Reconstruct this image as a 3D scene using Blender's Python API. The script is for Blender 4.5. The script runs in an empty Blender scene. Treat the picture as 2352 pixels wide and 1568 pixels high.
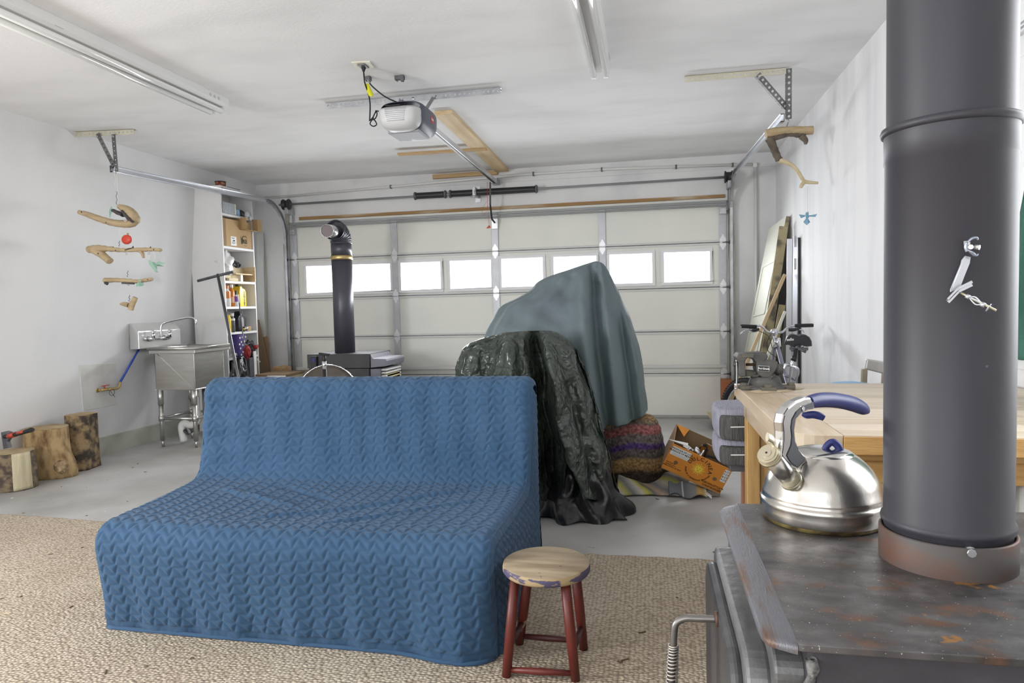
import bpy, bmesh, math, random
import numpy as np
from mathutils import Vector, Matrix, Quaternion, noise as NZ
random.seed(7); rng = np.random.default_rng(7)
SC = bpy.context.scene
COL = SC.collection
PI = math.pi

# ---------------------------------------------------------------- camera, world, light, exposure
FPX, YAW, PIT, ROL = 1578.6, 0.19903, -0.05212, -0.02450
CAM = Vector((0.0, 0.0, 1.222))
F_ = Vector((-math.sin(YAW)*math.cos(PIT), math.cos(YAW)*math.cos(PIT), math.sin(PIT)))
r0 = Vector((math.cos(YAW), math.sin(YAW), 0)); u0 = r0.cross(F_)
R_ = math.cos(ROL)*r0 + math.sin(ROL)*u0
U_ = -math.sin(ROL)*r0 + math.cos(ROL)*u0
cd = bpy.data.cameras.new('camera'); cam = bpy.data.objects.new('camera', cd); COL.objects.link(cam)
cd.sensor_width = 36.0; cd.lens = FPX*36.0/2352.0; cd.clip_start = 0.02
M = Matrix((( R_.x, U_.x, -F_.x, CAM.x), (R_.y, U_.y, -F_.y, CAM.y), (R_.z, U_.z, -F_.z, CAM.z), (0,0,0,1)))
cam.matrix_world = M
SC.camera = cam
SC.view_settings.view_transform = 'Standard'; SC.view_settings.look = 'None'
SC.view_settings.gamma = 1.0; SC.view_settings.use_curve_mapping = False
SC.view_settings.exposure = -0.32
SC.cycles.max_bounces = 10; SC.cycles.diffuse_bounces = 6; SC.cycles.glossy_bounces = 4
SC.cycles.transparent_max_bounces = 12
SC.cycles.use_denoising = True
SC.cycles.sample_clamp_indirect = 6.0
SC.cycles.caustics_reflective = False; SC.cycles.caustics_refractive = False

W = bpy.data.worlds.new('world'); SC.world = W; W.use_nodes = True
W.node_tree.nodes['Background'].inputs[0].default_value = (0.93, 0.96, 1.0, 1)
W.node_tree.nodes['Background'].inputs[1].default_value = 3.2

def area(name, loc, to, sx, sy, power, color=(1,1,1)):
    l = bpy.data.lights.new(name, 'AREA'); l.shape = 'RECTANGLE'; l.size = sx; l.size_y = sy
    l.energy = power; l.color = color
    o = bpy.data.objects.new(name, l); COL.objects.link(o); o.location = loc
    d = (Vector(to)-Vector(loc)).normalized()
    o.rotation_euler = d.to_track_quat('-Z', 'Y').to_euler()
    return o
# daylight entering through the row of door windows, the side window and the left window; the wide rear lamp is added fill
area('daylight_door_windows', (-1.65, 7.62, 1.62), (-1.65, 6.0, 1.20), 4.7, 0.42, 270, (0.95,0.97,1.0))
area('daylight_side_window', (1.40, 1.95, 1.55), (0.0, 2.2, 1.35), 1.25, 0.95, 42, (0.96,0.98,1.0))
area('daylight_left_window', (-4.72, 0.35, 1.45), (-1.0, 2.4, 0.7), 1.3, 1.1, 240, (0.98,0.99,1.0))
area('rear_fill_wide', (-1.9, -1.75, 1.60), (-1.5, 3.0, 1.7), 4.0, 1.5, 48, (1.0,0.99,0.98))

# ---------------------------------------------------------------- helpers
AX = {'X':0,'Y':1,'Z':2}
def ray(px, py): return F_ + R_*((px-1176)/FPX) + U_*((784-py)/FPX)
def at(px, py, ax, val):
    d = ray(px, py); i = AX[ax]
    return CAM + d*((val-CAM[i])/d[i])
def dep(P): return (Vector(P)-CAM).dot(F_)
def mpp(P): return dep(P)/FPX            # metres per photograph pixel at P

MATS = {}
def mat(name, col, rough=0.6, metal=0.0, col2=None, nscale=6.0, stretch=(1,1,1), bump=0.0, bscale=None, detail=4.0,
        lo=0.35, hi=0.65, spec=0.5, dist=0.01, rot=(0,0,0), speck=None, coat=0.0, sheen=0.0, trans=0.0):
    if name in MATS: return MATS[name]
    m = bpy.data.materials.new(name); m.use_nodes = True; nt = m.node_tree; N = nt.nodes; L = nt.links
    b = N['Principled BSDF']
    b.inputs['Base Color'].default_value = (*col, 1); b.inputs['Roughness'].default_value = rough
    b.inputs['Metallic'].default_value = metal; b.inputs['Specular IOR Level'].default_value = spec
    if coat: b.inputs['Coat Weight'].default_value = coat
    if sheen: b.inputs['Sheen Weight'].default_value = sheen
    tc = N.new('ShaderNodeTexCoord'); mp = N.new('ShaderNodeMapping'); mp.inputs['Scale'].default_value = stretch
    mp.inputs['Rotation'].default_value = rot
    L.new(tc.outputs['Object'], mp.inputs[0])
    src = None
    if col2 is not None:
        n = N.new('ShaderNodeTexNoise'); n.inputs['Scale'].default_value = nscale; n.inputs['Detail'].default_value = detail
        L.new(mp.outputs[0], n.inputs['Vector'])
        r = N.new('ShaderNodeValToRGB'); r.color_ramp.elements[0].position = lo; r.color_ramp.elements[1].position = hi
        r.color_ramp.elements[0].color = (*col, 1); r.color_ramp.elements[1].color = (*col2, 1)
        L.new(n.outputs['Fac'], r.inputs[0]); src = r.outputs[0]
        L.new(src, b.inputs['Base Color'])
    if speck is not None:      # (colour, scale, threshold)
        n = N.new('ShaderNodeTexNoise'); n.inputs['Scale'].default_value = speck[1]; n.inputs['Detail'].default_value = 2
        L.new(tc.outputs['Object'], n.inputs['Vector'])
        r = N.new('ShaderNodeValToRGB'); r.color_ramp.elements[0].position = speck[2]; r.color_ramp.elements[1].position = speck[2]+0.03
        r.color_ramp.elements[0].color = (0,0,0,1); r.color_ramp.elements[1].color = (1,1,1,1)
        L.new(n.outputs['Fac'], r.inputs[0])
        mx = N.new('ShaderNodeMix'); mx.data_type = 'RGBA'; L.new(r.outputs[0], mx.inputs[0])
        if src: L.new(src, mx.inputs[6])
        else: mx.inputs[6].default_value = (*col, 1)
        mx.inputs[7].default_value = (*speck[0], 1); L.new(mx.outputs[2], b.inputs['Base Color'])
    if bump:
        n2 = N.new('ShaderNodeTexNoise'); n2.inputs['Scale'].default_value = bscale or nscale*4; n2.inputs['Detail'].default_value = 3
        L.new(mp.outputs[0], n2.inputs['Vector'])
        bp = N.new('ShaderNodeBump'); bp.inputs['Strength'].default_value = bump; bp.inputs['Distance'].default_value = dist
        L.new(n2.outputs['Fac'], bp.inputs['Height']); L.new(bp.outputs[0], b.inputs['Normal'])
    MATS[name] = m
    return m

def crinkle(m, scale, strength, dist=.02, scale2=None):
    nt=m.node_tree; N=nt.nodes; L=nt.links; bs=N['Principled BSDF']; tc=N.new('ShaderNodeTexCoord')
    nz=N.new('ShaderNodeTexNoise'); nz.inputs['Scale'].default_value=scale*.6; nz.inputs['Detail'].default_value=3; L.new(tc.outputs['Object'],nz.inputs['Vector'])
    mx=N.new('ShaderNodeMix'); mx.data_type='RGBA'; mx.blend_type='LINEAR_LIGHT'; mx.inputs[0].default_value=.12; L.new(tc.outputs['Object'],mx.inputs[6]); L.new(nz.outputs['Color'],mx.inputs[7])
    nrm=None
    for sc,st in ((scale,strength),(scale2 or scale*2.6,strength*.55)):
        v=N.new('ShaderNodeTexVoronoi'); v.feature='F1'; v.distance='EUCLIDEAN'; v.inputs['Scale'].default_value=sc; L.new(mx.outputs[2],v.inputs['Vector'])
        bp=N.new('ShaderNodeBump'); bp.inputs['Strength'].default_value=st; bp.inputs['Distance'].default_value=dist*scale/sc; L.new(v.outputs['Distance'],bp.inputs['Height'])
        if nrm is not None: L.new(nrm,bp.inputs['Normal'])
        nrm=bp.outputs[0]
    L.new(nrm,bs.inputs['Normal'])

class B:
    """collects geometry; .build links it as ONE mesh object"""
    def __init__(s): s.v=[]; s.f=[]; s.sm=[]
    def add(s, vs, fs, smooth=False):
        o=len(s.v); s.v += [tuple(v) for v in vs]; s.f += [tuple(i+o for i in f) for f in fs]; s.sm += [smooth]*len(fs); return s
    def box(s, c, d, rot=None, M=None):
        hx,hy,hz=d[0]/2,d[1]/2,d[2]/2; c=Vector(c)
        q=[Vector((x,y,z)) for x in(-hx,hx) for y in(-hy,hy) for z in(-hz,hz)]
        if rot is not None: q=[rot@v for v in q]
        q=[c+v for v in q]
        if M is not None: q=[M@v for v in q]
        return s.add(q,[(0,1,3,2),(4,6,7,5),(0,4,5,1),(2,3,7,6),(0,2,6,4),(1,5,7,3)])
    def bb(s, a, b): # box from corner to corner
        a=Vector(a); b=Vector(b); return s.box((a+b)/2,[abs(b[i]-a[i]) for i in range(3)])
    def bar(s, a, b, w, t, up=(0,0,1)):
        a=Vector(a); b=Vector(b); d=(b-a); L=d.length; d.normalize(); up=Vector(up)
        x=d.cross(up)
        if x.length<1e-4: x=d.cross(Vector((0,1,0)))
        x.normalize(); y=x.cross(d).normalized()
        q=[]
        for P in (a,b):
            for sx,sy in((-1,-1),(1,-1),(1,1),(-1,1)): q.append(P+x*(sx*w/2)+y*(sy*t/2))
        return s.add(q,[(0,3,2,1),(4,5,6,7),(0,1,5,4),(1,2,6,5),(2,3,7,6),(3,0,4,7)])
    def tube(s, pts, r, n=10, cap=True, flat=1.0, upv=None):
        P=[Vector(p) for p in pts]; k=len(P); R=r if hasattr(r,'__len__') else [r]*k
        ts=[]
        for i in range(k):
            t=(P[min(i+1,k-1)]-P[max(i-1,0)]); t=t.normalized() if t.length>1e-9 else Vector((0,0,1)); ts.append(t)
        up=Vector(upv) if upv else (Vector((0,0,1)) if abs(ts[0].z)<.9 else Vector((0,1,0)))
        x=ts[0].cross(up).normalized(); q=[]
        for i in range(k):
            x=(x-ts[i]*x.dot(ts[i])).normalized(); y=x.cross(ts[i]).normalized()
            for j in range(n):
                a=2*PI*j/n; q.append(P[i]+(x*math.cos(a)+y*math.sin(a)*flat)*R[i])
        fs=[(i*n+j,i*n+(j+1)%n,(i+1)*n+(j+1)%n,(i+1)*n+j) for i in range(k-1) for j in range(n)]
        s.add(q,fs,True)
        if cap:
            s.add(q[:n],[tuple(range(n))[::-1]]); s.add(q[-n:],[tuple(range(n))])
        return s
    def lathe(s, prof, c=(0,0,0), n=24, axis=None, a0=0, a1=2*PI, smooth=True):
        c=Vector(c); Q=axis if axis is not None else Matrix.Identity(3)
        full=abs(a1-a0-2*PI)<1e-6; m=n if full else n+1; q=[]
        for (r,z) in prof:
            for j in range(m):
                a=a0+(a1-a0)*j/n; q.append(c+Q@Vector((r*math.cos(a),r*math.sin(a),z)))
        k=len(prof)
        fs=[(i*m+j,i*m+(j+1)%m,(i+1)*m+(j+1)%m,(i+1)*m+j) for i in range(k-1) for j in range(n)]
        return s.add(q,fs,smooth)
    def prism(s, pts, e, cap=True):
        """polygon of 3-D points extruded by vector e"""
        P=[Vector(p) for p in pts]; e=Vector(e); n=len(P)
        return s.add(P+[p+e for p in P],[tuple(range(n))[::-1],tuple(range(n,2*n))]+[(i,(i+1)%n,n+(i+1)%n,n+i) for i in range(n)])
    def sphere(s, c, r, n=14, m=10, sc=(1,1,1)):
        c=Vector(c); q=[]; 
        for i in range(m+1):
            a=PI*i/m
            for j in range(n):
                b=2*PI*j/n; q.append(c+Vector((r*sc[0]*math.sin(a)*math.cos(b),r*sc[1]*math.sin(a)*math.sin(b),r*sc[2]*math.cos(a))))
        return s.add(q,[(i*n+j,(i+1)*n+j,(i+1)*n+(j+1)%n,i*n+(j+1)%n) for i in range(m) for j in range(n)],True)
    def grid(s, G, smooth=True, wrap=False):
        """G: array (a,b,3)"""
        a,b=G.shape[:2]; o=len(s.v); s.v += [tuple(map(float,p)) for p in G.reshape(-1,3)]
        nb=b if wrap else b-1
        fs=[(o+i*b+j,o+i*b+(j+1)%b,o+(i+1)*b+(j+1)%b,o+(i+1)*b+j) for i in range(a-1) for j in range(nb)]
        s.f+=fs; s.sm+=[smooth]*len(fs); return s
    def mesh(s, name):
        me=bpy.data.meshes.new(name); me.from_pydata(s.v,[],s.f); me.polygons.foreach_set('use_smooth',s.sm)
        bm=bmesh.new(); bm.from_mesh(me); bmesh.ops.remove_doubles(bm,verts=bm.verts,dist=1e-6)
        bmesh.ops.recalc_face_normals(bm,faces=bm.faces); bm.to_mesh(me); bm.free(); me.update(); return me
    def build(s, name, m, parent=None, bevel=0.0, label=None, seg=2, subsurf=0, solid=0.0, kind=None):
        me=s.mesh(name); o=bpy.data.objects.new(name, me); COL.objects.link(o)
        for mm in (m if isinstance(m,(list,tuple)) else [m]): me.materials.append(mm)
        if solid: q=o.modifiers.new('solid','SOLIDIFY'); q.thickness=solid; q.offset=0
        if subsurf: q=o.modifiers.new('sub','SUBSURF'); q.levels=subsurf; q.render_levels=subsurf
        if bevel:
            q=o.modifiers.new('bev','BEVEL'); q.width=bevel; q.segments=seg; q.limit_method='ANGLE'; q.angle_limit=0.7
            q.harden_normals=False
        if parent is not None: adopt(o,parent)
        if label: o['label']=label
        if kind: o['kind']=kind
        return o
def wmat(o):
    return (wmat(o.parent)@o.matrix_parent_inverse@o.matrix_basis) if o.parent else o.matrix_basis.copy()
def adopt(o, p):
    w=wmat(o); o.parent=p; o.matrix_parent_inverse=wmat(p).inverted(); 
def root(name, loc, label, cat, group=None, rz=0.0):
    o=bpy.data.objects.new(name,None); COL.objects.link(o); o.location=loc; o.rotation_euler=(0,0,rz); o.empty_display_size=.05
    o.matrix_basis=Matrix.Translation(Vector(loc))@Matrix.Rotation(rz,4,'Z')
    o['label']=label; o['category']=cat
    if group: o['group']=group
    return o
def tag(o, label, cat, group=None):
    o['label']=label; o['category']=cat
    if group: o['group']=group
    return o
def struct(o): o['kind']='structure'; return o
def sroot(name, loc=(0,0,0)):
    o=bpy.data.objects.new(name,None); COL.objects.link(o); o.matrix_basis=Matrix.Translation(Vector(loc)); o['kind']='structure'; return o
def copy_tree(o, T, parent=None, top=True):
    """copy a thing and its parts; T moves the top in world space"""
    c=o.copy(); COL.objects.link(c)
    if top: c.matrix_basis=T@o.matrix_basis
    if parent is not None: c.parent=parent
    for ch in [x for x in bpy.data.objects if x.parent==o]: copy_tree(ch,T,c,False)
    return c
def text(s, size, M4, m, name='lettering', parent=None, ext=0.0006, bold=False, label=None, shear=0.0, space=1.0):
    cu=bpy.data.curves.new('t','FONT'); cu.body=s; cu.size=size; cu.extrude=ext; cu.align_x='CENTER'; cu.align_y='CENTER'
    cu.resolution_u=3; cu.shear=shear; cu.space_character=space
    if bold: cu.offset=size*0.018
    t=bpy.data.objects.new('t',cu); COL.objects.link(t)
    bpy.context.view_layer.update()
    me=bpy.data.meshes.new_from_object(t.evaluated_get(bpy.context.evaluated_depsgraph_get()))
    bpy.data.objects.remove(t); me.transform(M4); me.name=name
    me.materials.clear(); me.materials.append(m)
    o=bpy.data.objects.new(name,me); COL.objects.link(o)
    if parent is not None: adopt(o,parent)
    if label: o['label']=label
    return o
def frame(o, x, y):
    """4x4 with origin o, x axis x, y axis y"""
    x=Vector(x).normalized(); y=Vector(y); y=(y-x*y.dot(x)).normalized(); z=x.cross(y)
    return Matrix(((x.x,y.x,z.x,o[0]),(x.y,y.y,z.y,o[1]),(x.z,y.z,z.z,o[2]),(0,0,0,1)))
def smooth_pts(P, n=6):
    """Catmull-Rom through points (tuples of any length)"""
    P=[np.array(p,float) for p in P]; Q=[P[0]]+P+[P[-1]]; out=[]
    for i in range(1,len(Q)-2):
        for k in range(n):
            t=k/n; a,b,c,d=Q[i-1],Q[i],Q[i+1],Q[i+2]
            out.append(.5*((2*b)+(-a+c)*t+(2*a-5*b+4*c-d)*t*t+(-a+3*b-3*c+d)*t**3))
    out.append(P[-1]); return out
def ptube(b, pts, ax, val, n=10, k=5, flat=1.0, cap=True, wob=0.0):
    """tube through pixel points (px,py,radius_px) standing on the plane ax=val"""
    S=smooth_pts(pts,k) if len(pts)>2 else [np.array(p,float) for p in pts]; P=[]; R=[]
    for i,q in enumerate(S):
        p=at(q[0],q[1],ax,val); P.append(p); R.append(q[2]*mpp(p)*(1+wob*math.sin(i*1.9)+wob*.6*math.sin(i*4.1+1)))
    return b.tube(P,R,n,cap,flat)
def fbm(p, s=1.0): return NZ.fractal(Vector(p)*s,1.0,2.0,4)
# ---------------------------------------------------------------- materials
m_wall = mat('wall_paint',(.80,.80,.805),.85,col2=(.70,.70,.71),nscale=1.3,lo=.42,hi=.85,bump=.25,bscale=55,dist=.004,stretch=(1,1,.6))
m_wallR = mat('wall_paint_textured',(.80,.80,.81),.85,col2=(.60,.60,.63),nscale=2.4,lo=.46,hi=.85,bump=.6,bscale=60,dist=.004,stretch=(1,1.6,.22))
m_ceil = mat('ceiling_paint',(.84,.84,.845),.9,col2=(.70,.70,.705),nscale=1.5,lo=.45,hi=.85,bump=.3,bscale=60,dist=.004,stretch=(.7,1.8,1))
m_front = mat('garage_front_wall_paint',(.76,.76,.76),.8,col2=(.60,.60,.61),nscale=2.0,lo=.45,hi=.8,bump=.1,bscale=40)
m_conc = mat('concrete',(.335,.33,.31),.55,col2=(.50,.495,.485),nscale=1.4,lo=.38,hi=.64,detail=8,bump=.15,bscale=14,speck=((.78,.77,.74),16,.745))
m_curb = mat('curb_paint',(.50,.51,.44),.8,col2=(.42,.43,.36),nscale=5,bump=.3,bscale=12)
m_panel = mat('door_panel_white',(.80,.80,.74),.45,col2=(.76,.76,.71),nscale=2)
m_sill = mat('door_frame_white',(.82,.82,.84),.5)
m_stile = mat('galvanised_stile',(.58,.59,.62),.45,.35,col2=(.50,.51,.54),nscale=9)
m_galv = mat('galvanised_steel',(.55,.56,.58),.38,.85,col2=(.40,.41,.43),nscale=12)
m_galvL = mat('bright_galvanised',(.80,.82,.86),.28,.9,col2=(.62,.64,.68),nscale=7,stretch=(1,.25,1))
m_dsteel = mat('dark_steel',(.10,.10,.11),.5,.6,col2=(.17,.17,.18),nscale=10)
m_steelp = mat('grey_strut_paint',(.24,.25,.25),.5,.4,col2=(.31,.32,.32),nscale=8,stretch=(.2,1,1))
m_white = mat('white_plastic',(.80,.80,.78),.45)
m_pvc = mat('pvc_painted',(.74,.74,.72),.5)
m_black = mat('black_plastic',(.018,.018,.02),.45)
m_rubber = mat('black_rubber',(.02,.02,.022),.8)
m_cream = mat('cream_painted_angle',(.60,.58,.46),.6,.1,col2=(.52,.50,.38),nscale=9)
m_pine = mat('pine',(.70,.55,.34),.65,col2=(.56,.38,.19),nscale=5,stretch=(3,.35,6),lo=.4,hi=.75)
m_pine2 = mat('aged_pine',(.52,.36,.18),.7,col2=(.36,.22,.10),nscale=5,stretch=(.35,3,6),lo=.35,hi=.75)
m_hdr = mat('raw_header_wood',(.34,.20,.085),.8,col2=(.62,.55,.42),nscale=3,stretch=(.6,3,6),lo=.5,hi=.75)
m_chrome = mat('chrome',(.80,.81,.84),.12,1.0)
m_ss = mat('brushed_stainless',(.62,.61,.58),.32,1.0,col2=(.54,.53,.50),nscale=4,stretch=(1,1,9),bump=.05,bscale=40)
m_ssb = mat('bright_stainless',(.82,.82,.82),.22,.85)
m_glass = bpy.data.materials.new('window_glass'); m_glass.use_nodes=True
_n=m_glass.node_tree.nodes; _l=m_glass.node_tree.links; _n.clear()
_o=_n.new('ShaderNodeOutputMaterial'); _m=_n.new('ShaderNodeMixShader'); _t=_n.new('ShaderNodeBsdfTransparent'); _g=_n.new('ShaderNodeBsdfGlossy')
_g.inputs['Roughness'].default_value=.02; _m.inputs[0].default_value=.06
_l.new(_t.outputs[0],_m.inputs[1]); _l.new(_g.outputs[0],_m.inputs[2]); _l.new(_m.outputs[0],_o.inputs[0])

# ---------------------------------------------------------------- room shell
XL, XLB, XR, YF, YB, ZC = -4.50, -4.76, 1.26, 7.386, -1.6, 2.70
def xwall(z): return XLB + (XL-XLB)*min(max(z,0),ZC)/ZC      # the left wall leans very slightly
b=B(); b.bb((XLB-.3,YB-.2,-.12),(XR+.2,YF+.25,0)); struct(b.build('floor',m_conc))
b=B(); b.bb((XL-.4,YB-.2,ZC),(XR+.2,YF+.25,ZC+.12)); struct(b.build('ceiling',m_ceil))
def wseg(b,y0,y1,z0,z1):
    x0,x1=xwall(z0),xwall(z1)
    b.add([(x0,y0,z0),(x0,y1,z0),(x1,y1,z1),(x1,y0,z1),(x0-.12,y0,z0),(x0-.12,y1,z0),(x1-.12,y1,z1),(x1-.12,y0,z1)],[(0,1,2,3),(4,7,6,5),(0,4,5,1),(3,2,6,7),(0,3,7,4),(1,5,6,2)])
LW=(-.30,1.00,.90,2.0)     # window in the left wall, beside the camera
b=B(); wseg(b,YB,LW[0],0,ZC); wseg(b,LW[1],YF+.2,0,ZC); wseg(b,LW[0],LW[1],0,LW[2]); wseg(b,LW[0],LW[1],LW[3],ZC); struct(b.build('wall_left',m_wall))
# right wall with the side window opening
WY0,WY1,WZ0,WZ1 = 1.25,2.62,1.03,2.02
b=B(); b.bb((XR,YB,0),(XR+.12,WY0,ZC)); b.bb((XR,WY1,0),(XR+.12,YF+.2,ZC)); b.bb((XR,WY0,0),(XR+.12,WY1,WZ0)); b.bb((XR,WY0,WZ1),(XR+.12,WY1,ZC))
struct(b.build('wall_right',m_wallR))
# front wall around the overhead door
DX0,DX1,DZ1 = -4.085,.785,2.24
b=B(); b.bb((XLB,YF,0),(DX0+.02,YF+.14,ZC)); b.bb((DX1-.02,YF,0),(XR,YF+.14,ZC)); b.bb((DX0+.02,YF,DZ1-.02),(DX1-.02,YF+.14,ZC))
struct(b.build('wall_front',m_front))
# rear wall (behind the camera) with a wide opening added for the fill lamp
b=B(); b.bb((XLB,YB-.12,0),(XR,YB,.7)); b.bb((XLB,YB-.12,2.4),(XR,YB,ZC)); b.bb((XLB,YB-.12,.7),(-4.2,YB,2.4)); b.bb((.4,YB-.12,.7),(XR,YB,2.4))
struct(b.build('wall_rear',m_wall))
# curb along the foot of the left wall
b=B(); b.prism([(XLB+.002,YB,0),(XLB+.032,YB,0),(XLB+.032,YB,.15),(XLB+.014,YB,.155)],(0,YF-YB,0)); struct(b.build('baseboard_left',m_curb))
# side window: frame, pane, sill
w=sroot('window_1',(XR,1.9,1.5))
b=B()
for a,c in (((WY0-.07,WZ0-.07),(WY1+.07,WZ0)),((WY0-.07,WZ1),(WY1+.07,WZ1+.07)),((WY0-.07,WZ0),(WY0,WZ1)),((WY1,WZ0),(WY1+.07,WZ1)),((1.91,WZ0),(1.95,WZ1))):
    b.bb((XR-.018,a[0],a[1]),(XR-.0005,c[0],c[1]))
b.build('window_frame',m_sill,w,.003)
b=B(); b.bb((XR+.06,WY0,WZ0),(XR+.064,WY1,WZ1)); b.build('pane',m_glass,w)
# unseen rear window, added to hold the fill lamp
w=sroot('rear_fill_window',(-1.9,YB,1.5)); b=B()
for x in (-4.2,-2.7,-1.15,.35): b.bb((x,YB-.08,.7),(x+.05,YB-.04,2.4))
b.bb((-4.2,YB-.08,.7),(.4,YB-.04,.75)); b.bb((-4.2,YB-.08,2.35),(.4,YB-.04,2.4)); b.build('window_frame',m_sill,w)
b=B(); b.bb((-4.15,YB-.065,.75),(.35,YB-.06,2.35)); b.build('pane',m_glass,w)
w=sroot('window_3',(XLB+.05,.35,1.45)); b=B(); x=xwall(1.45)
for a_,c_ in (((LW[0],LW[2]),(LW[1],LW[2]+.05)),((LW[0],LW[3]-.05),(LW[1],LW[3])),((LW[0],LW[2]),(LW[0]+.05,LW[3])),((LW[1]-.05,LW[2]),(LW[1],LW[3]))): b.bb((x-.06,a_[0],a_[1]),(x-.02,c_[0],c_[1]))
b.build('window_frame',m_sill,w)
b=B(); b.bb((x-.045,LW[0]+.05,LW[2]+.05),(x-.04,LW[1]-.05,LW[3]-.05)); b.build('pane',m_glass,w)
# pale drive outside
b=B(); b.bb((-14,YF+.26,-.25),(10,24,-.15)); struct(b.build('ground_outside',mat('pale_driveway',(.75,.75,.75),.9)))

m_rail=mat('section_rail_paint',(.66,.66,.64),.5)
# ---------------------------------------------------------------- overhead door
door=sroot('door_1',(-1.65,YF+.02,0))
ZS=[0,.469,.9085,1.3625,1.819,2.225]
XS=[-4.042,-2.814,-1.650,-.486,.742]
YD=YF-.004    # inner skin of the door
win=[(705,767+23),(812,897),(922,1012),(1035,1128),(1153,1247),(1273,1370),(1401,1498),(1526,1630)]
WX=[(at(a,640,'Y',YF).x,at(c,640,'Y',YF).x) for a,c in win]
wz0,wz1=1.425,1.735
for k in range(5):
    z0,z1=ZS[k],ZS[k+1]; b=B()
    if k!=3: b.bb((DX0,YD+.012,z0),(DX1,YD+.045,z1))
    else:
        b.bb((DX0,YD+.012,z0),(DX1,YD+.045,wz0)); b.bb((DX0,YD+.012,wz1),(DX1,YD+.045,z1)); xs=[DX0]+[v for w_ in WX for v in w_]+[DX1]
        for i in range(0,len(xs),2): b.bb((xs[i],YD+.012,wz0),(xs[i+1],YD+.045,wz1))
    # turned rails along both edges of the section
    s=b.build('door_section',m_panel,door,.002)
    for za,zb in ((z0+.004,z0+.024),(z1-.024,z1-.004)):
        b=B(); b.bb((DX0,YD-.003,za),(DX1,YD+.0125,zb)); b.build('section_rail',m_rail,s,.003)
    if k: b=B(); b.bb((DX0,YD+.006,z0-.004),(DX1,YD+.0118,z0+.004)); b.build('joint_seal',m_dsteel,s)
    if k==3:
        for (a,c) in WX:
            f=B(); e=.032
            f.bb((a-e,YD-.004,wz0-e),(c+e,YD+.013,wz0)); f.bb((a-e,YD-.004,wz1),(c+e,YD+.013,wz1+e))
            f.bb((a-e,YD-.004,wz0),(a,YD+.013,wz1)); f.bb((c,YD-.004,wz0),(c+e,YD+.013,wz1))
            f.build('window_frame',m_sill,s,.004)
            g=B(); g.bb((a-.002,YD+.030,wz0-.002),(c+.002,YD+.034,wz1+.002)); g.build('pane',m_glass,s)
for k in range(5):
    for x in XS:
        b=B(); z0,z1=ZS[k]+.008,ZS[k+1]-.008; b.bb((x-.036,YD-.006,z0),(x+.036,YD+.012,z1))
        for j in range(5): b.box((x+random.uniform(-.006,.006),YD-.0065,z0+(z1-z0)*(.3+.1*j)),(.005,.003,.005))
        b.build('stile',m_stile,door,.0015)
def hinge_mesh():
    b=B()
    for s in (1,-1):
        o=[(-.03,.006*s),(-.032,.03*s),(-.012,.062*s),(-.007,.078*s),(.007,.078*s),(.012,.062*s),(.032,.03*s),(.03,.006*s)]
        b.prism([(x,0,z) for x,z in o],(0,-.003,0))
        for (x,z) in ((-.019,.026*s),(.019,.026*s),(0,.068*s),(0,.04*s)): b.tube([(x,-.002,z),(x,-.008,z)],.0045,6)
    b.tube([(-.035,-.012,0),(.035,-.012,0)],.0075,8); b.bb((-.03,-.012,-.008),(.03,0,.008))
    return b
hb=hinge_mesh(); hm=hb.mesh('hinge'); m_hinge=mat('zinc_hinge',(.78,.78,.80),.35,.6); hm.materials.append(m_hinge)
for z in ZS[1:5]:
    for x in XS:
        o=bpy.data.objects.new('hinge',hm); COL.objects.link(o); o.matrix_basis=Matrix.Translation((x,YD-.006,z)); adopt(o,door)
for sx,x in ((-1,DX0),(1,DX1)):
    for z in ZS[1:5]:
        b=B(); b.tube([(x-sx*.05,YD-.02,z-.004),(x+sx*.035,YD-.02,z-.004)],.006,8); b.tube([(x+sx*.018,YD-.02,z-.004),(x+sx*.034,YD-.02,z-.004)],.02,10)
        b.build('roller',m_dsteel,door)
    b=B(); b.bb((x-sx*.075,YD-.05,2.10),(x-sx*.01,YD-.008,2.16)); b.tube([(x-sx*.07,YD-.045,2.145),(x+sx*.03,YD-.045,2.145)],.007,8); b.build('top_bracket',m_galv,door,.003)
# struts: U channels
b=B(); z=2.225
b.bb((DX0+.01,YD-.05,z-.008),(DX1-.01,YD-.004,z+.002)); b.bb((DX0+.01,YD-.052,z-.016),(DX1-.01,YD-.040,z+.012)); b.bb((DX0+.01,YD-.03,z-.045),(DX1-.01,YD-.004,z-.036)); b.bb((DX0+.01,YD-.034,z-.046),(DX1-.01,YD-.028,z-.03))
b.build('top_strut',m_steelp,door,.002)
b=B(); b.bb((DX0+.02,YD-.03,.527),(DX1-.02,YD-.006,.562)); b.bb((DX0+.02,YD-.034,.53),(DX1-.02,YD-.03,.559))
for x in XS: b.tube([(x,YD-.03,.545),(x,YD-.04,.545)],.006,6)
b.build('lower_strut',mat('white_strut',(.66,.66,.64),.5,.2),door,.002)
b=B(); b.bb((DX0,YD-.012,.002),(DX1,YD+.03,.028)); b.build('bottom_seal',mat('seal_aluminium',(.42,.42,.40),.5,.5),door)
b=B()
for i in range(8): b.tube([(DX0+.3+i*.6,YD-.010,.016),(DX0+.3+i*.6,YD-.02,.016)],.008,8)
b.build('seal_bolt',m_galv,door)
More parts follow.
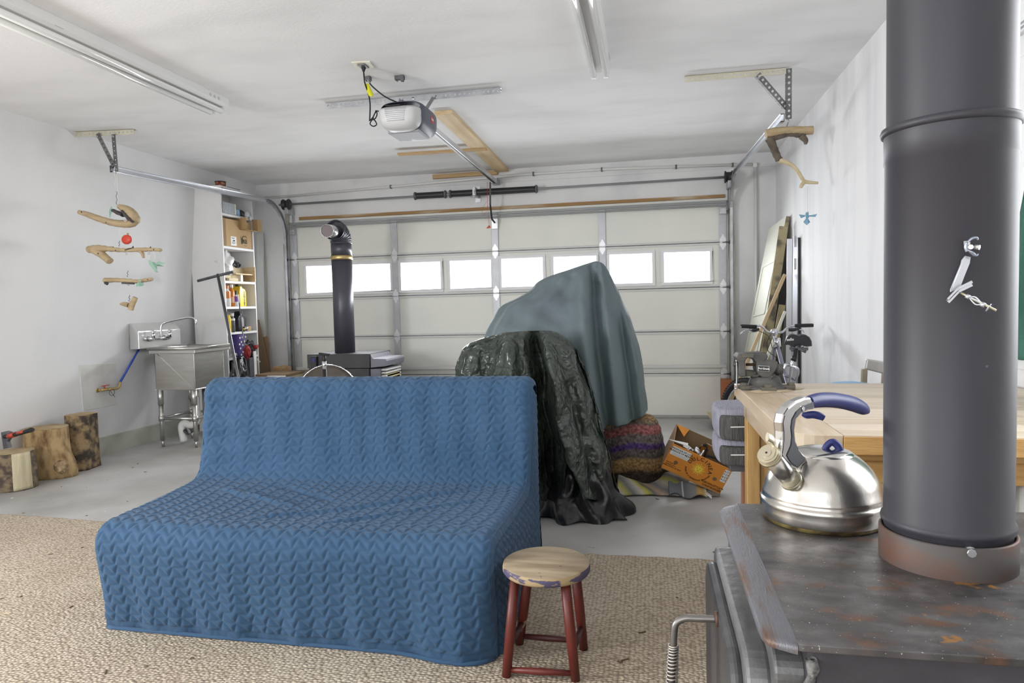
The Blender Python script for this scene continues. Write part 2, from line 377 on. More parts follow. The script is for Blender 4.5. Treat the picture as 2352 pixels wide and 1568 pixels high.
# raw timber strip above the door, and the white stop board under it
b=B(); b.bb((-3.96,YF-.022,2.268),(.76,YF-.001,2.302)); struct(b.build('trim_1',m_hdr,None,.002))
b=B(); b.bb((-4.1,YF-.012,2.24),(.80,YF-.001,2.266)); struct(b.build('trim_2',m_panel))
for i,(x0,x1) in enumerate(((DX0-.055,DX0-.005),(DX1+.005,DX1+.055))):
    b=B(); b.bb((x0,YF-.012,0),(x1,YF-.001,2.45)); struct(b.build('trim_%d'%(3+i),mat('jamb_wood',(.52,.50,.42),.7,col2=(.40,.38,.32),nscale=8),None,.002))
# flush header seam board at the top of the front wall
b=B(); b.bb((XL,YF-.012,2.56),(XR,YF-.001,2.57)); struct(b.build('trim_5',m_front))

# painted conduit above the door and down the right side
c=root('conduit',(-1.4,YF-.02,2.55),'thin white painted pipe running above the overhead door and down beside it','conduit')
b=B(); q=[at(592,457,'Y',YF-.03),at(1200,401,'Y',YF-.03),at(1400,388,'Y',YF-.03),at(1728,377,'Y',YF-.03)]
b.tube(q,.014,8); b.build('horizontal_pipe',m_pvc,c)
b=B(); q=[at(1735,380,'Y',YF-.03),Vector((1.062,YF-.03,.05))]; b.tube(q,.015,8); b.build('vertical_pipe',m_pvc,c)
b=B(); e=at(1735,377,'Y',YF-.03); b.bb(e-Vector((.025,.016,.03)),e+Vector((.016,.016,.016))); b.build('elbow',m_pvc,c,.006)
for px in (897,1225,1382,1553,1683):
    py=np.interp(px,[592,1200,1400,1728],[457,401,388,377]); e=at(px,py,'Y',YF-.035); b=B(); b.bb(e-Vector((.008,.012,.018)),e+Vector((.008,.03,.02))); b.build('pipe_clip',m_dsteel,c)

# wall access panel patch on the left wall
def wl(px,py,off=.0):                     # point on the left wall surface
    p=at(px,py,'X',XL)
    for _ in range(4): p=at(px,py,'X',xwall(p.z)+off)
    return p
# ---------------------------------------------------------------- perforated angle
def perf(b, p0, p1, w, n1, n2, t=.0025, pitch=.033, hole=.0085):
    """L-shaped punched angle from p0 to p1: flange 1 along n1, flange 2 along n2; holes are real"""
    p0=Vector(p0); p1=Vector(p1); d=p1-p0; L=d.length; d.normalize()
    for nn in (n1,n2):
        nn=Vector(nn); nn=(nn-d*nn.dot(d)).normalized(); th=d.cross(nn).normalized()*t
        k=max(1,int(L/pitch)); step=L/k; mid=nn*(w/2)
        for i in range(k):
            a=p0+d*(i*step); c=a+d*step; o=(a+c)/2+mid
            H=[o+(d*math.cos(2*PI*j/8)+nn*math.sin(2*PI*j/8))*hole for j in range(8)]
            S=[c+mid, c+nn*w, o+nn*(w/2), a+nn*w, a+mid, a, o-nn*(w/2), c]
            b.add(H+S+[v+th for v in H+S],[(j,8+j,8+(j+1)%8,(j+1)%8) for j in range(8)]+[(16+(j+1)%8,24+(j+1)%8,24+j,16+j) for j in range(8)])
def bolt(b,p,ax,r=.008,h=.008): p=Vector(p); b.tube([p,p+Vector(ax)*h],r,6)

# ---------------------------------------------------------------- door tracks
def track(sx, x, xe, yend, zh, zend, label):
    r=root('door_track',(x,YF-.06,0),label,'door track')
    R=.36; yv=YF-.055; P=[(x,yv,.02),(x,yv,zh-R)]
    for i in range(1,9):
        a=i/9*PI/2; P.append((x+(xe-x)*.04*i/9, yv-R+R*math.cos(a), zh-R+R*math.sin(a)))
    P.append((x+(xe-x)*.1,yv-R,zh)); 
    def rail(pts,name,m):
        b=B()   # a C channel: web plus two curled lips
        for (o1,o2,w) in ((0,0,.052),):
            pass
        G=[]; n=len(pts)
        for i,p in enumerate(pts):
            p=Vector(p); t=(Vector(pts[min(i+1,n-1)])-Vector(pts[max(i-1,0)])).normalized()
            side=Vector((sx,0,0)); nrm=t.cross(side).normalized(); row=[]
            for (u,v) in ((-.012,-.022),(-.016,-.026),(.010,-.027),(.012,-.024),(.012,.024),(.010,.027),(-.016,.026),(-.012,.022),(-.0125,.020),(.008,.022),(.008,-.022),(-.0125,-.020)):
                row.append(p+side*(u)+nrm*v)
            G.append([tuple(q) for q in row])
        b.grid(np.array(G),False,True); return b.build(name,m,r)
    rail(P,'vertical_rail',m_galv)
    rail([P[-1],(xe,yend,zend)],'horizontal_rail',m_galvL)
    b=B(); b.bb((x+sx*.014,yv-.01,.05),(x+sx*.03,YF-.0,2.0)); b.build('mounting_angle',mat('worn_galv',(.42,.41,.38),.6,.5,col2=(.30,.28,.25),nscale=7),r)
    for z in (.3,.85,1.4,1.95):
        b=B(); bolt(b,(x-sx*.0,yv-.02,z),(0,-1,0),.007,.01); b.build('track_bolt',m_galv,r)
    return r
track(-1,-4.115,-4.185,4.80,2.44,2.385,'left steel door track curving from the front wall to a rail above the sink')
track(1,.822,.885,4.93,2.46,2.43,'right steel door track curving up and back along the right wall')

def hanger(name,label,beam0,beam1,drop0,drop1,br0,br1,mb):
    r=root('track_hanger',(drop0[0],drop0[1],ZC),label,'bracket')
    b=B(); perf(b,beam0,beam1,.038,(0,0,-1),(0,1,0)); b.build('ceiling_angle',mb,r)
    b=B(); perf(b,drop0,drop1,.034,(1,0,0),(0,1,0)); b.build('drop_angle',m_dg,r)
    b=B(); perf(b,br0,br1,.034,(1,0,.4),(0,1,0)); b.build('brace_angle',m_dg,r)
    for p in (drop0,drop1,br0):
        b=B(); bolt(b,Vector(p)+Vector((.015,-.001,-.015)),(0,-1,0)); b.build('bolt',m_galv,r)
m_dg=mat('dark_galv',(.22,.22,.22),.5,.6,col2=(.13,.13,.13),nscale=10)
hanger('track_hanger','cream punched-steel bracket with dark brace hanging from the ceiling above the stick mobile',
  (-4.50,4.80,2.696),(-4.01,4.86,2.696),(-4.185,4.825,2.66),(-4.17,4.82,2.37),(-4.315,4.81,2.665),(-4.185,4.815,2.40),m_cream)
hanger('track_hanger','punched-steel ceiling bracket with diagonal brace above the twisted hanging branch',
  (.245,4.74,2.697),(.875,4.745,2.697),(.875,4.745,2.69),(.895,4.86,2.40),(.69,4.745,2.66),(.885,4.85,2.46),m_cream)
b=B(); perf(b,(-2.251,4.645,2.698),(-.972,4.632,2.698),.04,(0,0,-1),(0,1,0))
for x in (-2.24,-1.6,-.98): bolt(b,(x,4.66,2.69),(0,0,-1),.009,.01)
tag(b.build('ceiling_angle',m_galv),'long bare punched-steel angle screwed to the ceiling over the door opener','bracket')

# ---------------------------------------------------------------- torsion shaft
r=root('torsion_spring_shaft',(-1.65,YF-.1,2.45),'steel torsion shaft with two black springs above the overhead door','torsion spring')
YT=YF-.13
b=B(); b.tube([(-4.14,YT,2.435),(.83,YT,2.455)],.0125,10); b.build('shaft',m_steelp,r)
def spring(x0,x1):
    b=B(); n=int((x1-x0)/.011); pts=[]
    for i in range(n):
        x=x0+(x1-x0)*i/n
        pts += [(x,.031),(x+.0055,.036)]
    Q=Matrix(((0,0,1),(0,1,0),(-1,0,0)))
    b.lathe([(rr,xx) for xx,rr in pts],(0,YT,2.446),12,Q); return b
for k,(x0,x1) in enumerate(((-2.50,-2.17),(-2.10,-1.17))):
    spring(x0,x1).build('spring',m_black,r)
    for x in (x0-.012,x1):
        b=B(); b.lathe([(.012,0),(.043,0),(.045,.01),(.036,.022),(.012,.024)],(x,YT,2.446),12,Matrix(((0,0,1),(0,1,0),(-1,0,0)))); b.build('spring_cone',m_dsteel,r)
b=B(); b.prism([(-1.86,YF-.002,2.36),(-1.80,YF-.002,2.36),(-1.80,YF-.002,2.53),(-1.86,YF-.002,2.53)],(0,-.006,0)); b.bb((-1.845,YT-.05,2.40),(-1.815,YF,2.49)); b.tube([(-1.86,YT-.05,2.40),(-1.80,YT-.05,2.40)],.012,8)
b.lathe([(.02,0),(.055,.004),(.055,.02),(.02,.024)],(-1.83,YT,2.446),14,Matrix(((0,0,1),(0,1,0),(-1,0,0)))); b.build('center_bracket',m_galv,r)
for x in (-4.05,.79):
    b=B(); z=2.435 if x<0 else 2.455
    b.lathe([(.012,-.04),(.06,-.038),(.062,-.03),(.05,-.022),(.049,.02),(.062,.03),(.06,.038),(.012,.04)],(x,YT,z),18,Matrix(((0,0,1),(0,1,0),(-1,0,0)))); b.build('cable_drum',m_black,r)
    b=B(); b.bb((x-.01,YT-.03,z-.11),(x+.03,YF-.001,z-.03)); b.bb((x+.005,YF-.02,z-.3),(x+.028,YF-.001,z-.1)); b.build('end_bearing_plate',m_galv,r,.002)
b=B(); b.tube([(-4.05,YT+.05,2.40),(-4.075,YF-.03,.05)],.002,4); b.build('lift_cable',m_dsteel,r)
b=B(); b.tube([(.79,YT+.05,2.40),(.80,YF-.03,.05)],.002,4); b.build('lift_cable',m_dsteel,r)

# ---------------------------------------------------------------- opener
r=root('door_opener',(-1.55,4.5,2.45),'grey ceiling-hung garage door opener with ribbed lens and long rail','door opener')
m_og=mat('opener_grey',(.085,.09,.125),.45); m_lens=mat('opener_lens',(.60,.60,.60),.35)
# body: rounded loft along y
def oblong(cx,cz,hw,h0,h1,y,n=28,sq=3.2):
    row=[]
    for j in range(n):
        a=2*PI*j/n; c,s_=math.cos(a),math.sin(a); X=hw*abs(c)**(2/sq)*(1 if c>0 else -1); Z=(h1 if s_>0 else h0)*abs(s_)**(2/sq)*(1 if s_>0 else -1)
        row.append((cx+X,y,cz+Z))
    return row
cx=-1.565; cz=2.50; rows=[]
for y,hw,h0,h1 in ((4.30,.135,.11,.055),(4.31,.142,.117,.062),(4.36,.148,.13,.068),(4.55,.15,.135,.07),(4.62,.142,.125,.068),(4.625,.02,.02,.02)): rows.append(oblong(cx,cz,hw,h0,h1,y))
b=B(); b.grid(np.array(rows),True,True); b.build('housing',m_og,r)
rows=[]
for y,hw,h0,h1,dz in ((4.315,.138,.122,.040,0),(4.27,.134,.118,.036,-.002),(4.235,.122,.104,.028,-.005),(4.212,.100,.080,.018,-.008),(4.203,.06,.045,.010,-.012),(4.200,.002,.002,.002,-.016)): rows.append(oblong(cx,cz-.012+dz,hw,h0,h1,y))
b=B(); b.grid(np.array(rows),True,True); b.build('light_lens',m_lens,r)
b=B()
for i in range(8):
    z=cz-.005-.0115*i; w=.075-.002*i; yb=4.213 + (.012 if i==0 else 0) - .0
    b.bb((cx-w,4.1985+abs(i-2.5)*.0012,z-.0016),(cx+w*.9,4.224+abs(i-3)*.002,z+.0016))
b.build('lens_rib',mat('lens_rib',(.34,.34,.36),.5),r)
b=B(); b.bb((cx-.07,4.2065,cz+.010),(cx+.03,4.23,cz+.014)); b.build('lens_slot',m_black,r)
b=B(); b.bb((cx-.11,4.33,cz-.134),(cx+.11,4.56,cz-.110)); b.build('belly_cover',mat('opener_belly',(.34,.34,.37),.6),r,.012)
b=B(); b.box((cx+.1485,4.50,cz-.02),(.002,.06,.045)); b.build('nameplate',mat('plate_red',(.45,.05,.06),.5),r)
text('GENIE',.018,frame((cx+.1500,4.50,cz-.019),(0,1,0),(0,0,1)),m_white,'lettering',r,.0004,True)
for dx in (-.11,.11):
    b=B(); b.bar((cx+dx,4.5,cz+.06),(cx+dx*1.1,4.66,2.69),.028,.003,(0,1,0)); b.build('hanger_strap',m_galv,r)
b=B(); b.bar((-1.52,4.62,2.515),(-1.61,7.27,2.555),.035,.04); b.build('rail',m_galvL,r)
b=B(); b.bar((-1.52,4.62,2.492),(-1.61,7.25,2.532),.016,.008); b.build('rail_slot',m_black,r)
b=B(); b.bb((-1.65,7.23,2.53),(-1.58,YF-.001,2.585)); b.build('rail_bracket',m_galv,r,.002)
b=B(); q=[at(1126,418,'Y',7.15),at(1126,470,'Y',7.18),at(1130,503,'Y',7.25),at(1137,512,'Y',7.3)]; b.bar(q[0],q[1],.018,.006,(0,1,0)); b.bar(q[1],q[2],.018,.006,(0,1,0)); b.bar(q[2],q[3],.018,.006,(0,1,0)); b.build('door_arm',m_black,r)
b=B(); b.bb((-1.68,YF-.03,2.06),(-1.61,YF-.008,2.17)); b.build('arm_bracket',m_hinge,r,.003)
for q in ((-1.585,4.70),(-1.60,5.7),(-1.61,6.4)):
    pass
# pull cord
r=root('release_cord',at(1122,420,'Y',7.1),'thin red release cord with small red grip hanging from the opener rail','pull cord')
b=B(); b.tube([at(1119,418,'Y',7.1),at(1120,470,'Y',7.1),at(1123,515,'Y',7.1)],.0018,5)
S=smooth_pts([(1120,460,1),(1110,475,1),(1108,492,1),(1116,488,1),(1120,470,1)],5); b.tube([at(s[0],s[1],'Y',7.1) for s in S],.0013,5)
m_red=mat('red_plastic',(.55,.05,.03),.45); b.build('cord',m_red,r)
b=B(); p=at(1122.5,521,'Y',7.1); b.prism([p+Vector((-.028,0,-.014)),p+Vector((.02,0,-.008)),p+Vector((.004,0,.022))],(0,.02,0)); b.build('grip',m_red,r,.003)
# opener power cord
r=root('power_cord',at(835,152,'Z',2.69),'black opener power cord looped with a yellow tag below the ceiling outlet','cord')
q=[(835,158,0),(837,180,0),(840,210,0),(846,240,0),(849,262,0),(849,281,0)]
P=[at(835,160,'Y',4.0),at(838,190,'Y',4.05),at(846,215,'Y',4.12),at(850,240,'Y',4.18),at(849,278,'Y',4.22)]
b=B(); b.tube(smooth_pts(P,5),.0045,8)
lo=[(849,277),(856,270),(862,258),(864,254),(866,262),(862,272),(855,275),(850,284),(857,290),(865,286),(862,278),(857,272),(860,262),(866,255),(870,256)]
b.tube(smooth_pts([at(x,y,'Y',4.22+.004*i) for i,(x,y) in enumerate(lo)],4),.004,8)
up=[(846,183,4.25),(853,196,4.27),(880,219,4.30),(905,232,4.34),(925,238,4.40),(940,240,4.46),(948,246,4.50)]
b.tube(smooth_pts([at(x,y,'Y',Y) for x,y,Y in up],4),.0045,8); b.build('cord',m_rubber,r)
b=B(); p=at(835,157,'Y',4.0); b.tube([p+Vector((0,0,.03)),p,p-Vector((0,0,.02))],[.013,.014,.006],10); b.build('plug',m_rubber,r)
b=B(); a=at(843,194,'Y',4.07); c_=at(850,220,'Y',4.13); b.prism([a+Vector((-.018,-.008,.0)),a+Vector((.010,-.008,.006)),c_+Vector((.022,-.008,.012)),c_+Vector((.014,-.008,-.008)),c_+Vector((-.006,-.008,-.002))],(0,.012,0)); b.build('tag',mat('yellow_tag',(.72,.70,.03),.5),r,.003)
r=root('ceiling_outlet',(-1.68,3.98,ZC),'square cream outlet plate on the ceiling with a black plug in it','outlet')
b=B(); p=at(834,148,'Z',ZC); b.box((p.x,p.y,ZC-.004),(.115,.115,.008),Matrix.Rotation(.15,3,'Z')); b.build('cover_plate',mat('cream_plate',(.66,.63,.52),.5),r,.002)
b=B(); b.box((p.x,p.y,ZC-.011),(.05,.07,.007)); b.build('socket',m_dsteel,r,.003)
for px,py,s,l in ((918,178,1.0,'small black metal clip stub on the ceiling right of the outlet'),(846,180,.55,'tiny dark cord clip on the ceiling beside the outlet')):
    p=at(px,py,'Z',ZC-.01); b=B(); b.box((p.x,p.y,ZC-.012),(.06*s,.035,.024)); b.box((p.x+.022*s,p.y-.012,ZC-.02),(.02*s,.02,.04)); b.tube([(p.x-.03*s,p.y,ZC-.02),(p.x-.01*s,p.y-.012,ZC-.035)],.006*s,6)
    tag(b.build('ceiling_clip',m_dsteel,None,.002),l,'clip')

# timbers on the ceiling
b=B(); b.bar((-1.50,5.05,2.682),(-1.545,7.36,2.682),.14,.034,(0,0,1)); tag(b.build('pine_plank',m_pine,None,.003),'wide pale pine plank fixed flat to the ceiling beside the opener rail','plank')
b=B(); b.bar((-2.29,6.19,2.66),(-1.45,6.22,2.66),.065,.02,(0,0,1)); tag(b.build('pine_batten',m_pine2,None,.002),'narrow pine batten crossing the ceiling plank halfway along','batten')
b=B(); b.bar((-2.33,7.36,2.66),(-1.60,7.36,2.665),.035,.045,(0,0,1)); tag(b.build('pine_batten',m_pine2,None,.002),'aged batten tucked in the ceiling corner above the springs','batten')

# ---------------------------------------------------------------- fluorescent fixtures
m_tube=mat('fluorescent_glass',(.85,.85,.84),.12,spec=.8,coat=.6); m_fix=mat('fixture_white',(.80,.80,.79),.4); m_fixg=mat('fixture_tray',(.42,.40,.37),.5)
def fixture(x0,x1,y0,y1,label):
    r=root('strip_light',((x0+x1)/2,(y0+y1)/2,ZC),label,'strip light','strip lights on the ceiling')
    b=B(); b.prism([(x0,y0,ZC),(x0,y0,ZC-.045),(x0+.02,y0,ZC-.062),(x1-.02,y0,ZC-.062),(x1,y0,ZC-.045),(x1,y0,ZC)],(0,y1-y0,0)); b.build('housing',m_fix,r,.002)
    b=B(); b.bb((x0+.022,y0+.01,ZC-.066),(x1-.022,y1-.01,ZC-.061)); b.build('tray',m_fixg,r)
    for x in (x0+.028,x1-.028):
        b=B(); b.tube([(x,y0+.04,ZC-.092),(x,y1-.055,ZC-.092)],.019,14); b.build('tube_lamp',m_tube,r)
        for y in (y0+.02,y1-.045):
            b=B(); b.bb((x-.014,y,ZC-.108),(x+.014,y+.025,ZC-.055)); b.build('lamp_holder',m_white,r,.003)
    for f in (.3,.62,.66,.9):
        pass
    b=B()
    for k in range(3): b.tube([(x1+.0005,y1-.12-.045*k,ZC-.028),(x1+.0015,y1-.12-.045*k,ZC-.028)],.011,10)
    b.bb((x1,y0+1.0,ZC-.05),(x1+.0012,y0+1.05,ZC-.047)); b.build('knockout',mat('fixture_mark',(.55,.55,.54),.5),r)
fixture(-2.985,-2.845,1.95,4.38,'long two-tube strip light at the upper left of the ceiling')
fixture(-.345,-.215,1.9,4.33,'two-tube strip light at the top centre of the ceiling')

# ---------------------------------------------------------------- mobiles
m_drift=mat('driftwood',(.50,.385,.23),.7,col2=(.36,.26,.145),nscale=7,stretch=(1,4,5),lo=.4,hi=.75,bump=.15,bscale=30)
m_driftd=mat('charred_bark',(.05,.04,.045),.8,col2=(.09,.08,.08),nscale=20)
m_bark=mat('grey_bark',(.16,.13,.10),.9,col2=(.09,.07,.055),nscale=18,bump=.8,bscale=45)
m_cord=mat('white_string',(.78,.77,.72),.8)
m_green=mat('green_paper',(.28,.46,.35),.7); m_blue=mat('blue_paper',(.17,.34,.47),.7,col2=(.25,.43,.55),nscale=25)
YM=4.62
r=root('driftwood_mobile',at(264,395,'Y',YM),'driftwood stick mobile with red bead and green paper birds hanging before the left wall','mobile')
def seg(name,pts,m=m_drift,val=YM,n=10,flat=.8,wob=.03,par=None):
    b=B(); ptube(b,pts,'Y',val,n,6,flat,True,wob); return b.build(name,m,par or r)
# top branch: curved hook
t=seg('top_branch',[(182,487,6),(200,492,8),(230,503,9),(258,511,10),(283,514,11),(302,512,12),(308,503,15),(300,490,15),(287,480,12),(274,474,7)])
b=B(); 
for pts in ([(260,483,7),(270,488,9),(283,494,8)],[(281,484,5),(290,494,8),(298,503,8),(306,510,4)]): ptube(b,pts,'Y',YM-.043,10,4,.5,True,.15)
b.build('charred_patch',m_driftd,t)
b=B(); ptube(b,[(257,474,1),(254,484,3.5),(252,500,1)],'Y',YM-.05,6,4,.15); b.build('green_leaf',m_green,r)
seg('middle_branch',[(205,573,10),(222,571,11),(245,571,8),(275,574,6),(300,574,6),(330,573,6),(352,573,5),(370,574,5)],wob=.08)
t=seg('middle_fork',[(216,573,12),(232,583,11),(243,592,10),(253,600,9.5)],par=r)
seg('middle_stub',[(318,574,5),(326,580,5),(329,588,4),(330,592,3)],par=r)
b=B()
for x,y in ((305,566),(345,567),(259,567)): ptube(b,[(x,y+5,3),(x+1,y-1,1)],'Y',YM,6,3)
for x,y,q_ in ((187,487,2.2),(243,511,2),(265,575,2),(353,573,2),(225,582,2.2),(339,642,2)): p=at(x,y,'Y',YM-.046); b.sphere(p,q_*.0028,8,6,(1,.5,1))
ptube(b,[(287,574,2),(296,571,2.4),(303,569,1.5)],'Y',YM-.022,8,3,.5)
b.build('knot',m_driftd,r)['kind']='stuff'
seg('lower_branch',[(242,644,8),(262,643,6.5),(290,644,6),(315,646,5.5),(335,643,5.5),(349,641,5)],wob=.08)
b=B(); ptube(b,[(241,649,3),(247,652,3.5)],'Y',YM-.02,6,3); ptube(b,[(280,650,2),(308,651,2.5)],'Y',YM-.015,6,3); b.build('charred_patch',m_driftd,r)
seg('bottom_branch',[(277,698,3),(285,698,6),(296,701,7)],wob=0)
seg('bottom_fork',[(300,711,7),(303,700,7),(308,690,6.5),(311,683,6)],wob=0)
b=B(); p=at(291,550,'Y',YM); rr=13.5*mpp(p); b.sphere(p,rr,20,14,(1.0,.35,.82)); b.build('red_bead',mat('red_apple_wood',(.62,.06,.03),.45,col2=(.50,.04,.02),nscale=12),r)
b=B(); ptube(b,[(293,540,2),(294,535,2.4)],'Y',YM,6,3); b.build('bead_stem',m_drift,r)
b=B()
for L in ([(264,383),(263,402),(266,412),(263,424),(267,431)],[(268,393),(270,430),(271,470)],[(291,500),(290,505),(291,540)],[(274,515),(274,552)],[(292,562),(293,622)],[(295,650),(297,678)],[(342,578),(344,598)],[(356,578),(355,600)]):
    b.tube([at(x,y,'Y',YM-.01) for x,y in L],.0016,5)
S=[(288+4*math.cos(a),503+5*math.sin(a)) for a in np.linspace(0,2*PI,9)]; b.tube([at(x,y,'Y',YM-.06) for x,y in S],.0022,5)
b.tube([(-4.185,4.815,2.365),at(264,383,'Y',YM-.01)],.0016,5); b.build('string',m_cord,r)
b=B()
for x,y0,y1 in ((274,553,566),(293,622,636),(297,678,692),(268,440,470)):
    b.tube([at(x+1.4*math.sin(i*1.3),y0+(y1-y0)*i/10,'Y',YM-.01) for i in range(11)],.0022,5)
for x,y in ((291,583),(342,582),(295,653)):
    b.tube([at(x+2.4*math.cos(a),y+2.4*math.sin(a),'Y',YM-.01) for a in np.linspace(0,2*PI,9)],.0012,4)
b.build('wire_hook',m_dsteel,r)
def paper(name,polys,m,Y,par):
    b=B()
    for k,P in enumerate(polys): b.prism([at(x,y,'Y',Y+d) for x,y,d in P],(0,.0016,0))
    return b.build(name,m,par)
bl=lambda L:[( (170+x/6.03),(460+y/6.03)) for x,y in L]
paper('green_bird',[[(340,598,0),(344,597,0),(348,601,0),(354,602,.02),(360,606,.02),(361,620,0),(357,625,0),(349,615,0),(343,608,0)],[(356,606,0),(365,599,-.03),(380,605,-.05),(366,607,-.03)],[(356,608,.03),(366,607,.05),(377,612,.08),(362,611,.04)],[(359,620,0),(364,626,.01),(357,625,0)]],m_green,YM-.04,r)
paper('green_bird',[[(313,651,0),(318,647,.01),(324,648,.02),(331,652,.03),(328,657,.01),(320,657,0),(312,658,-.01)],[(317,645,0),(322,641,.01),(324,647,0)]],m_green,YM-.05,r)

YN=5.02
r=root('twisted_branch_mobile',at(1812,265,'Y',YN),'half-barked twisted branch with blue paper bird hanging at upper right','mobile')
t=seg('main_branch',[(1759,308,12),(1775,304,13),(1800,300,11),(1825,299,11),(1850,300,12),(1867,299,12)],val=YN,par=r)
b=B(); ptube(b,[(1763,320,9),(1785,315,8),(1812,308,7),(1835,310,8),(1850,312,7)],'Y',YN+.005,10,5,.8,True,.06)
ptube(b,[(1840,312,10),(1850,322,8),(1850,331,4)],'Y',YN,8,4,.8)
ptube(b,[(1768,318,11),(1775,335,9),(1782,352,8.5),(1790,368,8)],'Y',YN,9,5,.8,True,.06); b.build('bark',m_bark,t)
b=B(); ptube(b,[(1790,368,7),(1806,373,6),(1820,380,5.5),(1832,393,5),(1841,408,5),(1847,417,4.5)],'Y',YN,8,5,.9,True,.05)
ptube(b,[(1847,417,4.5),(1862,419,4),(1879,420,2.8)],'Y',YN,8,4); ptube(b,[(1848,418,4.5),(1842,424,4.2),(1839,431,4)],'Y',YN,8,4); b.build('pale_twig',mat('peeled_twig',(.66,.56,.38),.6,col2=(.52,.42,.26),nscale=12),t)
b=B(); S=[(1806,262),(1805,270),(1808,275),(1812,270),(1810,283),(1807,290)]; b.tube([at(x,y,'Y',YN) for x,y in S],.0025,6); b.tube([at(1855,428,'Y',YN),at(1855,488,'Y',YN)],.0006,4); b.build('wire_hook',m_dsteel,r)
paper('blue_bird',[[(1850,490,0),(1853,486,.01),(1855,489,0),(1857,485,.01),(1858,500,0),(1852,502,0)],[(1835,492,0),(1850,494,.02),(1849,497,.02),(1840,501,0)],[(1857,495,0),(1877,491,-.02),(1873,498,-.02),(1858,497,0)],[(1850,503,0),(1854,498,-.01),(1861,510,0),(1853,517,0),(1845,510,0)],[(1850,491,-.015),(1856,491,-.03),(1856,514,-.02),(1852,515,-.015)]],m_blue,YN-.02,r)
# ---------------------------------------------------------------- shelf unit in the far left corner
SX0=-4.50; SX1=-4.235; SY0=6.33; SY1=6.71; STOP=2.49
r=root('shelf_unit',((SX0+SX1)/2,(SY0+SY1)/2,0),'tall narrow white shelf unit crammed with supplies in the far left corner','shelf')
m_sh=mat('white_laminate',(.80,.80,.80),.5,col2=(.72,.72,.70),nscale=2.5,lo=.5,hi=.8)
m_shi=mat('shelf_inside',(.72,.71,.68),.7)
def sx(z): return SX1
def SP(px,py,x=SX1): return at(px,py,'X',x)
# real depths from the photograph
pf=SP(514,560); pb=SP(579,560)
SY0=pf.y; SY1=pb.y+.02
b=B(); b.bb((-4.60,SY0-.018,.0),(SX1,SY0,STOP)); b.build('side_panel',m_sh,r,.002)
b=B(); b.bb((-4.60,SY1,.0),(SX1,SY1+.018,STOP)); b.build('side_panel',m_sh,r,.002)
b=B(); b.bb((-4.51,SY0-.018,STOP),(SX1,SY1+.018,STOP+.018)); b.build('top_panel',m_sh,r,.002)
b=B(); b.bb((-4.515,SY0,.0),(-4.505,SY1,STOP)); b.build('back_panel',m_shi,r)
zsh=[SP(530,py).z for py in (492,566,645,704,763,822)]+[.12]
SHZ=[]
for z in zsh:
    b=B(); b.bb((-4.505,SY0,z-.024),(SX1,SY1,z)); b.build('shelf_board',m_sh,r,.002); SHZ.append(z)
print('shelf',SY0,SY1,[round(z,3) for z in SHZ])
def sp(px,py,back=.0): return at(px,py,'X',SX1-back)
# helper: a box item standing on shelf k whose front face spans pixels px0..px1
def sbox(name,k,px0,px1,ht,back,dpt,m,label,cat,bevel=.004,par=None,group=None):
    z=SHZ[k]; y0=sp(px0,650,back).y; y1=sp(px1,650,back).y; b=B(); b.bb((SX1-back-dpt,y0,z+.0005),(SX1-back,y1,z+ht))
    o=b.build(name,m,par,bevel)
    if label: tag(o,label,cat,group)
    return o,(y0,y1,z)
m_card=mat('cardboard',(.48,.33,.17),.8,col2=(.42,.28,.14),nscale=4,stretch=(1,1,.4)); m_cardd=mat('cardboard_inside',(.20,.12,.06),.85)
# on top: red tin and a dark bar
p=at(508,428,'Y',SY0+.08); tz=STOP+.018
r2=root('round_tin',(p.x,SY0+.07,tz),'low round red floral tin on top of the white shelf unit','tin')
b=B(); b.lathe([(0,0),(.05,0),(.052,.004),(.052,.05),(.049,.05),(.049,.01)],(p.x,SY0+.07,tz),24); b.build('can',mat('red_tin',(.17,.035,.02),.4,.3,col2=(.45,.30,.14),nscale=38,lo=.52,hi=.6),r2)
b=B(); b.tube([(p.x+.055*math.cos(a),SY0+.07+.055*math.sin(a),tz+.05) for a in np.linspace(0,2*PI,25)],.003,6); b.build('rim',m_dsteel,r2)
b=B(); b.bar((SX1-.02,SY0+.13,tz+.005),(SX1-.012,SY0+.34,tz+.005),.012,.008); tag(b.build('dark_rod',m_dsteel),'short dark flat bar lying on the shelf top beside the red tin','rod')
# shelf 0: foam block, blue box, dark bags
o,(y0,y1,z)=sbox('foam_block',0,515,541,.0,.0,.2,m_white,None,None)
bpy.data.objects.remove(o)
hz=SP(530,467).z-SHZ[0]
r2=root('foam_block',(SX1-.1,SY0+.05,SHZ[0]),'grey mesh-wrapped foam block on the upper shelf','box')
b=B(); ya,yb=SY0+.003,sp(536,480).y; b.bb((SX1-.16,ya,SHZ[0]+.001),(SX1+.02,yb,SHZ[0]+hz)); b.build('block',mat('grey_mesh',(.42,.44,.46),.8,col2=(.30,.32,.35),nscale=60,bump=.4,bscale=120),r2,.008)
b=B(); b.bb((SX1-.155,yb,SHZ[0]+.002),(SX1+.018,yb+.02,SHZ[0]+hz)); b.build('end_cap',mat('cream_foam',(.70,.68,.56),.8),r2,.004)
yb2=sp(553,480).y
b=B(); b.bb((SX1-.14,yb+.022,SHZ[0]+.001),(SX1-.01,yb2,SHZ[0]+hz*.62)); tag(b.build('blue_carton',mat('blue_card',(.16,.28,.42),.6,col2=(.22,.36,.5),nscale=14),None,.005),'small light blue carton beside the mesh-wrapped block','carton')
b=B(); yb3=sp(566,480).y; b.sphere((SX1-.06,(yb2+yb3)/2+.01,SHZ[0]+.042),.045,14,10,(1.2,1.1,.9)); tag(b.build('black_bag',m_black),'crumpled small black pouch between blue carton and clear plastic','bag')
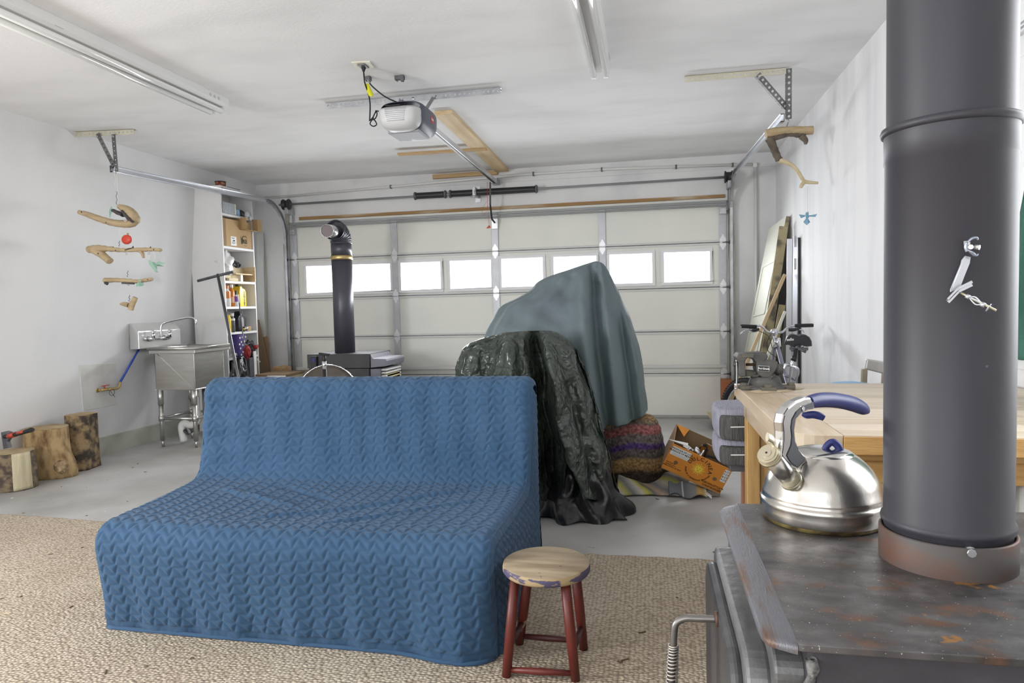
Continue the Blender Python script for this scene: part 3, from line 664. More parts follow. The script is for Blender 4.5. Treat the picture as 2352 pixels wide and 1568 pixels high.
b=B(); b.sphere((SX1-.02,yb3+.03,SHZ[0]+.035),.042,12,8,(.8,1.0,.9)); b.sphere((SX1+.012,yb3+.05,SHZ[0]+.0),.02,8,6,(.6,1,1.5)); tag(b.build('plastic_wrap',mat('clear_wrap',(.62,.63,.66),.25)),'clear crumpled plastic wrap at the right end of the upper shelf','plastic bag')
# shelf 1: cardboard box with logo, plus small open box hung out front
hz=SP(530,500).z-SHZ[1]-.012
r2=root('cardboard_box',(SX1-.1,(SY0+SY1)/2,SHZ[1]),'large brown cardboard box with white label and black logo on the second shelf','box')
ya,yb=SY0+.012,SY1-.008
b=B(); b.bb((SX1-.24,ya,SHZ[1]+.001),(SX1-.012,yb,SHZ[1]+hz)); b.build('carton',m_card,r2,.003)
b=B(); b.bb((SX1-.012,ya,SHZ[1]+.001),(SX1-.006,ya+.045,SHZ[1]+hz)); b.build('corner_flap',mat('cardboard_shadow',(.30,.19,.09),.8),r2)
xf=SX1-.0115
b=B(); l0=sp(532,545).y; l1=sp(545,545).y; zl=SHZ[1]+.015; b.bb((xf,l0,zl),(xf+.0015,l1,zl+.095)); lab=b.build('shipping_label',m_white,r2)
m_ink=mat('black_ink',(.02,.02,.02),.7); b=B()
for i,(z_,w_) in enumerate(((.078,.5),(.070,.35),(.045,.4),(.030,.6),(.022,.5))): b.bb((xf+.0014,l0+(l1-l0)*.2,zl+z_),(xf+.0022,l0+(l1-l0)*(.2+w_),zl+z_+.004))
b.bb((xf+.0014,l0+(l1-l0)*.4,zl+.045),(xf+.0022,l0+(l1-l0)*.7,zl+.058)); b.build('label_print',m_ink,lab)
cy=sp(563,550).y; text('REI',.062,frame((xf+.001,cy+.012,SHZ[1]+.072),(0,1,0),(0,0,1)),m_ink,'box_lettering',r2,.0006,True)
b=B(); zc=SHZ[1]+.1
b.prism([(xf+.0005,cy-.055,zc-.055),(xf+.0005,cy-.035,zc-.055),(xf+.0005,cy-.022,zc+.03),(xf+.0005,cy-.045,zc-.005),(xf+.0005,cy-.062,zc+.03)],(.001,0,0))
b.tube([(xf+.001,cy-.03,zc+.005),(xf+.001,cy-.005,zc+.035),(xf+.001,cy+.01,zc+.022),(xf+.001,cy+.025,zc+.038),(xf+.001,cy+.05,zc+.008)],.0022,5)
b.bb((xf+.0005,cy-.01,SHZ[1]+.028),(xf+.0015,cy+.045,SHZ[1]+.032)); b.build('mountain_logo',m_ink,r2)
# small open box
r2=root('open_box',(SX1+.03,SY1-.06,2.1),'small open cardboard box sticking out over the large box on the second shelf','box')
P=lambda px,py,x: at(px,py,'X',x)
xo=SX1+.015; y0=P(556,520,xo).y; y1=P(583,520,xo).y; z0=P(570,530,xo).z; z1=P(570,502,xo).z; D=.14
b=B(); b.bb((xo-D,y0,z0),(xo+.05,y0+.004,z1)); b.bb((xo-D,y1-.004,z0),(xo+.05,y1,z1)); b.bb((xo-D,y0,z0),(xo+.05,y1,z0+.004)); b.bb((xo-D,y0,z1-.004),(xo,y1,z1)); b.build('carton',m_card,r2)
b=B(); b.bb((xo-D,y0+.004,z0+.004),(xo-D+.004,y1-.004,z1-.004)); b.build('box_bottom',m_cardd,r2)
b=B(); b.prism([(xo+.05,y1,z0),(xo+.05,y1,z1),(xo+.075,y1+.035,z1-.01),(xo+.075,y1+.03,z0)],(-.004,0,0)); b.build('box_flap',m_card,r2)
# shelf 2: plastic bag, cables, wooden tray, blocks
def blob(b,c,r,sc,amp=.25,f=6,n=26,m=18,seed=0):
    c=Vector(c); G=[]
    for i in range(m+1):
        a=PI*i/m; row=[]
        for j in range(n):
            t=2*PI*j/n; d=Vector((math.sin(a)*math.cos(t),math.sin(a)*math.sin(t),math.cos(a)))
            k=1+amp*NZ.fractal(d*f*.35+Vector((seed,seed*2,0)),.8,2.1,3)
            row.append(tuple(c+Vector((d.x*sc[0],d.y*sc[1],d.z*sc[2]))*r*k))
        G.append(row)
    b.grid(np.array(G),True,True); return b
z=SHZ[2]; ya=SY0
b=B(); blob(b,(SX1-.07,ya+.09,z+.17),.10,(.9,.95,1.35),.4,9,seed=3); tag(b.build('plastic_bag',mat('white_bag',(.70,.69,.68),.35)),'crumpled white carrier bag stuffed on the middle shelf','plastic bag')
b=B(); S=smooth_pts([(SX1-.02,ya+.16,z+.17),(SX1,ya+.19,z+.20),(SX1,ya+.22,z+.165),(SX1-.01,ya+.25,z+.19),(SX1-.01,ya+.29,z+.175),(SX1-.02,ya+.27,z+.15),(SX1-.02,ya+.22,z+.15)],5); b.tube(S,.009,7); b.tube([q+np.array([-.02,.01,.012]) for q in S],.007,7)
tag(b.build('cable_coil',m_rubber),'tangled black cable coil behind the carrier bag','cable')
r2=root('wooden_tray',(SX1,SY1-.08,z),'open pale plywood tray lying sideways at the right of the middle shelf','tray')
m_ply=mat('pale_plywood',(.62,.52,.32),.7,col2=(.50,.41,.25),nscale=4)
y0=sp(537,610).y; y1=sp(583,610,-.03).y
b=B(); b.bb((SX1-.10,y0,z+.001),(SX1-.092,y1,z+.155)); b.build('back_panel',m_ply,r2)
b=B(); b.bb((SX1-.10,y1,z+.001),(SX1+.04,y1+.012,z+.16)); b.build('end_panel',m_pine,r2,.001)
b=B(); b.bb((SX1-.092,y0,z+.07),(SX1+.02,y1,z+.082)); b.build('divider',m_pine,r2,.001)
b=B(); b.bb((SX1-.02,y0-.10,z+.001),(SX1+.005,y0+.06,z+.03)); b.bb((SX1-.04,y0-.12,z+.031),(SX1-.02,y0-.03,z+.06)); tag(b.build('wood_offcuts',m_ply,None,.002),'flat pale wood offcuts in front of the plywood tray','offcut')
b=B(); b.bb((SX1-.01,sp(551,640).y,z+.001),(SX1+.012,sp(556,640).y,z+.068)); tag(b.build('white_block',m_white,None,.003),'small upright white block in front of the plywood tray','block')
# shelf 3: bottles
def bottle(px,k,rad,h,nk,mb,mc,label,neck=.012,back=.05,flat=1.0,lab=None,labz=(.2,.7),name='bottle',cat='bottle',cap_h=.03):
    y=sp(px,690,back).y; z=SHZ[k]+.001; x=SX1-back; r2=root(name,(x,y,z),label,cat)
    Q=Matrix(((1,0,0),(0,flat,0),(0,0,1))); b=B(); b.lathe([(0,0),(rad*.9,0),(rad,.006),(rad,h*.72),(rad*.85,h*.84),(neck,h*.93),(neck,h)],(x,y,z),20,Q); b.build('bottle_body',mb,r2)
    b=B(); b.lathe([(0,h),(neck*1.35,h),(neck*1.35,h+cap_h),(0,h+cap_h)],(x,y,z),12,smooth=False); b.build('cap',mc,r2)
    if lab: b=B(); b.lathe([(rad*1.012,h*labz[0]),(rad*1.012,h*labz[1])],(x,y,z),20,Q); b.build('label_band',lab,r2)
    return r2
m_or=mat('orange_liquid',(.62,.20,.03),.25); m_wp=mat('bottle_white',(.80,.80,.78),.35); m_gn=mat('green_print',(.05,.30,.12),.5); m_pu=mat('purple_print',(.22,.08,.42),.5); m_ye=mat('yellow_jug',(.80,.58,.02),.35)
bottle(523,3,.030,.185,.01,m_wp,m_or,'white spray bottle with orange and green label on the bottle shelf',lab=m_or,labz=(.45,.85),back=.03)
bottle(533,3,.027,.20,.01,m_or,m_wp,'clear orange bottle with white cap beside the spray bottle',lab=mat('bottle_print',(.70,.45,.30),.4),labz=(.2,.5),back=.05)
bottle(543,3,.022,.125,.008,m_wp,m_black,'short white bottle with purple label in front of the yellow jug',lab=m_pu,labz=(.4,.85),back=.02,neck=.007,cap_h=.04)
# yellow jug
yc=sp(552,680,.09).y; z=SHZ[3]; r2=root('oil_jug',(SX1-.09,yc,z),'yellow plastic oil jug with black cap on the bottle shelf','jug')
hh=SP(551,656).z-z
b=B(); x=SX1-.06; o=[(-.055,.0),(.06,.0),(.066,.01),(.066,hh*.72),(.05,hh*.86),(.0,hh*.92),(-.01,hh),(-.045,hh),(-.05,hh*.85),(-.058,hh*.7)]
b.prism([(x,yc+a,z+c) for a,c in o],(-.09,0,0)); b.build('jug_body',m_ye,r2,.008)
b=B(); b.tube([(x-.045,yc-.028,z+hh),(x-.045,yc-.028,z+hh+.018)],.018,12); b.build('cap',m_black,r2)
text('PENNZOIL',.034,frame((x+.001,yc+.028,z+hh*.42),(0,0,1),(0,-1,0)),m_ink,'jug_lettering',r2,.0006,True)
b=B(); blob(b,(SX1-.10,SY0+.13,SHZ[3]+.235),.05,(1,1.6,.25),.2,5); tag(b.build('brown_hat',mat('brown_felt',(.24,.15,.08),.9)),'flattened brown cap lying on top of the bottles','cap')
# shelf 4
b=B(); b.bb((SX1-.12,SY0+.002,SHZ[4]+.08),(SX1-.09,SY0+.1,SHZ[3]-.04)); tag(b.build('blue_pack',mat('blue_pack',(.03,.04,.22),.5),None,.004),'dark blue packet behind the grey bottle','packet')
bottle(524,4,.02,.17,.01,m_ye,m_ye,'slim yellow can at the left edge of the second bottle shelf',back=.01,cap_h=.008)
bottle(532,4,.024,.165,.01,mat('grey_bottle',(.10,.11,.14),.4),m_wp,'grey bottle with white shoulder on the second bottle shelf',back=.01,lab=m_wp,labz=(.72,.85))
yc=sp(549,740,.08).y; z=SHZ[4]; r2=root('black_jug',(SX1-.08,yc,z),'black plastic jug with grey label and handle on the second bottle shelf','jug')
b=B(); x=SX1-.04; o=[(-.07,0),(.07,0),(.075,.15),(.055,.17),(.03,.18),(.028,.215),(-.005,.215),(-.01,.19),(-.06,.16),(-.075,.13)]
b.prism([(x,yc+a,z+c) for a,c in o],(-.09,0,0)); b.build('jug_body',m_black,r2,.01)
b=B(); b.prism([(x+.001,yc+a,z+c) for a,c in ((-.028,.05),(.026,.05),(.026,.13),(.0,.16),(-.028,.13))],(.001,0,0)); b.build('label_panel',mat('label_grey',(.30,.29,.33),.5),r2)
r2=root('headlamp',(SX1,yc-.01,z),'round silver lamp head with yellow rim on the second bottle shelf','lamp')
b=B(); c=Vector((SX1+.005,yc-.02,z+.028)); b.lathe([(.004,0),(.024,.004),(.026,.014),(.012,.026),(0,.028)],c,16,Matrix(((0,0,1),(1,0,0),(0,1,0)))); b.build('reflector',m_chrome,r2)
b=B(); b.lathe([(.008,.003),(.013,.006),(.012,.01),(.006,.01)],c-Vector((.0,.038,.005)),12,Matrix(((0,0,1),(1,0,0),(0,1,0)))); b.build('side_lens',m_ye,r2)
b=B(); ya=sp(567,755).y; b.bb((SX1-.03,ya,z+.001),(SX1+.008,ya+.07,z+.05)); tag(b.build('wood_block',m_pine2,None,.003),'small square wooden block with a hole at the shelf end','block')
# shelf 5: polka dot bag etc
yc=sp(548,790,.03).y; z=SHZ[5]; H=SHZ[4]-.03-z
r2=root('polka_dot_bag',(SX1-.03,yc,z),'purple fabric bag with white polka dots on the lower shelf','bag')
b=B(); G=[]
for i in range(15):
    row=[]; t=i/14
    for j in range(25):
        a=2*PI*j/25; c_,s_=math.cos(a),math.sin(a); w=.082*(1-.10*t); X=.055*abs(c_)**.6*(1 if c_>0 else -1); Y=w*abs(s_)**.6*(1 if s_>0 else -1)
        k=1+.06*NZ.noise(Vector((X*25,Y*25,t*5)))
        row.append((SX1-.03+X*k,yc+Y*k,z+.002+H*t))
    G.append(row)
b.grid(np.array(G),True,True); b.build('bag_body',mat('purple_fabric',(.075,.05,.20),.8),r2)
b=B()
for (u,v) in ((-.8,.9),(-.15,.92),(.65,.93),(-.5,.70),(.3,.72),(-.1,.55),(.7,.55),(.25,.38),(-.75,.40),(-.15,.22),(.6,.24),(-.6,.1),(.25,.08),(-.95,.6)):
    y=yc+u*.07; zz=z+H*v*.95; b.lathe([(0,0),(.0105,0),(.0105,.0022),(0,.0022)],(SX1+.0245,y,zz),12,Matrix(((0,0,1),(1,0,0),(0,1,0))),smooth=False)
b.build('white_dot',mat('dot_white',(.78,.72,.62),.7),r2)
b=B(); b.sphere((SX1+.02,SY0+.05,z+.03),.028,10,8,(1,1.2,.8)); b.tube([(SX1+.03,SY0+.02,z+.02),(SX1+.035,SY0+.07,z+.045),(SX1+.03,SY0+.1,z+.02)],.006,6); tag(b.build('white_rag',mat('rag',(.60,.62,.58),.9)),'crumpled pale rag left of the polka dot bag','rag')
b=B(); blob(b,(SX1-.02,SY0+.17,SHZ[6]+.30),.17,(.75,1.0,1.9),.25,8,seed=5,n=40,m=26); tag(b.build('bin_bag',mat('black_bin_bag',(.012,.012,.015),.22,spec=.7,bump=.8,nscale=5,bscale=18)),'shiny black bin bag in the bottom bay of the shelf unit','bin bag')

# things standing in front of the shelf unit
r2=root('floor_scraper',(-3.55,5.75,0),'black T-handled pole leaning against the side of the shelf unit','pole')
b=B(); A_=at(500,630,'Y',6.05); C_=at(548,870,'Y',5.65); d_=(C_-A_)*1.9
A=A_; Cc=A_+d_; k=(0.02-A.z)/(Cc.z-A.z); foot=A+(Cc-A)*k; b.tube([A,foot],.014,10); b.build('shaft',mat('pole_metal',(.17,.17,.18),.3,.8),r2)
b=B(); b.tube([at(454,645,'Y',6.02),at(500,633,'Y',6.05),at(536,624,'Y',6.07)],.0135,10); b.build('cross_handle',m_dsteel,r2)
r2=root('thin_rod_tool',(-4.0,6.2,0),'thin black rod with white tip and red gloves draped on it by the shelf','rod')
b=B(); A=at(547,676,'X',SX1+.06); D_=at(569,865,'X',SX1+.12); d_=(D_-A); k=(0.0-A.z)/d_.z; b.tube([A,A+d_*k],.006,7); b.build('shaft',m_dsteel,r2)
b=B(); b.tube([A,A+d_*.1],.007,7); b.build('white_tip',m_white,r2)
r2=root('red_gloves',at(578,800,'X',SX1+.12),'pair of bunched red work gloves in front of the lower shelf','gloves')
m_rg=mat('red_glove',(.28,.02,.02),.75,col2=(.28,.02,.02),nscale=30,bump=.6,bscale=60)
b=B(); c=at(568,808,'X',SX1+.12); blob(b,c,.042,(.7,1.0,1.5),.45,8,seed=8); b.build('glove',m_rg,r2)
b=B(); c=at(587,797,'X',SX1+.13); blob(b,c,.022,(1,1.1,1),.4,8,seed=9)
for a in (-.5,0,.5): b.tube([c,c+Vector((0,.045,.01+.02*a))],[.010,.007],7)
b.build('glove',m_rg,r2)
r2=root('black_backpack',at(575,830,'X',SX1+.07),'black bag with straps slumped beside the polka dot bag','bag')
b=B(); c=at(573,808,'X',SX1+.02); blob(b,c,.075,(.7,1.0,1.6),.3,6,seed=11); b.build('bag_body',m_rubber,r2)
b=B(); b.tube(smooth_pts([at(566,792,'X',SX1+.06),at(576,788,'X',SX1+.06),at(584,798,'X',SX1+.07),at(585,812,'X',SX1+.07)],5),.010,8,flat=.4); b.build('strap',mat('grey_strap',(.10,.10,.11),.8),r2)
# dark metal stand and white strip
r2=root('upright_grey_plinth',at(577,870,'X',SX1+.1),'dark grey upright slab with a white edge beside the shelf unit','plinth')
q=at(573,822,'X',SX1+.09); q2=at(583,822,'X',SX1+.09)
b=B(); b.bb((SX1+.01,q.y,0),(SX1+.09,q2.y,q.z)); b.build('plinth_body',mat('panel_grey',(.09,.09,.105),.5),r2,.003)
b=B(); q3=at(588,806,'X',SX1+.09); b.bb((SX1+.08,q2.y,0),(SX1+.092,q3.y,q3.z)); b.build('white_edge',m_white,r2)
b=B()
for P_ in ([(590,826),(598,830),(594,834)],[(590,822),(594,829),(590,833)]): b.tube([at(x,y,'X',SX1+.12) for x,y in P_],.003,5)
b.build('wire_hook',m_white,r2)

# boards leaning in the left corner
def lean(name,q,Yb,m,label,cat,th=.02,lift=0):
    """board whose front outline (px,py) lies on plane Y=Yb, bottom extended to the floor"""
    P=[at(x,y,'Y',Yb) for x,y in q]; zb=min(p.z for p in P)
    b=B(); b.prism(P,(0,th,0)); o=b.build(name,m,None,.002); return tag(o,label,cat)
def vboard(name,px0,px1,pyt,Yt,m,label,cat,w=None,th=.02):
    a=at(px0,pyt,'Y',Yt); c=at(px1,pyt,'Y',Yt); b=B(); b.add([(a.x,Yt-.10,0),(c.x,Yt-.10,0),(c.x,Yt,a.z),(a.x,Yt,a.z),(a.x,Yt-.10+th,0),(c.x,Yt-.10+th,0),(c.x,Yt+th,a.z),(a.x,Yt+th,a.z)],[(0,1,2,3),(4,7,6,5),(0,4,5,1),(3,2,6,7),(0,3,7,4),(1,5,6,2)])
    o=b.build(name,m,None,.002); return tag(o,label,cat)
m_wb=mat('white_board',(.72,.73,.70),.6,col2=(.62,.63,.58),nscale=4,stretch=(3,3,.4))
vboard('white_board',588,604,535,7.34,m_wb,'tall white painted board standing in the left corner','board')
vboard('white_board',606.5,609,592,7.36,mat('cream_board',(.62,.60,.48),.6),'narrow cream strip standing behind the tall white board','board')
m_hb=mat('brown_hardboard',(.27,.18,.105),.75,col2=(.22,.145,.08),nscale=6)
def poly_board(name,q,Y,m,label,cat,th=.012):
    P=[at(x,y,'Y',Y) for x,y in q]; n=len(P); Q=[]
    for p in P: Q.append(Vector((p.x,Y,max(p.z,0.0))))
    b=B(); b.prism(Q,(0,th,0)); return tag(b.build(name,m),label,cat)
poly_board('hardboard_offcut',[(582,734),(594,734),(622,868),(622,940),(575,940)],7.20,m_hb,'tapered brown hardboard offcut leaning beside the shelf unit','offcut')
poly_board('hardboard_offcut',[(604,774),(615,771),(618,790),(622,880),(604,880)],7.24,mat('hardboard_light',(.33,.23,.14),.75),'smaller light brown hardboard offcut behind the tapered one','offcut')
# low wood pile in the corner
for i,(q0,q1,Y,z0,z1,m,l) in enumerate((((590,862),(655,862),6.6,0,.62,m_ply,'low plywood crate with pale top near the left corner'),)):
    a=at(590,862,'Y',6.6); c=at(655,858,'Y',6.6); r2=root('plywood_crate',((a.x+c.x)/2,6.7,0),l,'crate')
    b=B(); b.bb((a.x,6.6,0),(c.x,6.98,a.z-.01)); b.build('crate_body',m_ply,r2,.003)
    b=B(); b.bb((a.x-.01,6.59,a.z-.01),(c.x+.01,7.0,a.z+.012)); b.build('crate_lid',m_hb,r2,.002)
    b=B(); b.bb((a.x+.13,6.58,a.z-.03),(c.x+.012,6.592,a.z)); b.build('white_trim',m_white,r2)
a=at(635,842,'Y',7.1); c=at(659,842,'Y',7.1); b=B(); b.bb((a.x,7.0,0),(c.x,7.2,a.z)); b.bb((a.x+.02,6.98,a.z-.02),(a.x+.05,7.22,a.z+.01)); tag(b.build('wood_offcut_stack',m_pine2,None,.004),'upright block of pale timber offcuts by the left door track','offcut')

# ---------------------------------------------------------------- stainless sink
KY0,KY1=5.30,6.02; KX0=xwall(.95)+.02; 
p=at(446,800,'Z',.915)
KX1=-4.03; KY0=5.50; zr=.915
def kp(px,py,z): return at(px,py,'Z',z)
r=root('utility_sink',(-4.3,5.7,0),'stainless steel utility sink on tubular legs against the left wall','sink')
fl=at(340,800,'Y',5.47); fr=at(446,800,'Y',5.47); bk=at(530,786,'X',fr.x)
X0,X1=fl.x,fr.x; Y0=5.47; Y1=bk.y; zr=fr.z
print('sink',X0,X1,Y0,Y1,zr,bk)
Y1=min(Y1,6.25)
b=B()    # rim: rolled edge tube all round
b.tube([(X0+.0,Y0,zr),(X1,Y0,zr),(X1,Y1,zr),(X0,Y1,zr),(X0,Y0,zr)],.016,10); b.build('rolled_rim',m_ss,r)
b=B(); t_=.012; zb=zr-.045
b.bb((X0,Y0+.005,zb),(X1,Y0+.02,zr)); b.bb((X0,Y1-.02,zb),(X1,Y1-.005,zr)); b.bb((X1-.02,Y0+.005,zb),(X1-.004,Y1-.005,zr)); b.bb((X0,Y0+.005,zb),(X0+.015,Y1-.005,zr)); b.build('apron',m_ss,r,.004)
bx0,bx1,by0,by1,zbot=X0+.03,X1-.035,Y0+.035,Y1-.06,.53
b=B(); s=.012
b.bb((bx0,by0,zbot),(bx1,by0+s,zr-.02)); b.bb((bx0,by1-s,zbot),(bx1,by1,zr-.02)); b.bb((bx0,by0,zbot),(bx0+s,by1,zr-.02)); b.bb((bx1-s,by0,zbot),(bx1,by1,zr-.02)); b.bb((bx0,by0,zbot-.004),(bx1,by1,zbot+.008)); b.build('basin',m_ss,r,.008,seg=3)
# backsplash box on the wall with chamfered top
zt=1.145; xb=xwall(1.0); xs_=-4.37
yb0=at(312,780,'X',-4.47).y; yb1=at(418,760,'X',-4.40).y
print('bs',yb0,yb1)
b=B(); b.prism([(xb+.01,Y0-.02,zr-.0),(xb+.105,Y0-.02,zr),(xb+.105,Y0-.02,zt-.075),(xb+.035,Y0-.02,zt),(xb+.01,Y0-.02,zt)],(0,Y1-Y0+.02,0)); b.build('backsplash',m_ssb,r,.004)
xf=xb+.105; zc=zr+.09; ym=(Y0+Y1)/2-.06
b=B(); b.tube([(xf+.05,ym-.11,zc),(xf+.05,ym+.11,zc)],.014,10)
for y in (ym-.11,ym+.11): b.tube([(xf-.002,y,zc),(xf+.06,y,zc)],[.028,.016],12); b.tube([(xf+.05,y,zc),(xf+.05,y,zc+.06)],[.018,.014],10)
b.build('faucet_body',m_chrome,r)
b=B(); b.tube(smooth_pts([(xf+.05,ym,zc),(xf+.05,ym,zc+.11),(xf+.075,ym+.03,zc+.145),(xf+.17,ym+.12,zc+.175),(xf+.23,ym+.17,zc+.185),(xf+.265,ym+.2,zc+.165),(xf+.27,ym+.205,zc+.12)],5),.011,10); b.build('spout',m_chrome,r)
for s_ in (-1,1):
    b=B(); y=ym+s_*.11; b.tube([(xf+.05,y,zc+.065),(xf+.11,y-.03,zc+.07)],[.011,.008],8,flat=.6); b.lathe([(.016,0),(.017,.012),(.01,.02),(0,.02)],(xf+.05,y,zc+.055),12); b.build('lever_handle',m_chrome,r)
for (lx,ly) in ((bx0+.03,by0+.02),(bx1-.03,by0+.02),(bx0+.03,by1-.02),(bx1-.03,by1-.02)):
    b=B(); b.tube([(lx,ly,zbot),(lx,ly,zbot-.14)],.026,12); b.tube([(lx,ly,zbot-.13),(lx,ly,.06)],.020,12); b.tube([(lx,ly,.065),(lx,ly,.0)],[.013,.012],10); b.tube([(lx,ly,.24),(lx,ly,.29)],.027,12); b.build('leg',m_ss,r)
b=B(); L_=[(bx0+.03,by0+.02),(bx1-.03,by0+.02),(bx1-.03,by1-.02),(bx0+.03,by1-.02)]
for i in range(4): b.tube([(*L_[i],.265),(*L_[(i+1)%4],.265)],.013,10)
b.build('cross_brace',m_ss,r)
b=B(); cx=(bx0+bx1)/2+.04; cy=(by0+by1)/2
b.tube([(cx,cy,zbot),(cx,cy,.42)],.028,12); b.tube(smooth_pts([(cx,cy,.44),(cx,cy,.30),(cx,cy+.02,.22),(cx-.05,cy-.02,.17),(cx-.11,cy-.04,.19),(cx-.13,cy-.05,.15),(cx-.11,cy-.05,.02)],5),.033,12)
b.build('waste_pipe',m_pvc,r)
b=B(); b.tube([(cx+.06,cy+.03,zbot),(cx+.06,cy+.03,.1)],.014,8); b.tube([(cx-.09,cy-.04,.11),(cx-.08,cy-.04,.12)],.037,12); b.build('supply_pipe',m_dsteel,r)
# access panel, valve, hose
P=[wl(181,838),wl(264,833),wl(266,929),wl(190,944)]
b=B(); off=Vector((.004,0,0)); b.prism([p-Vector((.002,0,0)) for p in P],(.008,0,0)); tag(b.build('access_panel',mat('patch_paint',(.74,.74,.72),.8,col2=(.66,.66,.63),nscale=8,bump=.5,bscale=30,dist=.005),None,.003),'square painted-over access panel patch on the left wall','panel')
r2=root('water_valve',wl(222,895),'brass valve with red lever sticking out of the wall panel','valve')
m_br=mat('brass',(.62,.46,.20),.35,.9); q=wl(222,896,.0)
b=B(); b.lathe([(.022,0),(.018,.008),(.01,.01)],q,12,Matrix(((0,0,1),(1,0,0),(0,1,0)))); b.tube([q,q+Vector((.05,.02,0))],.010,8); b.tube([q+Vector((.04,.0,0)),q+Vector((.05,.10,0))],.012,8); b.tube(smooth_pts([q+Vector((.05,.08,0)),q+Vector((.055,.17,-.004)),q+Vector((.055,.20,.02)),q+Vector((.05,.215,.045))],4),.012,8); b.build('valve_body',m_br,r2)
b=B(); b.tube([q+Vector((.045,.04,.01)),q+Vector((.045,.04,.03))],.006,6); b.bar(q+Vector((.045,.01,.035)),q+Vector((.045,.09,.035)),.014,.006); b.build('lever',m_red,r2)
b=B(); b.tube([q+Vector((.062,.1+.03*math.sin(a),-.03+.03*math.cos(a))) for a in np.linspace(0,5.5,12)]+[q+Vector((.065,.13,-.08))],.002,5); b.build('cable_tie',m_black,r2)
e=q+Vector((.05,.215,.045)); top=at(322,797,'X',e.x+.02)
b=B(); b.tube([e,e+(top-e)*1.12],.0095,10); tag(b.build('blue_pipe',mat('blue_pex',(.02,.07,.42),.4)),'blue plastic water pipe running diagonally from the valve up behind the sink','pipe')

# ---------------------------------------------------------------- logs and hatchet
m_cut=mat('fresh_cut_wood',(.50,.39,.23),.8,col2=(.34,.24,.12),nscale=6,bump=.4,bscale=30)
m_lbark=mat('mottled_bark',(.25,.19,.12),.9,col2=(.085,.065,.05),nscale=20,lo=.42,hi=.6,bump=1.0,bscale=30,dist=.02)
m_lbarkd=mat('dark_mottled_bark',(.30,.21,.11),.9,col2=(.05,.038,.03),nscale=14,lo=.40,hi=.58,bump=1.0,bscale=26,dist=.02)
m_peel=mat('peeled_log',(.46,.32,.155),.8,col2=(.17,.095,.04),nscale=11,stretch=(2,2,.8),lo=.45,hi=.68,bump=.5,bscale=24)
def log(px,pyf,r_,h,mb,label,seed,lobes=(),flat=None,flare=.05,name='log_round'):
    f=at(px,pyf,'Z',0); d=Vector((f.x-CAM.x,f.y-CAM.y,0)).normalized(); c=f+d*r_
    c.x=max(c.x,XLB+r_*1.05+.033)
    r=root(name,c,label,'log'); n=48; m=22; G=[]
    def R(a,t):
        k=1+.05*NZ.noise(Vector((math.cos(a)*1.5+seed,math.sin(a)*1.5,t*1.2)))+.02*NZ.noise(Vector((math.cos(a)*6,math.sin(a)*6+seed,t*4)))
        k*=1+flare*(1-t)**2
        for (la,lt,lw,lh,lA) in lobes:
            da=(a-la+PI)%(2*PI)-PI; k+=lA*math.exp(-(da/lw)**2-((t-lt)/lh)**2)
        rr=r_*k
        if flat:
            ca=math.cos(a-flat[0])
            if ca>0: rr=min(rr,flat[1]*r_/max(ca,1e-3))
        return rr
    for i in range(m+1):
        t=i/m; G.append([(c.x+R(2*PI*j/n,t)*math.cos(2*PI*j/n),c.y+R(2*PI*j/n,t)*math.sin(2*PI*j/n),h*t) for j in range(n)])
    b=B(); b.grid(np.array(G),True,True); b.add(G[0],[tuple(range(n))[::-1]]); b.build('bark_side',mb,r)
    T=[]
    for k in (1.0,.75,.5,.25,.02): T.append([(c.x+(x-c.x)*k,c.y+(y-c.y)*k,h+.001+.004*NZ.noise(Vector((x*20*k,y*20*k,0)))+(1-k)*.004) for x,y,z in G[-1]])
    b=B(); b.grid(np.array(T),True,True); b.build('cut_face',m_cut,r)
    return r,c,R
va=lambda c: math.atan2(CAM.y-c.y,CAM.x-c.x)     # angle that faces the camera
r1,c1,_=log(34,1129,.135,.265,m_lbark,'short thick log round with a hatchet stuck in it at the left edge',1.0)
a0=va(c1)
b=B(); G=[]
for i in range(12):
    row=[]
    for j in range(9):
        a=a0-.05+.85*j/8; rr=.135*(1.03+.05*(1-i/11)**2)+.004*NZ.noise(Vector((j,i*.5,0))); row.append((c1.x+rr*math.cos(a),c1.y+rr*math.sin(a),.006+.26*i/11))
    G.append(row)
b.grid(np.array(G)); b.build('split_face',mat('pale_split_wood',(.70,.62,.42),.7,col2=(.52,.45,.30),nscale=5,stretch=(6,6,.6),bump=.4,bscale=30),r1,solid=.01)
r2_,c2,_=log(98,1100,.150,.375,m_peel,'pale peeled log round with a knotty root bulge, middle of the three logs',4.0,lobes=((va(Vector((-4.4,4.5,0)))+.75,.12,.55,.35,.55),),flare=.08)
b=B(); p=at(132,1074,'Y',c2.y-.135); blob(b,p+Vector((0,.03,0)),.052,(1,.7,.9),.3,8,seed=2); b.build('knot',mat('dark_knot',(.22,.14,.07),.8,col2=(.50,.38,.22),nscale=14,bump=.8,bscale=30),r2_)
r3,c3,_=log(194,1080,.115,.435,m_lbarkd,'tall dark-barked log round nearest the sink',9.0,lobes=((va(Vector((-4.4,4.6,0)))-.9,.12,.8,.42,.45),),flat=(va(Vector((-4.4,4.6,0)))+1.0,.8))
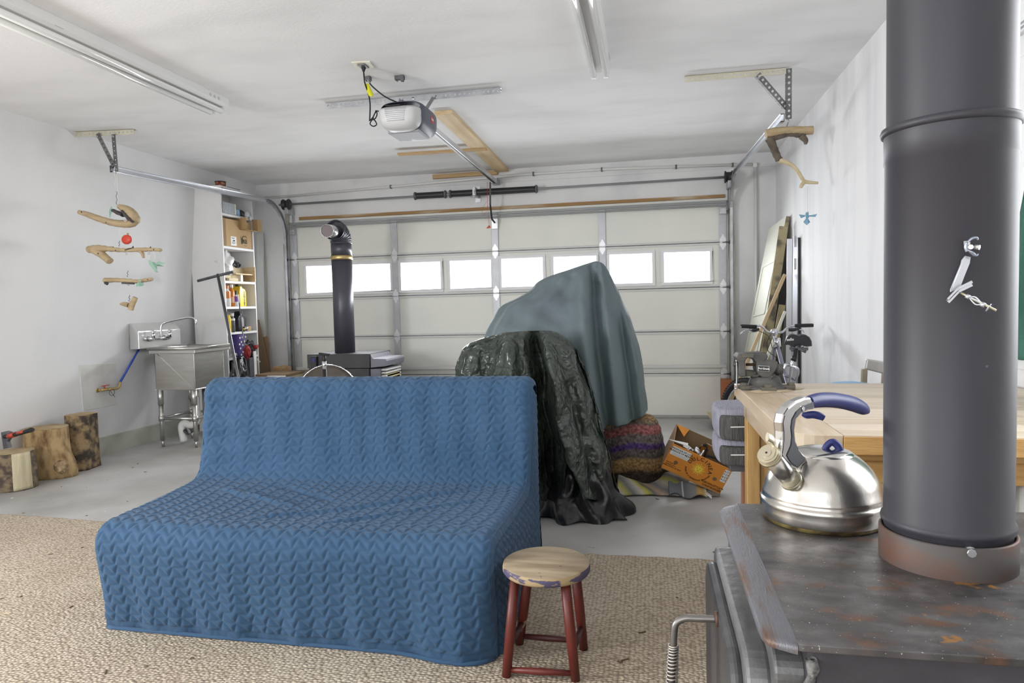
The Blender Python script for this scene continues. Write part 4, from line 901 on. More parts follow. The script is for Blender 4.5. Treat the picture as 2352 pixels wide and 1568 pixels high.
# hatchet
r=root('hatchet',at(40,1030,'Y',c1.y),'hatchet with black and red handle stuck in the log at the left edge','hatchet')
Yh=c1.y-.02
b=B(); ptube(b,[(14,1002,9),(30,999,8),(55,992,8),(72,987,9)],'Y',Yh,12,5,.6); b.build('grip',m_rubber,r)
b=B(); ptube(b,[(22,1001,9.5),(36,997,9.3)],'Y',Yh,12,3,.62); ptube(b,[(44,994,9),(60,990,9.3)],'Y',Yh,12,3,.45); b.build('red_inlay',mat('red_grip',(.45,.06,.03),.5),r)
b=B(); b.prism([at(x,y,'Y',Yh-.012) for x,y in ((1,993),(13,990),(22,992),(20,1008),(16,1014),(20,1028),(7,1031),(4,1010))],(0,.028,0)); b.build('head',m_dsteel,r,.004)
# ---------------------------------------------------------------- second wood stove by the overhead door, with its pipe
m_sv=mat('grey_stove_paint',(.045,.045,.048),.6,col2=(.06,.06,.064),nscale=6); m_svl=mat('light_grey_stove',(.20,.20,.24),.5)
YS=6.25
r=root('step_top_stove',(-3.0,YS+.25,0),'grey step-top metal wood stove standing before the overhead door','stove')
a=at(705,814,'Y',YS); c=at(848,812,'Y',YS); zt=(a.z+c.z)/2; e=at(886,822,'Y',YS)
b=B(); b.bb((a.x,YS,zt-.14),(c.x,YS+.55,zt)); b.build('upper_body',m_sv,r,.004)
b=B(); b.bb((a.x+.01,YS+.005,.12),(c.x-.01,YS+.54,zt-.145)); b.build('lower_body',m_sv,r,.004)
b=B(); b.prism([(c.x,YS+.02,zt-.005),(c.x+.025,YS+.02,zt-.05),(e.x-.01,YS+.02,e.z-.01),(e.x,YS+.02,e.z-.03),(e.x-.01,YS+.02,zt-.125),(c.x,YS+.02,zt-.14)],(0,.5,0)); b.build('step_shelf',m_svl,r,.006)
b=B(); b.bb((c.x-.008,YS+.03,.14),(c.x+.10,YS+.5,zt-.15)); b.build('heat_shield',m_svl,r,.003)
b=B()
for k in range(5): b.bb((c.x+.10,YS+.05,zt-.17-.03*k),(c.x+.15,YS+.45,zt-.155-.03*k))
b.build('shelf_slat',m_white,r)
b=B(); b.bb((c.x+.10,YS+.08,zt-.40),(c.x+.15,YS+.42,zt-.21)); b.build('yellow_label',mat('pale_yellow',(.66,.58,.32),.7),r)
b=B(); 
for sx_ in (a.x+.06,c.x-.06):
    for sy_ in (YS+.06,YS+.48): b.tube([(sx_,sy_,0),(sx_,sy_,.13)],.02,10)
b.build('stove_leg',m_sv,r)
b=B(); q=at(722,818,'Y',YS-.02); b.bb((q.x-.028,YS-.04,q.z-.12),(q.x+.028,YS-.002,q.z)); o=tag(b.build('black_gauge',m_black,None,.006),'black gauge unit with small blue window hooked on the far stove','gauge')
b=B(); b.bb((q.x-.014,YS-.043,q.z-.05),(q.x+.014,YS-.039,q.z-.02)); b.build('blue_window',mat('blue_lens',(.02,.04,.25),.3),o)
# stove pipe
m_pipe=mat('charcoal_pipe',(.075,.075,.095),.38,.35,col2=(.09,.09,.11),nscale=3,stretch=(1,1,.3))
YP=YS+.22
l=at(768,720,'Y',YP); g=at(811,720,'Y',YP); xc=(l.x+g.x)/2; rp=(g.x-l.x)/2
r=root('loose_flue_pipe',(xc,YP,zt),'dark flue pipe with elbow and brass band standing on the far stove','flue pipe')
zb=at(790,592,'Y',YP).z; z1=at(790,560,'Y',YP).z
b=B(); b.tube([(xc,YP,zt),(xc,YP,zb)],rp,28); b.build('pipe_section',m_pipe,r)
b=B(); b.lathe([(rp+.004,zb-.02),(rp+.007,zb-.018),(rp+.007,zb+.018),(rp+.004,zb+.02)],(xc,YP,0),28); b.build('brass_band',m_br,r)
# segmented elbow that turns towards the camera side
b=B(); D=Vector((-.03,-1,.0)).normalized(); P=[Vector((xc,YP,zb+.02)),Vector((xc,YP,z1+.01))]; re=.11
cen=P[-1]+D*re
for k in range(1,6):
    a_=k/5*math.radians(84); P.append(cen-D*re*math.cos(a_)+Vector((0,0,1))*re*math.sin(a_))
P.append(P[-1]+(P[-1]-P[-2]).normalized()*.03)
for i in range(len(P)-1): b.tube([P[i],P[i+1]],[rp*1.0,rp*.985],28,False); 
for i in range(1,len(P)): 
    t=(P[i]-P[i-1]).normalized(); b.tube([P[i]-t*.006,P[i]+t*.006],rp*1.035,28,False)
b.build('elbow',m_pipe,r,solid=.003)
end=P[-1]; t=(P[-1]-P[-2]).normalized()
b=B(); Q=t.to_track_quat('Z','Y').to_matrix(); b.lathe([(rp*.55,-.05),(rp*.97,-.05)],end,28,Q); b.build('elbow_inner_ring',m_dsteel,r)
b=B(); tip=at(751,530,'Y',YP-.40); st=end-t*.05; b.tube([st,tip],rp*.60,26,False); b.build('inner_liner',m_chrome,r,solid=.002)
b=B(); dd=(tip-st).normalized(); Q=dd.to_track_quat('Z','Y').to_matrix(); b.lathe([(0,0),(rp*.59,0)],tip-dd*.012,26,Q); b.build('liner_plug',mat('maroon_plastic',(.06,.015,.022),.3),r)

# big round disc and bicycle pump
r=root('round_metal_lid',(-2.72,5.4,0),'large round dark metal disc with bright rim behind the blue sofa','disc')
ct=at(745,838,'Y',5.4); R_d=.30; zc=ct.z-R_d; b=B(); Q=Matrix(((1,0,0),(0,.25,-.97),(0,.97,.25)))
Q=Matrix.Rotation(math.radians(80),3,'X')
b.lathe([(0,.03),(R_d*.9,.012),(R_d,0),(R_d,-.006),(R_d*.9,.004),(0,.02)],(ct.x,5.42,zc),60,Q); b.build('disc_face',mat('brown_disc',(.055,.045,.038),.5,.3,col2=(.09,.075,.06),nscale=9),r)
b=B(); S=[Vector((ct.x,5.42,zc))+Q@Vector((R_d*math.cos(u),R_d*math.sin(u),0)) for u in np.linspace(0,2*PI,61)]; b.tube(S,.0045,6); b.build('disc_rim',m_chrome,r)
b=B(); b.tube([(ct.x-.1,5.48,0),(ct.x,5.50,zc+.05)],.012,8); b.tube([(ct.x+.1,5.48,0),(ct.x,5.50,zc+.05)],.012,8); b.bb((ct.x-.15,5.38,0),(ct.x+.15,5.52,.06)); b.build('disc_stand',m_dsteel,r)
YQ=5.0
r=root('floor_pump',(at(744,850,'Y',YQ).x,YQ,0),'upright floor pump with black T-handle behind the blue sofa','pump')
b=B(); ptube(b,[(733,812,3.6),(744,813.5,3.8),(757,815,3.6)],'Y',YQ,10,3,.8); b.build('t_handle',m_rubber,r)
q=at(744,815,'Y',YQ); b=B(); b.tube([q,q-Vector((0,0,.06))],.014,10); b.build('rod',m_black,r)
b=B(); b.tube([q-Vector((0,0,.05)),q-Vector((0,0,.11))],.017,12); b.build('collar',m_chrome,r)
b=B(); b.tube([q-Vector((0,0,.11)),Vector((q.x,YQ,.03))],.016,12); b.bb((q.x-.11,YQ-.04,.001),(q.x+.11,YQ+.04,.03)); b.build('barrel',m_black,r)

# ---------------------------------------------------------------- tarpaulins
def drape(name,levels,Y0,dY,m,label,cat,nz=90,na=220,fold=.02,fseed=0,hem=None,crumple=.0,cscale=6,foldn=7,pos=None,sq=2.6,ridge=None,arc=(0,2*PI)):
    """levels: (py, px_left, px_right) silhouettes at plane Y0; depth half-thickness dY*f(t)"""
    Ls=smooth_pts(levels,6); rows=[]; T=len(Ls)
    idx=np.linspace(0,T-1,nz)
    for ii,u in enumerate(idx):
        i=int(u); k=u-i; q=Ls[i]*(1-k)+Ls[min(i+1,T-1)]*k
        py,xl,xr=q[0],q[1],q[2]; A=at(xl,py,'Y',Y0); C_=at(xr,py,'Y',Y0); z=(A.z+C_.z)/2; t=ii/(nz-1)
        cx=(A.x+C_.x)/2; hw=(C_.x-A.x)/2; hd=dY*min(1,(.12+hw*1.6))*(.35+.65*min(1,t*1.5)); row=[]
        for j in range(na):
            a=arc[0]+(arc[1]-arc[0])*j/na; ca,sa=math.cos(a),math.sin(a)
            X=abs(ca)**(2/sq)*(1 if ca>0 else -1); Yv=abs(sa)**(2/sq)*(1 if sa>0 else -1)
            f=fold*min(1,t*1.6)*(math.sin(a*foldn+1.3*math.sin(a*2+fseed)+fseed+t*1.2)+.5*math.sin(a*foldn*2.3+fseed*2))
            kx=max(0,1-abs(ca)**6*.8)
            x=cx+hw*X+ca*f*kx*.6; y=Y0+hd*Yv+sa*f*1.6
            if ridge: 
                rd=ridge(x,z,a,t); x+=rd[0]; y+=rd[1]
            zz=z-(A.z-C_.z)*.5*0
            if crumple:
                p=Vector((x,y,z))*cscale; n1=NZ.ridged_multi_fractal(p,.7,2.1,4,1,2)-1.3
                x+=ca*crumple*n1; y+=sa*crumple*n1*1.2; zz+=crumple*.4*NZ.noise(p*1.3)
            if hem: zz=max(zz,hem(a,x)) if t>.5 else zz
            row.append((x,y,max(zz,.004)))
        rows.append(row)
    b=B(); b.grid(np.array(rows),True,True)
    top=rows[0]; c=np.mean(np.array(top),0); b.add([tuple(c+np.array([0,0,.004]))]+top,[(0,1+(j+1)%na,1+j) for j in range(na)],True)
    o=b.build(name,m); return tag(o,label,cat)
m_tg=mat('grey_blue_tarp',(.135,.175,.19),.5,col2=(.12,.16,.15),nscale=1.2,spec=.5,bump=.5,nscale_=0) if False else mat('grey_blue_tarp',(.13,.165,.185),.68,col2=(.13,.175,.175),nscale=1.4,bump=.35,bscale=9,dist=.02)
m_td=mat('dark_green_tarp',(.034,.044,.036),.27,col2=(.055,.068,.056),nscale=5,bump=1.0,bscale=20,dist=.03,spec=.6)
crinkle(m_td,10,.65,.05,24); crinkle(m_tg,4.5,.25,.05,11)
def rg(x,z,a,t):   # deep vertical fold running down from the peak, hanging folds to its right
    if math.sin(a)>0: return (0,0)
    xv=-.400+.10*(1.5-z); w=min(1,max(0,(1.50-z)/.15))
    s_=.15*(math.tanh((x-xv)/.009)+1)/2*math.exp(-max(0,x-xv)/.06)-.07*math.exp(-((x-xv+.05)/.05)**2)
    for (x0,sl,ww,A) in ((-.27,.13,.030,-.05),(-.20,.20,.022,.05),(-.13,.20,.025,-.045),(-.08,.16,.02,.04)):
        xx=x0+sl*(1.2-z)*.55; s_+=A*math.exp(-((x-xx)/ww)**2)*min(1,max(0,(1.35-z)/.3))
    # soft diagonal wrinkles on the left slope
    s_+=.009*math.sin((x*1.0+z*1.6)*27+4*NZ.noise(Vector((x*4,z*4,0))))*math.exp(-((x+.75)/.25)**2)
    return (0,s_*w)
def hem1(a,x):
    # the hem is high on the left, sweeps down behind the dark tarp and rises at the right flap
    return float(np.interp(x,[-1.2,-.9,-.6,-.35,-.2,-.1,-.03],[.98,.62,.55,.42,.445,.455,.50]))
drape('grey_tarp',[(601,1362,1374),(606,1345,1384),(617,1310,1394),(632,1262,1402),(645,1236,1408),(664,1219,1416),(682,1190,1424),(700,1152,1431),(730,1135,1446),(765,1119,1458),(820,1117,1472),(880,1125,1480),(940,1150,1487),(985,1190,1487)],4.75,.46,m_tg,
   'grey-blue tarpaulin draped over a tall bulky shape behind the dark tarp','tarpaulin',nz=120,fold=.022,fseed=1.0,hem=hem1,crumple=.006,cscale=3.0,foldn=6,ridge=rg)
# bulky frame hinted under the tarp so that it does not hang on nothing
r=root('covered_machine',(-.6,4.8,0),'dark machine mostly hidden under the grey-blue tarpaulin','machine')
b=B(); b.bb((-.95,4.66,.001),(-.42,4.95,.42)); b.build('machine_body',m_rubber,r,.03)
b=B(); b.tube([(-.4,4.8,.4),(-.40,4.8,1.42)],.03,10); b.tube([(-.9,4.8,.4),(-.9,4.8,.95)],.03,10); b.build('upright',m_dsteel,r)
def rd2(x,z,a,t):
    if math.sin(a)>=0: return (0,0)
    s=0
    for (x0,sl,w,A) in ((-.66,.12,.045,.20),(-.56,.17,.038,-.07),(-.43,.26,.022,.11),(-.345,.28,.030,-.07),(-.28,.30,.018,.06),(-.93,.0,.07,.06),(-.80,.03,.045,-.06),(-.74,.05,.02,.04)):
        xv=x0+sl*(1.0-z)+.012*math.sin(z*17+x0*9); s+=A*math.exp(-((x-xv)/w)**2)
    return (0,1.15*s*min(1,t*3))
def hem2(a,x):
    if math.sin(a)>.3: return .05
    return float(np.interp(x,[-1.2,-.62,-.54,-.50,-.46,-.42,-.36,-.25,-.16],[.3,.13,.07,.10,.36,.30,.15,.10,.13]))
drape('dark_tarp',[(760,1190,1262),(764,1150,1278),(775,1108,1296),(792,1072,1312),(815,1058,1326),(850,1052,1342),(900,1060,1358),(950,1075,1372),(1000,1090,1388),(1050,1110,1400),(1100,1130,1411),(1140,1150,1420),(1175,1180,1424)],4.02,.36,m_td,
   'crinkled dark green tarpaulin hanging in folds right behind the blue sofa','tarpaulin',nz=170,na=420,fold=.02,fseed=2.2,hem=hem2,crumple=.010,cscale=5.0,foldn=7,ridge=rd2)
b=B(); r=root('covered_cart',(-.62,4.0,0),'black metal cart almost wholly hidden under the dark tarpaulin','cart')
b.bb((-.86,4.06,.12),(-.62,4.20,.66)); b.build('cart_body',m_black,r,.02)
b=B()
for x in (-.82,-.66): b.tube([(x-.02,4.1,.06),(x+.02,4.1,.06)],.06,14)
b.build('wheel',m_rubber,r)
# black plastic bunched at the floor
m_bag=mat('black_plastic_sheet',(.008,.008,.010),.30,spec=.5,bump=.5,nscale=6,bscale=10,dist=.02)
b=B()
rows=[]
for i in range(26):
    t=i/25; row=[]
    for j in range(90):
        a=2*PI*j/90; k=1+.22*NZ.noise(Vector((math.cos(a)*2.2,math.sin(a)*2.2,t*3)))+.09*math.sin(a*9+t*4)
        rr=(.27*k)*(1-.55*t); row.append((-.40+rr*math.cos(a)*1.0,3.95+rr*math.sin(a)*.75,.004+.30*t+.012*math.sin(a*7)))
    rows.append(row)
b.grid(np.array(rows),True,True); tag(b.build('black_plastic_sheet',m_bag),'shiny black plastic sheeting bunched on the floor under the dark tarp','plastic sheet')

# ---------------------------------------------------------------- knitted striped bundle, striped cloth
def stripes_mat(name,stops,axis=2,scale=1.0,off=0.0,warp=.02,rough=.95,bump=.6,bscale=90,mottle=0.0):
    m=bpy.data.materials.new(name); m.use_nodes=True; nt=m.node_tree; N=nt.nodes; L=nt.links; b=N['Principled BSDF']; b.inputs['Roughness'].default_value=rough
    b.inputs['Specular IOR Level'].default_value=.1
    at_=N.new('ShaderNodeAttribute'); at_.attribute_name='band'
    nz=N.new('ShaderNodeTexNoise'); nz.inputs['Scale'].default_value=9; tc=N.new('ShaderNodeTexCoord'); L.new(tc.outputs['Object'],nz.inputs['Vector'])
    n2=N.new('ShaderNodeTexNoise'); n2.inputs['Scale'].default_value=bscale*.8; L.new(tc.outputs['Object'],n2.inputs['Vector'])
    ma=N.new('ShaderNodeMath'); ma.operation='MULTIPLY_ADD'; L.new(nz.outputs['Fac'],ma.inputs[0]); ma.inputs[1].default_value=warp; L.new(at_.outputs['Fac'],ma.inputs[2])
    mb=N.new('ShaderNodeMath'); mb.operation='MULTIPLY_ADD'; L.new(n2.outputs['Fac'],mb.inputs[0]); mb.inputs[1].default_value=warp*1.2; L.new(ma.outputs[0],mb.inputs[2])
    cr=N.new('ShaderNodeValToRGB'); cr.color_ramp.elements[0].position=0; cr.color_ramp.elements[0].color=(*stops[0][1],1); cr.color_ramp.elements[1].position=1; cr.color_ramp.elements[1].color=(*stops[-1][1],1)
    for p_,c in stops[1:-1]: e=cr.color_ramp.elements.new(p_); e.color=(*c,1)
    L.new(mb.outputs[0],cr.inputs[0])
    src=cr.outputs[0]
    if mottle:
        hs=N.new('ShaderNodeHueSaturation'); mr=N.new('ShaderNodeMapRange'); mr.inputs[1].default_value=.3; mr.inputs[2].default_value=.7; mr.inputs[3].default_value=1-mottle; mr.inputs[4].default_value=1+mottle
        L.new(n2.outputs['Fac'],mr.inputs[0]); L.new(mr.outputs[0],hs.inputs['Value']); L.new(src,hs.inputs['Color']); src=hs.outputs[0]
    L.new(src,b.inputs['Base Color'])
    if bump: bp=N.new('ShaderNodeBump'); bp.inputs['Strength'].default_value=bump; bp.inputs['Distance'].default_value=.01; L.new(n2.outputs['Fac'],bp.inputs['Height']); L.new(bp.outputs[0],b.inputs['Normal'])
    return m
def set_band(o,f):
    me=o.data; A=me.attributes.new('band','FLOAT','POINT'); co=np.zeros(len(me.vertices)*3); me.vertices.foreach_get('co',co); co=co.reshape(-1,3)
    A.data.foreach_set('value',np.array([f(*p) for p in co],dtype=np.float32))
G1=(.07,.06,.05); 
knit=[(0,(.03,.022,.018)),(.20,(.05,.035,.025)),(.25,(.28,.15,.04)),(.36,(.33,.19,.05)),(.40,(.10,.085,.07)),(.49,(.11,.09,.08)),(.51,(.07,.03,.16)),(.56,(.08,.04,.18)),(.585,(.13,.11,.10)),(.67,(.15,.12,.11)),(.70,(.30,.08,.07)),(.78,(.33,.10,.09)),(.81,(.14,.12,.10)),(.86,(.38,.22,.08)),(.94,(.34,.20,.09)),(.97,(.12,.14,.14)),(1,(.20,.25,.28))]
knit=[(p_,tuple(.75*c_+.25*(sum(cc)/3) for c_ in cc)) for p_,cc in knit]
m_knit=stripes_mat('knitted_wool',knit,warp=.03,bscale=70,bump=1.0,mottle=.55)
b=B(); rows=[]; NV=60; NA=110
A0=at(1386,960,'Y',4.72); 
lv=[(953,1405,1475),(957,1395,1495),(965,1387,1505),(985,1385,1518),(1015,1386,1526),(1045,1390,1531),(1070,1393,1535),(1090,1398,1533),(1106,1410,1500)]
Ls=smooth_pts(lv,6)
for ii in range(NV):
    u=ii/(NV-1)*(len(Ls)-1); i=int(u); k=u-i; q=Ls[i]*(1-k)+Ls[min(i+1,len(Ls)-1)]*k
    A=at(q[1],q[0],'Y',4.72); C_=at(q[2],q[0],'Y',4.72); z=A.z; cx=(A.x+C_.x)/2; hw=(C_.x-A.x)/2; t=ii/(NV-1)
    hd=.24*math.sin(min(1,.15+t*1.3)*PI/2)*(1-.12*t)
    row=[]
    for j in range(NA):
        a=2*PI*j/NA; k=1+.05*NZ.noise(Vector((math.cos(a)*2,math.sin(a)*2,t*3)))+.012*math.sin(t*70)
        row.append((cx+hw*k*math.cos(a),4.74+hd*k*math.sin(a),max(.02,z+.012*math.cos(a*2))))
    rows.append(row)
b.grid(np.array(rows),True,True); c=np.mean(np.array(rows[0]),0); b.add([tuple(c)]+rows[0],[(0,1+(j+1)%NA,1+j) for j in range(NA)],True)
o=b.build('knitted_pouf',m_knit); tag(o,'round bundle of fuzzy wool knit in brown, rust and purple stripes beside the tarp','pouf')
zt_=max(v[2] for v in rows[0]); set_band(o,lambda x,y,z:max(0,min(1,(z/zt_)*.92-.14*((x+.12)/.25)**2*(1 if x>-.12 else .25)+.06*math.sin(x*14))))
cl=[(0,(.20,.20,.20)),(.08,(.46,.42,.36)),(.13,(.42,.40,.10)),(.2,(.17,.17,.17)),(.3,(.50,.45,.38)),(.36,(.46,.43,.08)),(.42,(.15,.15,.15)),(.5,(.46,.33,.24)),(.58,(.20,.20,.20)),(.66,(.48,.44,.36)),(.72,(.44,.42,.10)),(.8,(.16,.16,.17)),(.88,(.40,.30,.22)),(1,(.18,.18,.18))]
m_cl=stripes_mat('striped_cotton',cl,warp=.006,bscale=120,bump=.25,mottle=.1)
G=[]; c0=at(1418,1140,'Z',0.01); q0=at(1480,1146,'Z',0.0)
for i in range(26):
    row=[]; v=i/25
    for j in range(60):
        u=j/59; x=-.22+.50*u; yf=4.30+.06*math.sin(u*3.1)+(.10*max(0,u-.75)*4 if u>.75 else 0); y=yf+.42*v
        z=.012+.045*math.sin(min(1,v*2.5)*PI/2)*(1+.5*math.sin(u*9+v*3))*(1 if u<.9 else (1-u)*10)+.01*NZ.noise(Vector((x*12,y*12,0)))
        row.append((x,y,max(z,.004)))
    G.append(row)
b=B(); b.grid(np.array(G)); o=b.build('striped_cloth',m_cl,solid=.01); tag(o,'folded cotton cloth in grey, yellow and cream stripes under the wool bundle','cloth')
set_band(o,lambda x,y,z:((x+.22)*1.5+(y-4.3)*1.1)%1.0)
G=[]
for i in range(18):
    v=i/17; row=[]
    for j in range(40):
        u=j/39; x=.10+.23*u; y=4.32+.02*math.sin(u*8)+.20*v; z=.02+.055*math.sin(v*PI)*(1-.3*u)+.012*math.sin(u*10+v*5); row.append((x,y,max(.006,z)))
    G.append(row)
b=B(); b.grid(np.array(G)); o=b.build('cloth_fringe_end',stripes_mat('grey_striped_cotton',[(0,(.14,.15,.17)),(.35,(.15,.16,.18)),(.38,(.6,.58,.52)),(.41,(.14,.15,.17)),(.7,(.22,.22,.2)),(.78,(.48,.32,.10)),(.9,(.5,.34,.12)),(1,(.62,.58,.5))],warp=.004,bscale=120,bump=.25),solid=.012); tag(o,'grey end of a blanket with cream line and fringe poking under the orange box','blanket')
set_band(o,lambda x,y,z:(x-.10)/.23)
b=B()
for k in range(22):
    p=Vector((.325+.01*random.random(),4.33+.18*k/21,.03)); b.tube([p,p+Vector((.03,random.uniform(-.02,.01),-.02))],.0025,4)
f=b.build('fringe',m_cord,o)

# ---------------------------------------------------------------- orange produce box
Pn=dict(TL=at(1541,1017,'Y',4.33),TR=at(1683,1071,'Y',4.33),BR=at(1653,1134,'Y',4.38),BL=at(1524,1066,'Y',4.38))
BR,BL,TL,TR=Pn['BR'],Pn['BL'],Pn['TL'],Pn['TR']
dz=-min(BR.z,0)+.004 if BR.z<.004 else 0
for p in (BR,BL,TL,TR): p.z+=dz
print('box',BR,BL,TL,TR)
ux=((BR-BL)+(TR-TL)).normalized(); uz=((TL-BL)+(TR-BR)); uz=(uz-ux*uz.dot(ux)).normalized(); uy=-ux.cross(uz)*-1
uy=uz.cross(ux)   # points away from camera?
if uy.y<0: uy=-uy
Wd=((BR-BL).length+(TR-TL).length)/2; Hh=((TL-BL).length+(TR-BR).length)/2; Dp=.30
O=BR-ux*Wd
if O.z<0: pass
r=root('produce_box',(O+ux*Wd/2+uy*Dp/2),'open orange cardboard produce box lying tilted on the floor','box')
m_og2=mat('orange_card',(.72,.27,.03),.6,col2=(.66,.24,.03),nscale=6)
def bx(u0,u1,v0,v1,w0,w1,b): # u along ux, v depth, w up
    P=[O+ux*u+uy*v+uz*w for u in (u0,u1) for v in (v0,v1) for w in (w0,w1)]
    b.add(P,[(0,1,3,2),(4,6,7,5),(0,4,5,1),(2,3,7,6),(0,2,6,4),(1,5,7,3)])
b=B(); bx(0,Wd,0,.006,0,Hh,b); b.build('front_panel',m_og2,r)
b=B(); bx(0,.006,.006,Dp,0,Hh,b); bx(Wd-.006,Wd,.006,Dp,0,Hh,b); b.build('side_panel',m_cardd if False else mat('raw_card_edge',(.34,.20,.10),.8),r)
b=B(); bx(0,Wd,Dp,Dp+.006,0,Hh*.98,b); b.build('rear_panel',mat('kraft_inside',(.25,.17,.09),.85),r)
b=B(); bx(0,Wd,0,Dp,-.003,.003,b); b.build('bottom_panel',m_card,r)
b=B(); P=[O+uy*Dp+uz*Hh*.98, O+uy*(Dp-.02)+ux*.16+uz*Hh*.99, O+uy*(Dp-.07)+ux*.07+uz*(Hh*.82), O+uy*(Dp-.01)+ux*.01+uz*Hh*1.0]; b.prism([P[0],P[0]+ux*.09,P[2]],uz*.003); b.build('torn_flap',m_og2,r)
FR=lambda u,w,e=.0012: frame(O+ux*u+uz*w-uy*e,ux,uz)
def circ_text(s,cu,cw,rad,a0,a1,size,m,name):
    for i,ch in enumerate(s):
        a=a0+(a1-a0)*(i/(len(s)-1)); p=O+ux*(cu+rad*math.cos(a))+uz*(cw+rad*math.sin(a))-uy*.0015
        t_=ux*math.sin(a)-uz*math.cos(a); n_=ux*math.cos(a)+uz*math.sin(a)
        if a1>a0: t_,n_=-t_,-n_
        if ch!=' ': yield text(ch,size,frame(p,t_,n_),m,name,None,.0004,True)
def join(objs,name,parent):
    bm=bmesh.new()
    for o in objs: bm.from_mesh(o.data)
    me=bpy.data.meshes.new(name); bm.to_mesh(me); bm.free(); me.materials.append(objs[0].data.materials[0])
    for o in objs: bpy.data.objects.remove(o)
    o=bpy.data.objects.new(name,me); COL.objects.link(o); adopt(o,parent); return o
m_brn=mat('brown_print',(.10,.03,.01),.7)
cu,cw=Wd*.53,Hh*.52
join(list(circ_text('DULCINEA',cu,cw,Hh*.385,math.radians(158),math.radians(8),Hh*.185,m_brn,'l')),'brand_lettering',r)
join(list(circ_text('PRIDE OF A REFRESHING TRADITION',cu,cw,Hh*.42,math.radians(195),math.radians(350),Hh*.075,m_brn,'l')),'ring_lettering',r)
b=B(); m_sun=mat('sun_yellow',(.85,.62,.06),.6)
for k in range(18):
    a=2*PI*k/18; r1_,r2_=Hh*.11,Hh*(.27 if k%2==0 else .22); w_=.07
    pts=[]
    for (rr,da) in ((r1_,-.14),((r1_+r2_)/2,.02),(r2_,.10),((r1_+r2_)/2,.16),(r1_,.12)):
        pts.append(O+ux*(cu+rr*math.cos(a+da))+uz*(cw+rr*math.sin(a+da))-uy*.0016)
    b.prism(pts,-uy*.0004)
pts=[O+ux*(cu+Hh*.115*math.cos(a))+uz*(cw+Hh*.115*math.sin(a))-uy*.0016 for a in np.linspace(0,2*PI,20)[:-1]]; b.prism(pts,-uy*.0006); sun=b.build('sun_emblem',m_sun,r)
b=B()
for du,dw,s_ in ((-.035,.02,.012),(.035,.02,.012),(0,-.045,.018)): 
    c=O+ux*(cu+Hh*du*1.4)+uz*(cw+Hh*dw*1.2)-uy*.0023; b.prism([c-ux*Hh*s_*1.6,c-uz*Hh*.012,c+ux*Hh*s_*1.6,c+uz*Hh*.012],-uy*.0003)
b.build('sun_face',m_brn,sun)
b=B()
for k in range(2):
    u_,w_=(Wd*.17,Hh*.40) if k==0 else (Wd*.82,Hh*.44)
    pts=[O+ux*(u_+.013*math.cos(a))+uz*(w_+.013*math.sin(a))-uy*.0012 for a in np.linspace(0,2*PI,16)[:-1]]; b.prism(pts,-uy*.0006)
b.build('hand_hole',m_cardd,r)
def plate(u0,u1,w0,w1,name,m):
    b=B(); b.prism([O+ux*u0+uz*w0-uy*.0008,O+ux*u1+uz*w0-uy*.0008,O+ux*u1+uz*w1-uy*.0008,O+ux*u0+uz*w1-uy*.0008],-uy*.0006); return b.build(name,m,r)
lb=plate(Wd*.02,Wd*.33,Hh*.62,Hh*.95,'origin_label',m_white)
text('PRODUCE OF U.S.A.',Hh*.085,FR(Wd*.19,Hh*.88,.0022),m_ink,'label_lettering',lb,.0003,True)
text('PRODUCE OF MEXICO',Hh*.085,FR(Wd*.19,Hh*.79,.0022),m_ink,'label_lettering',lb,.0003,True)
b=B(); 
for w_ in (.70,.655): b.prism([O+ux*Wd*.05+uz*Hh*w_-uy*.0015,O+ux*Wd*.31+uz*Hh*w_-uy*.0015,O+ux*Wd*.31+uz*Hh*(w_+.008)-uy*.0015,O+ux*Wd*.05+uz*Hh*(w_+.008)-uy*.0015],-uy*.0003)
b.build('label_rule',m_ink,lb)
lb=plate(Wd*.90,Wd*.985,Hh*.45,Hh*.93,'size_label',m_white)
for k,s_ in enumerate(('6 CT','7 CT','8 CT','9 CT')): text(s_,Hh*.085,FR(Wd*.945,Hh*(.86-.11*k),.0022),m_ink,'label_lettering',lb,.0003,True)
text('TUSCAN-STYLE\u2122',Hh*.10,FR(Wd*.83,Hh*.19,.0015),m_ink,'lower_lettering',r,.0004,True)
text('CANTALOUPE',Hh*.10,FR(Wd*.84,Hh*.08,.0015),m_ink,'lower_lettering',r,.0004,True)
text('Distributed by',Hh*.055,FR(Wd*.10,Hh*.32,.0015),m_ink,'address_lettering',r,.0003,True); text('Dulcinea Farms',Hh*.055,FR(Wd*.11,Hh*.25,.0015),m_ink,'address_lettering',r,.0003,True)
text('LADERA RANCH, CA 92707',Hh*.055,FR(Wd*.14,Hh*.18,.0015),m_ink,'address_lettering',r,.0003,True)
# contents
mid=lambda u,v,w: O+ux*u+uy*v+uz*w
r2=root('metal_scraps',mid(Wd*.45,Dp*.5,.05),'shiny bent metal appliance parts lying in the orange box','metal parts')
b=B(); 
for (u,v,w,du,dv,dw,rr) in ((.25,.3,.7,.12,.1,.1,.012),(.35,.4,.75,.14,-.05,.12,.02),(.5,.35,.7,.05,.15,.2,.014),(.6,.5,.6,.2,.05,-.08,.02)):
    P=smooth_pts([mid(Wd*u,Dp*v,Hh*w*.7),mid(Wd*(u+du*.5),Dp*(v+dv),Hh*(w+dw)),mid(Wd*(u+du),Dp*(v+dv*1.5),Hh*w*.8)],6); b.tube(P,rr,10,flat=.5)
for k in range(3): c=mid(Wd*(.38+.07*k),Dp*(.4+.06*k),Hh*(.55+.1*k)); b.bar(c-uz*.06,c+uz*.07+ux*.02,.035,.006,(0,1,0))
b.build('chrome_part',m_chrome,r2)
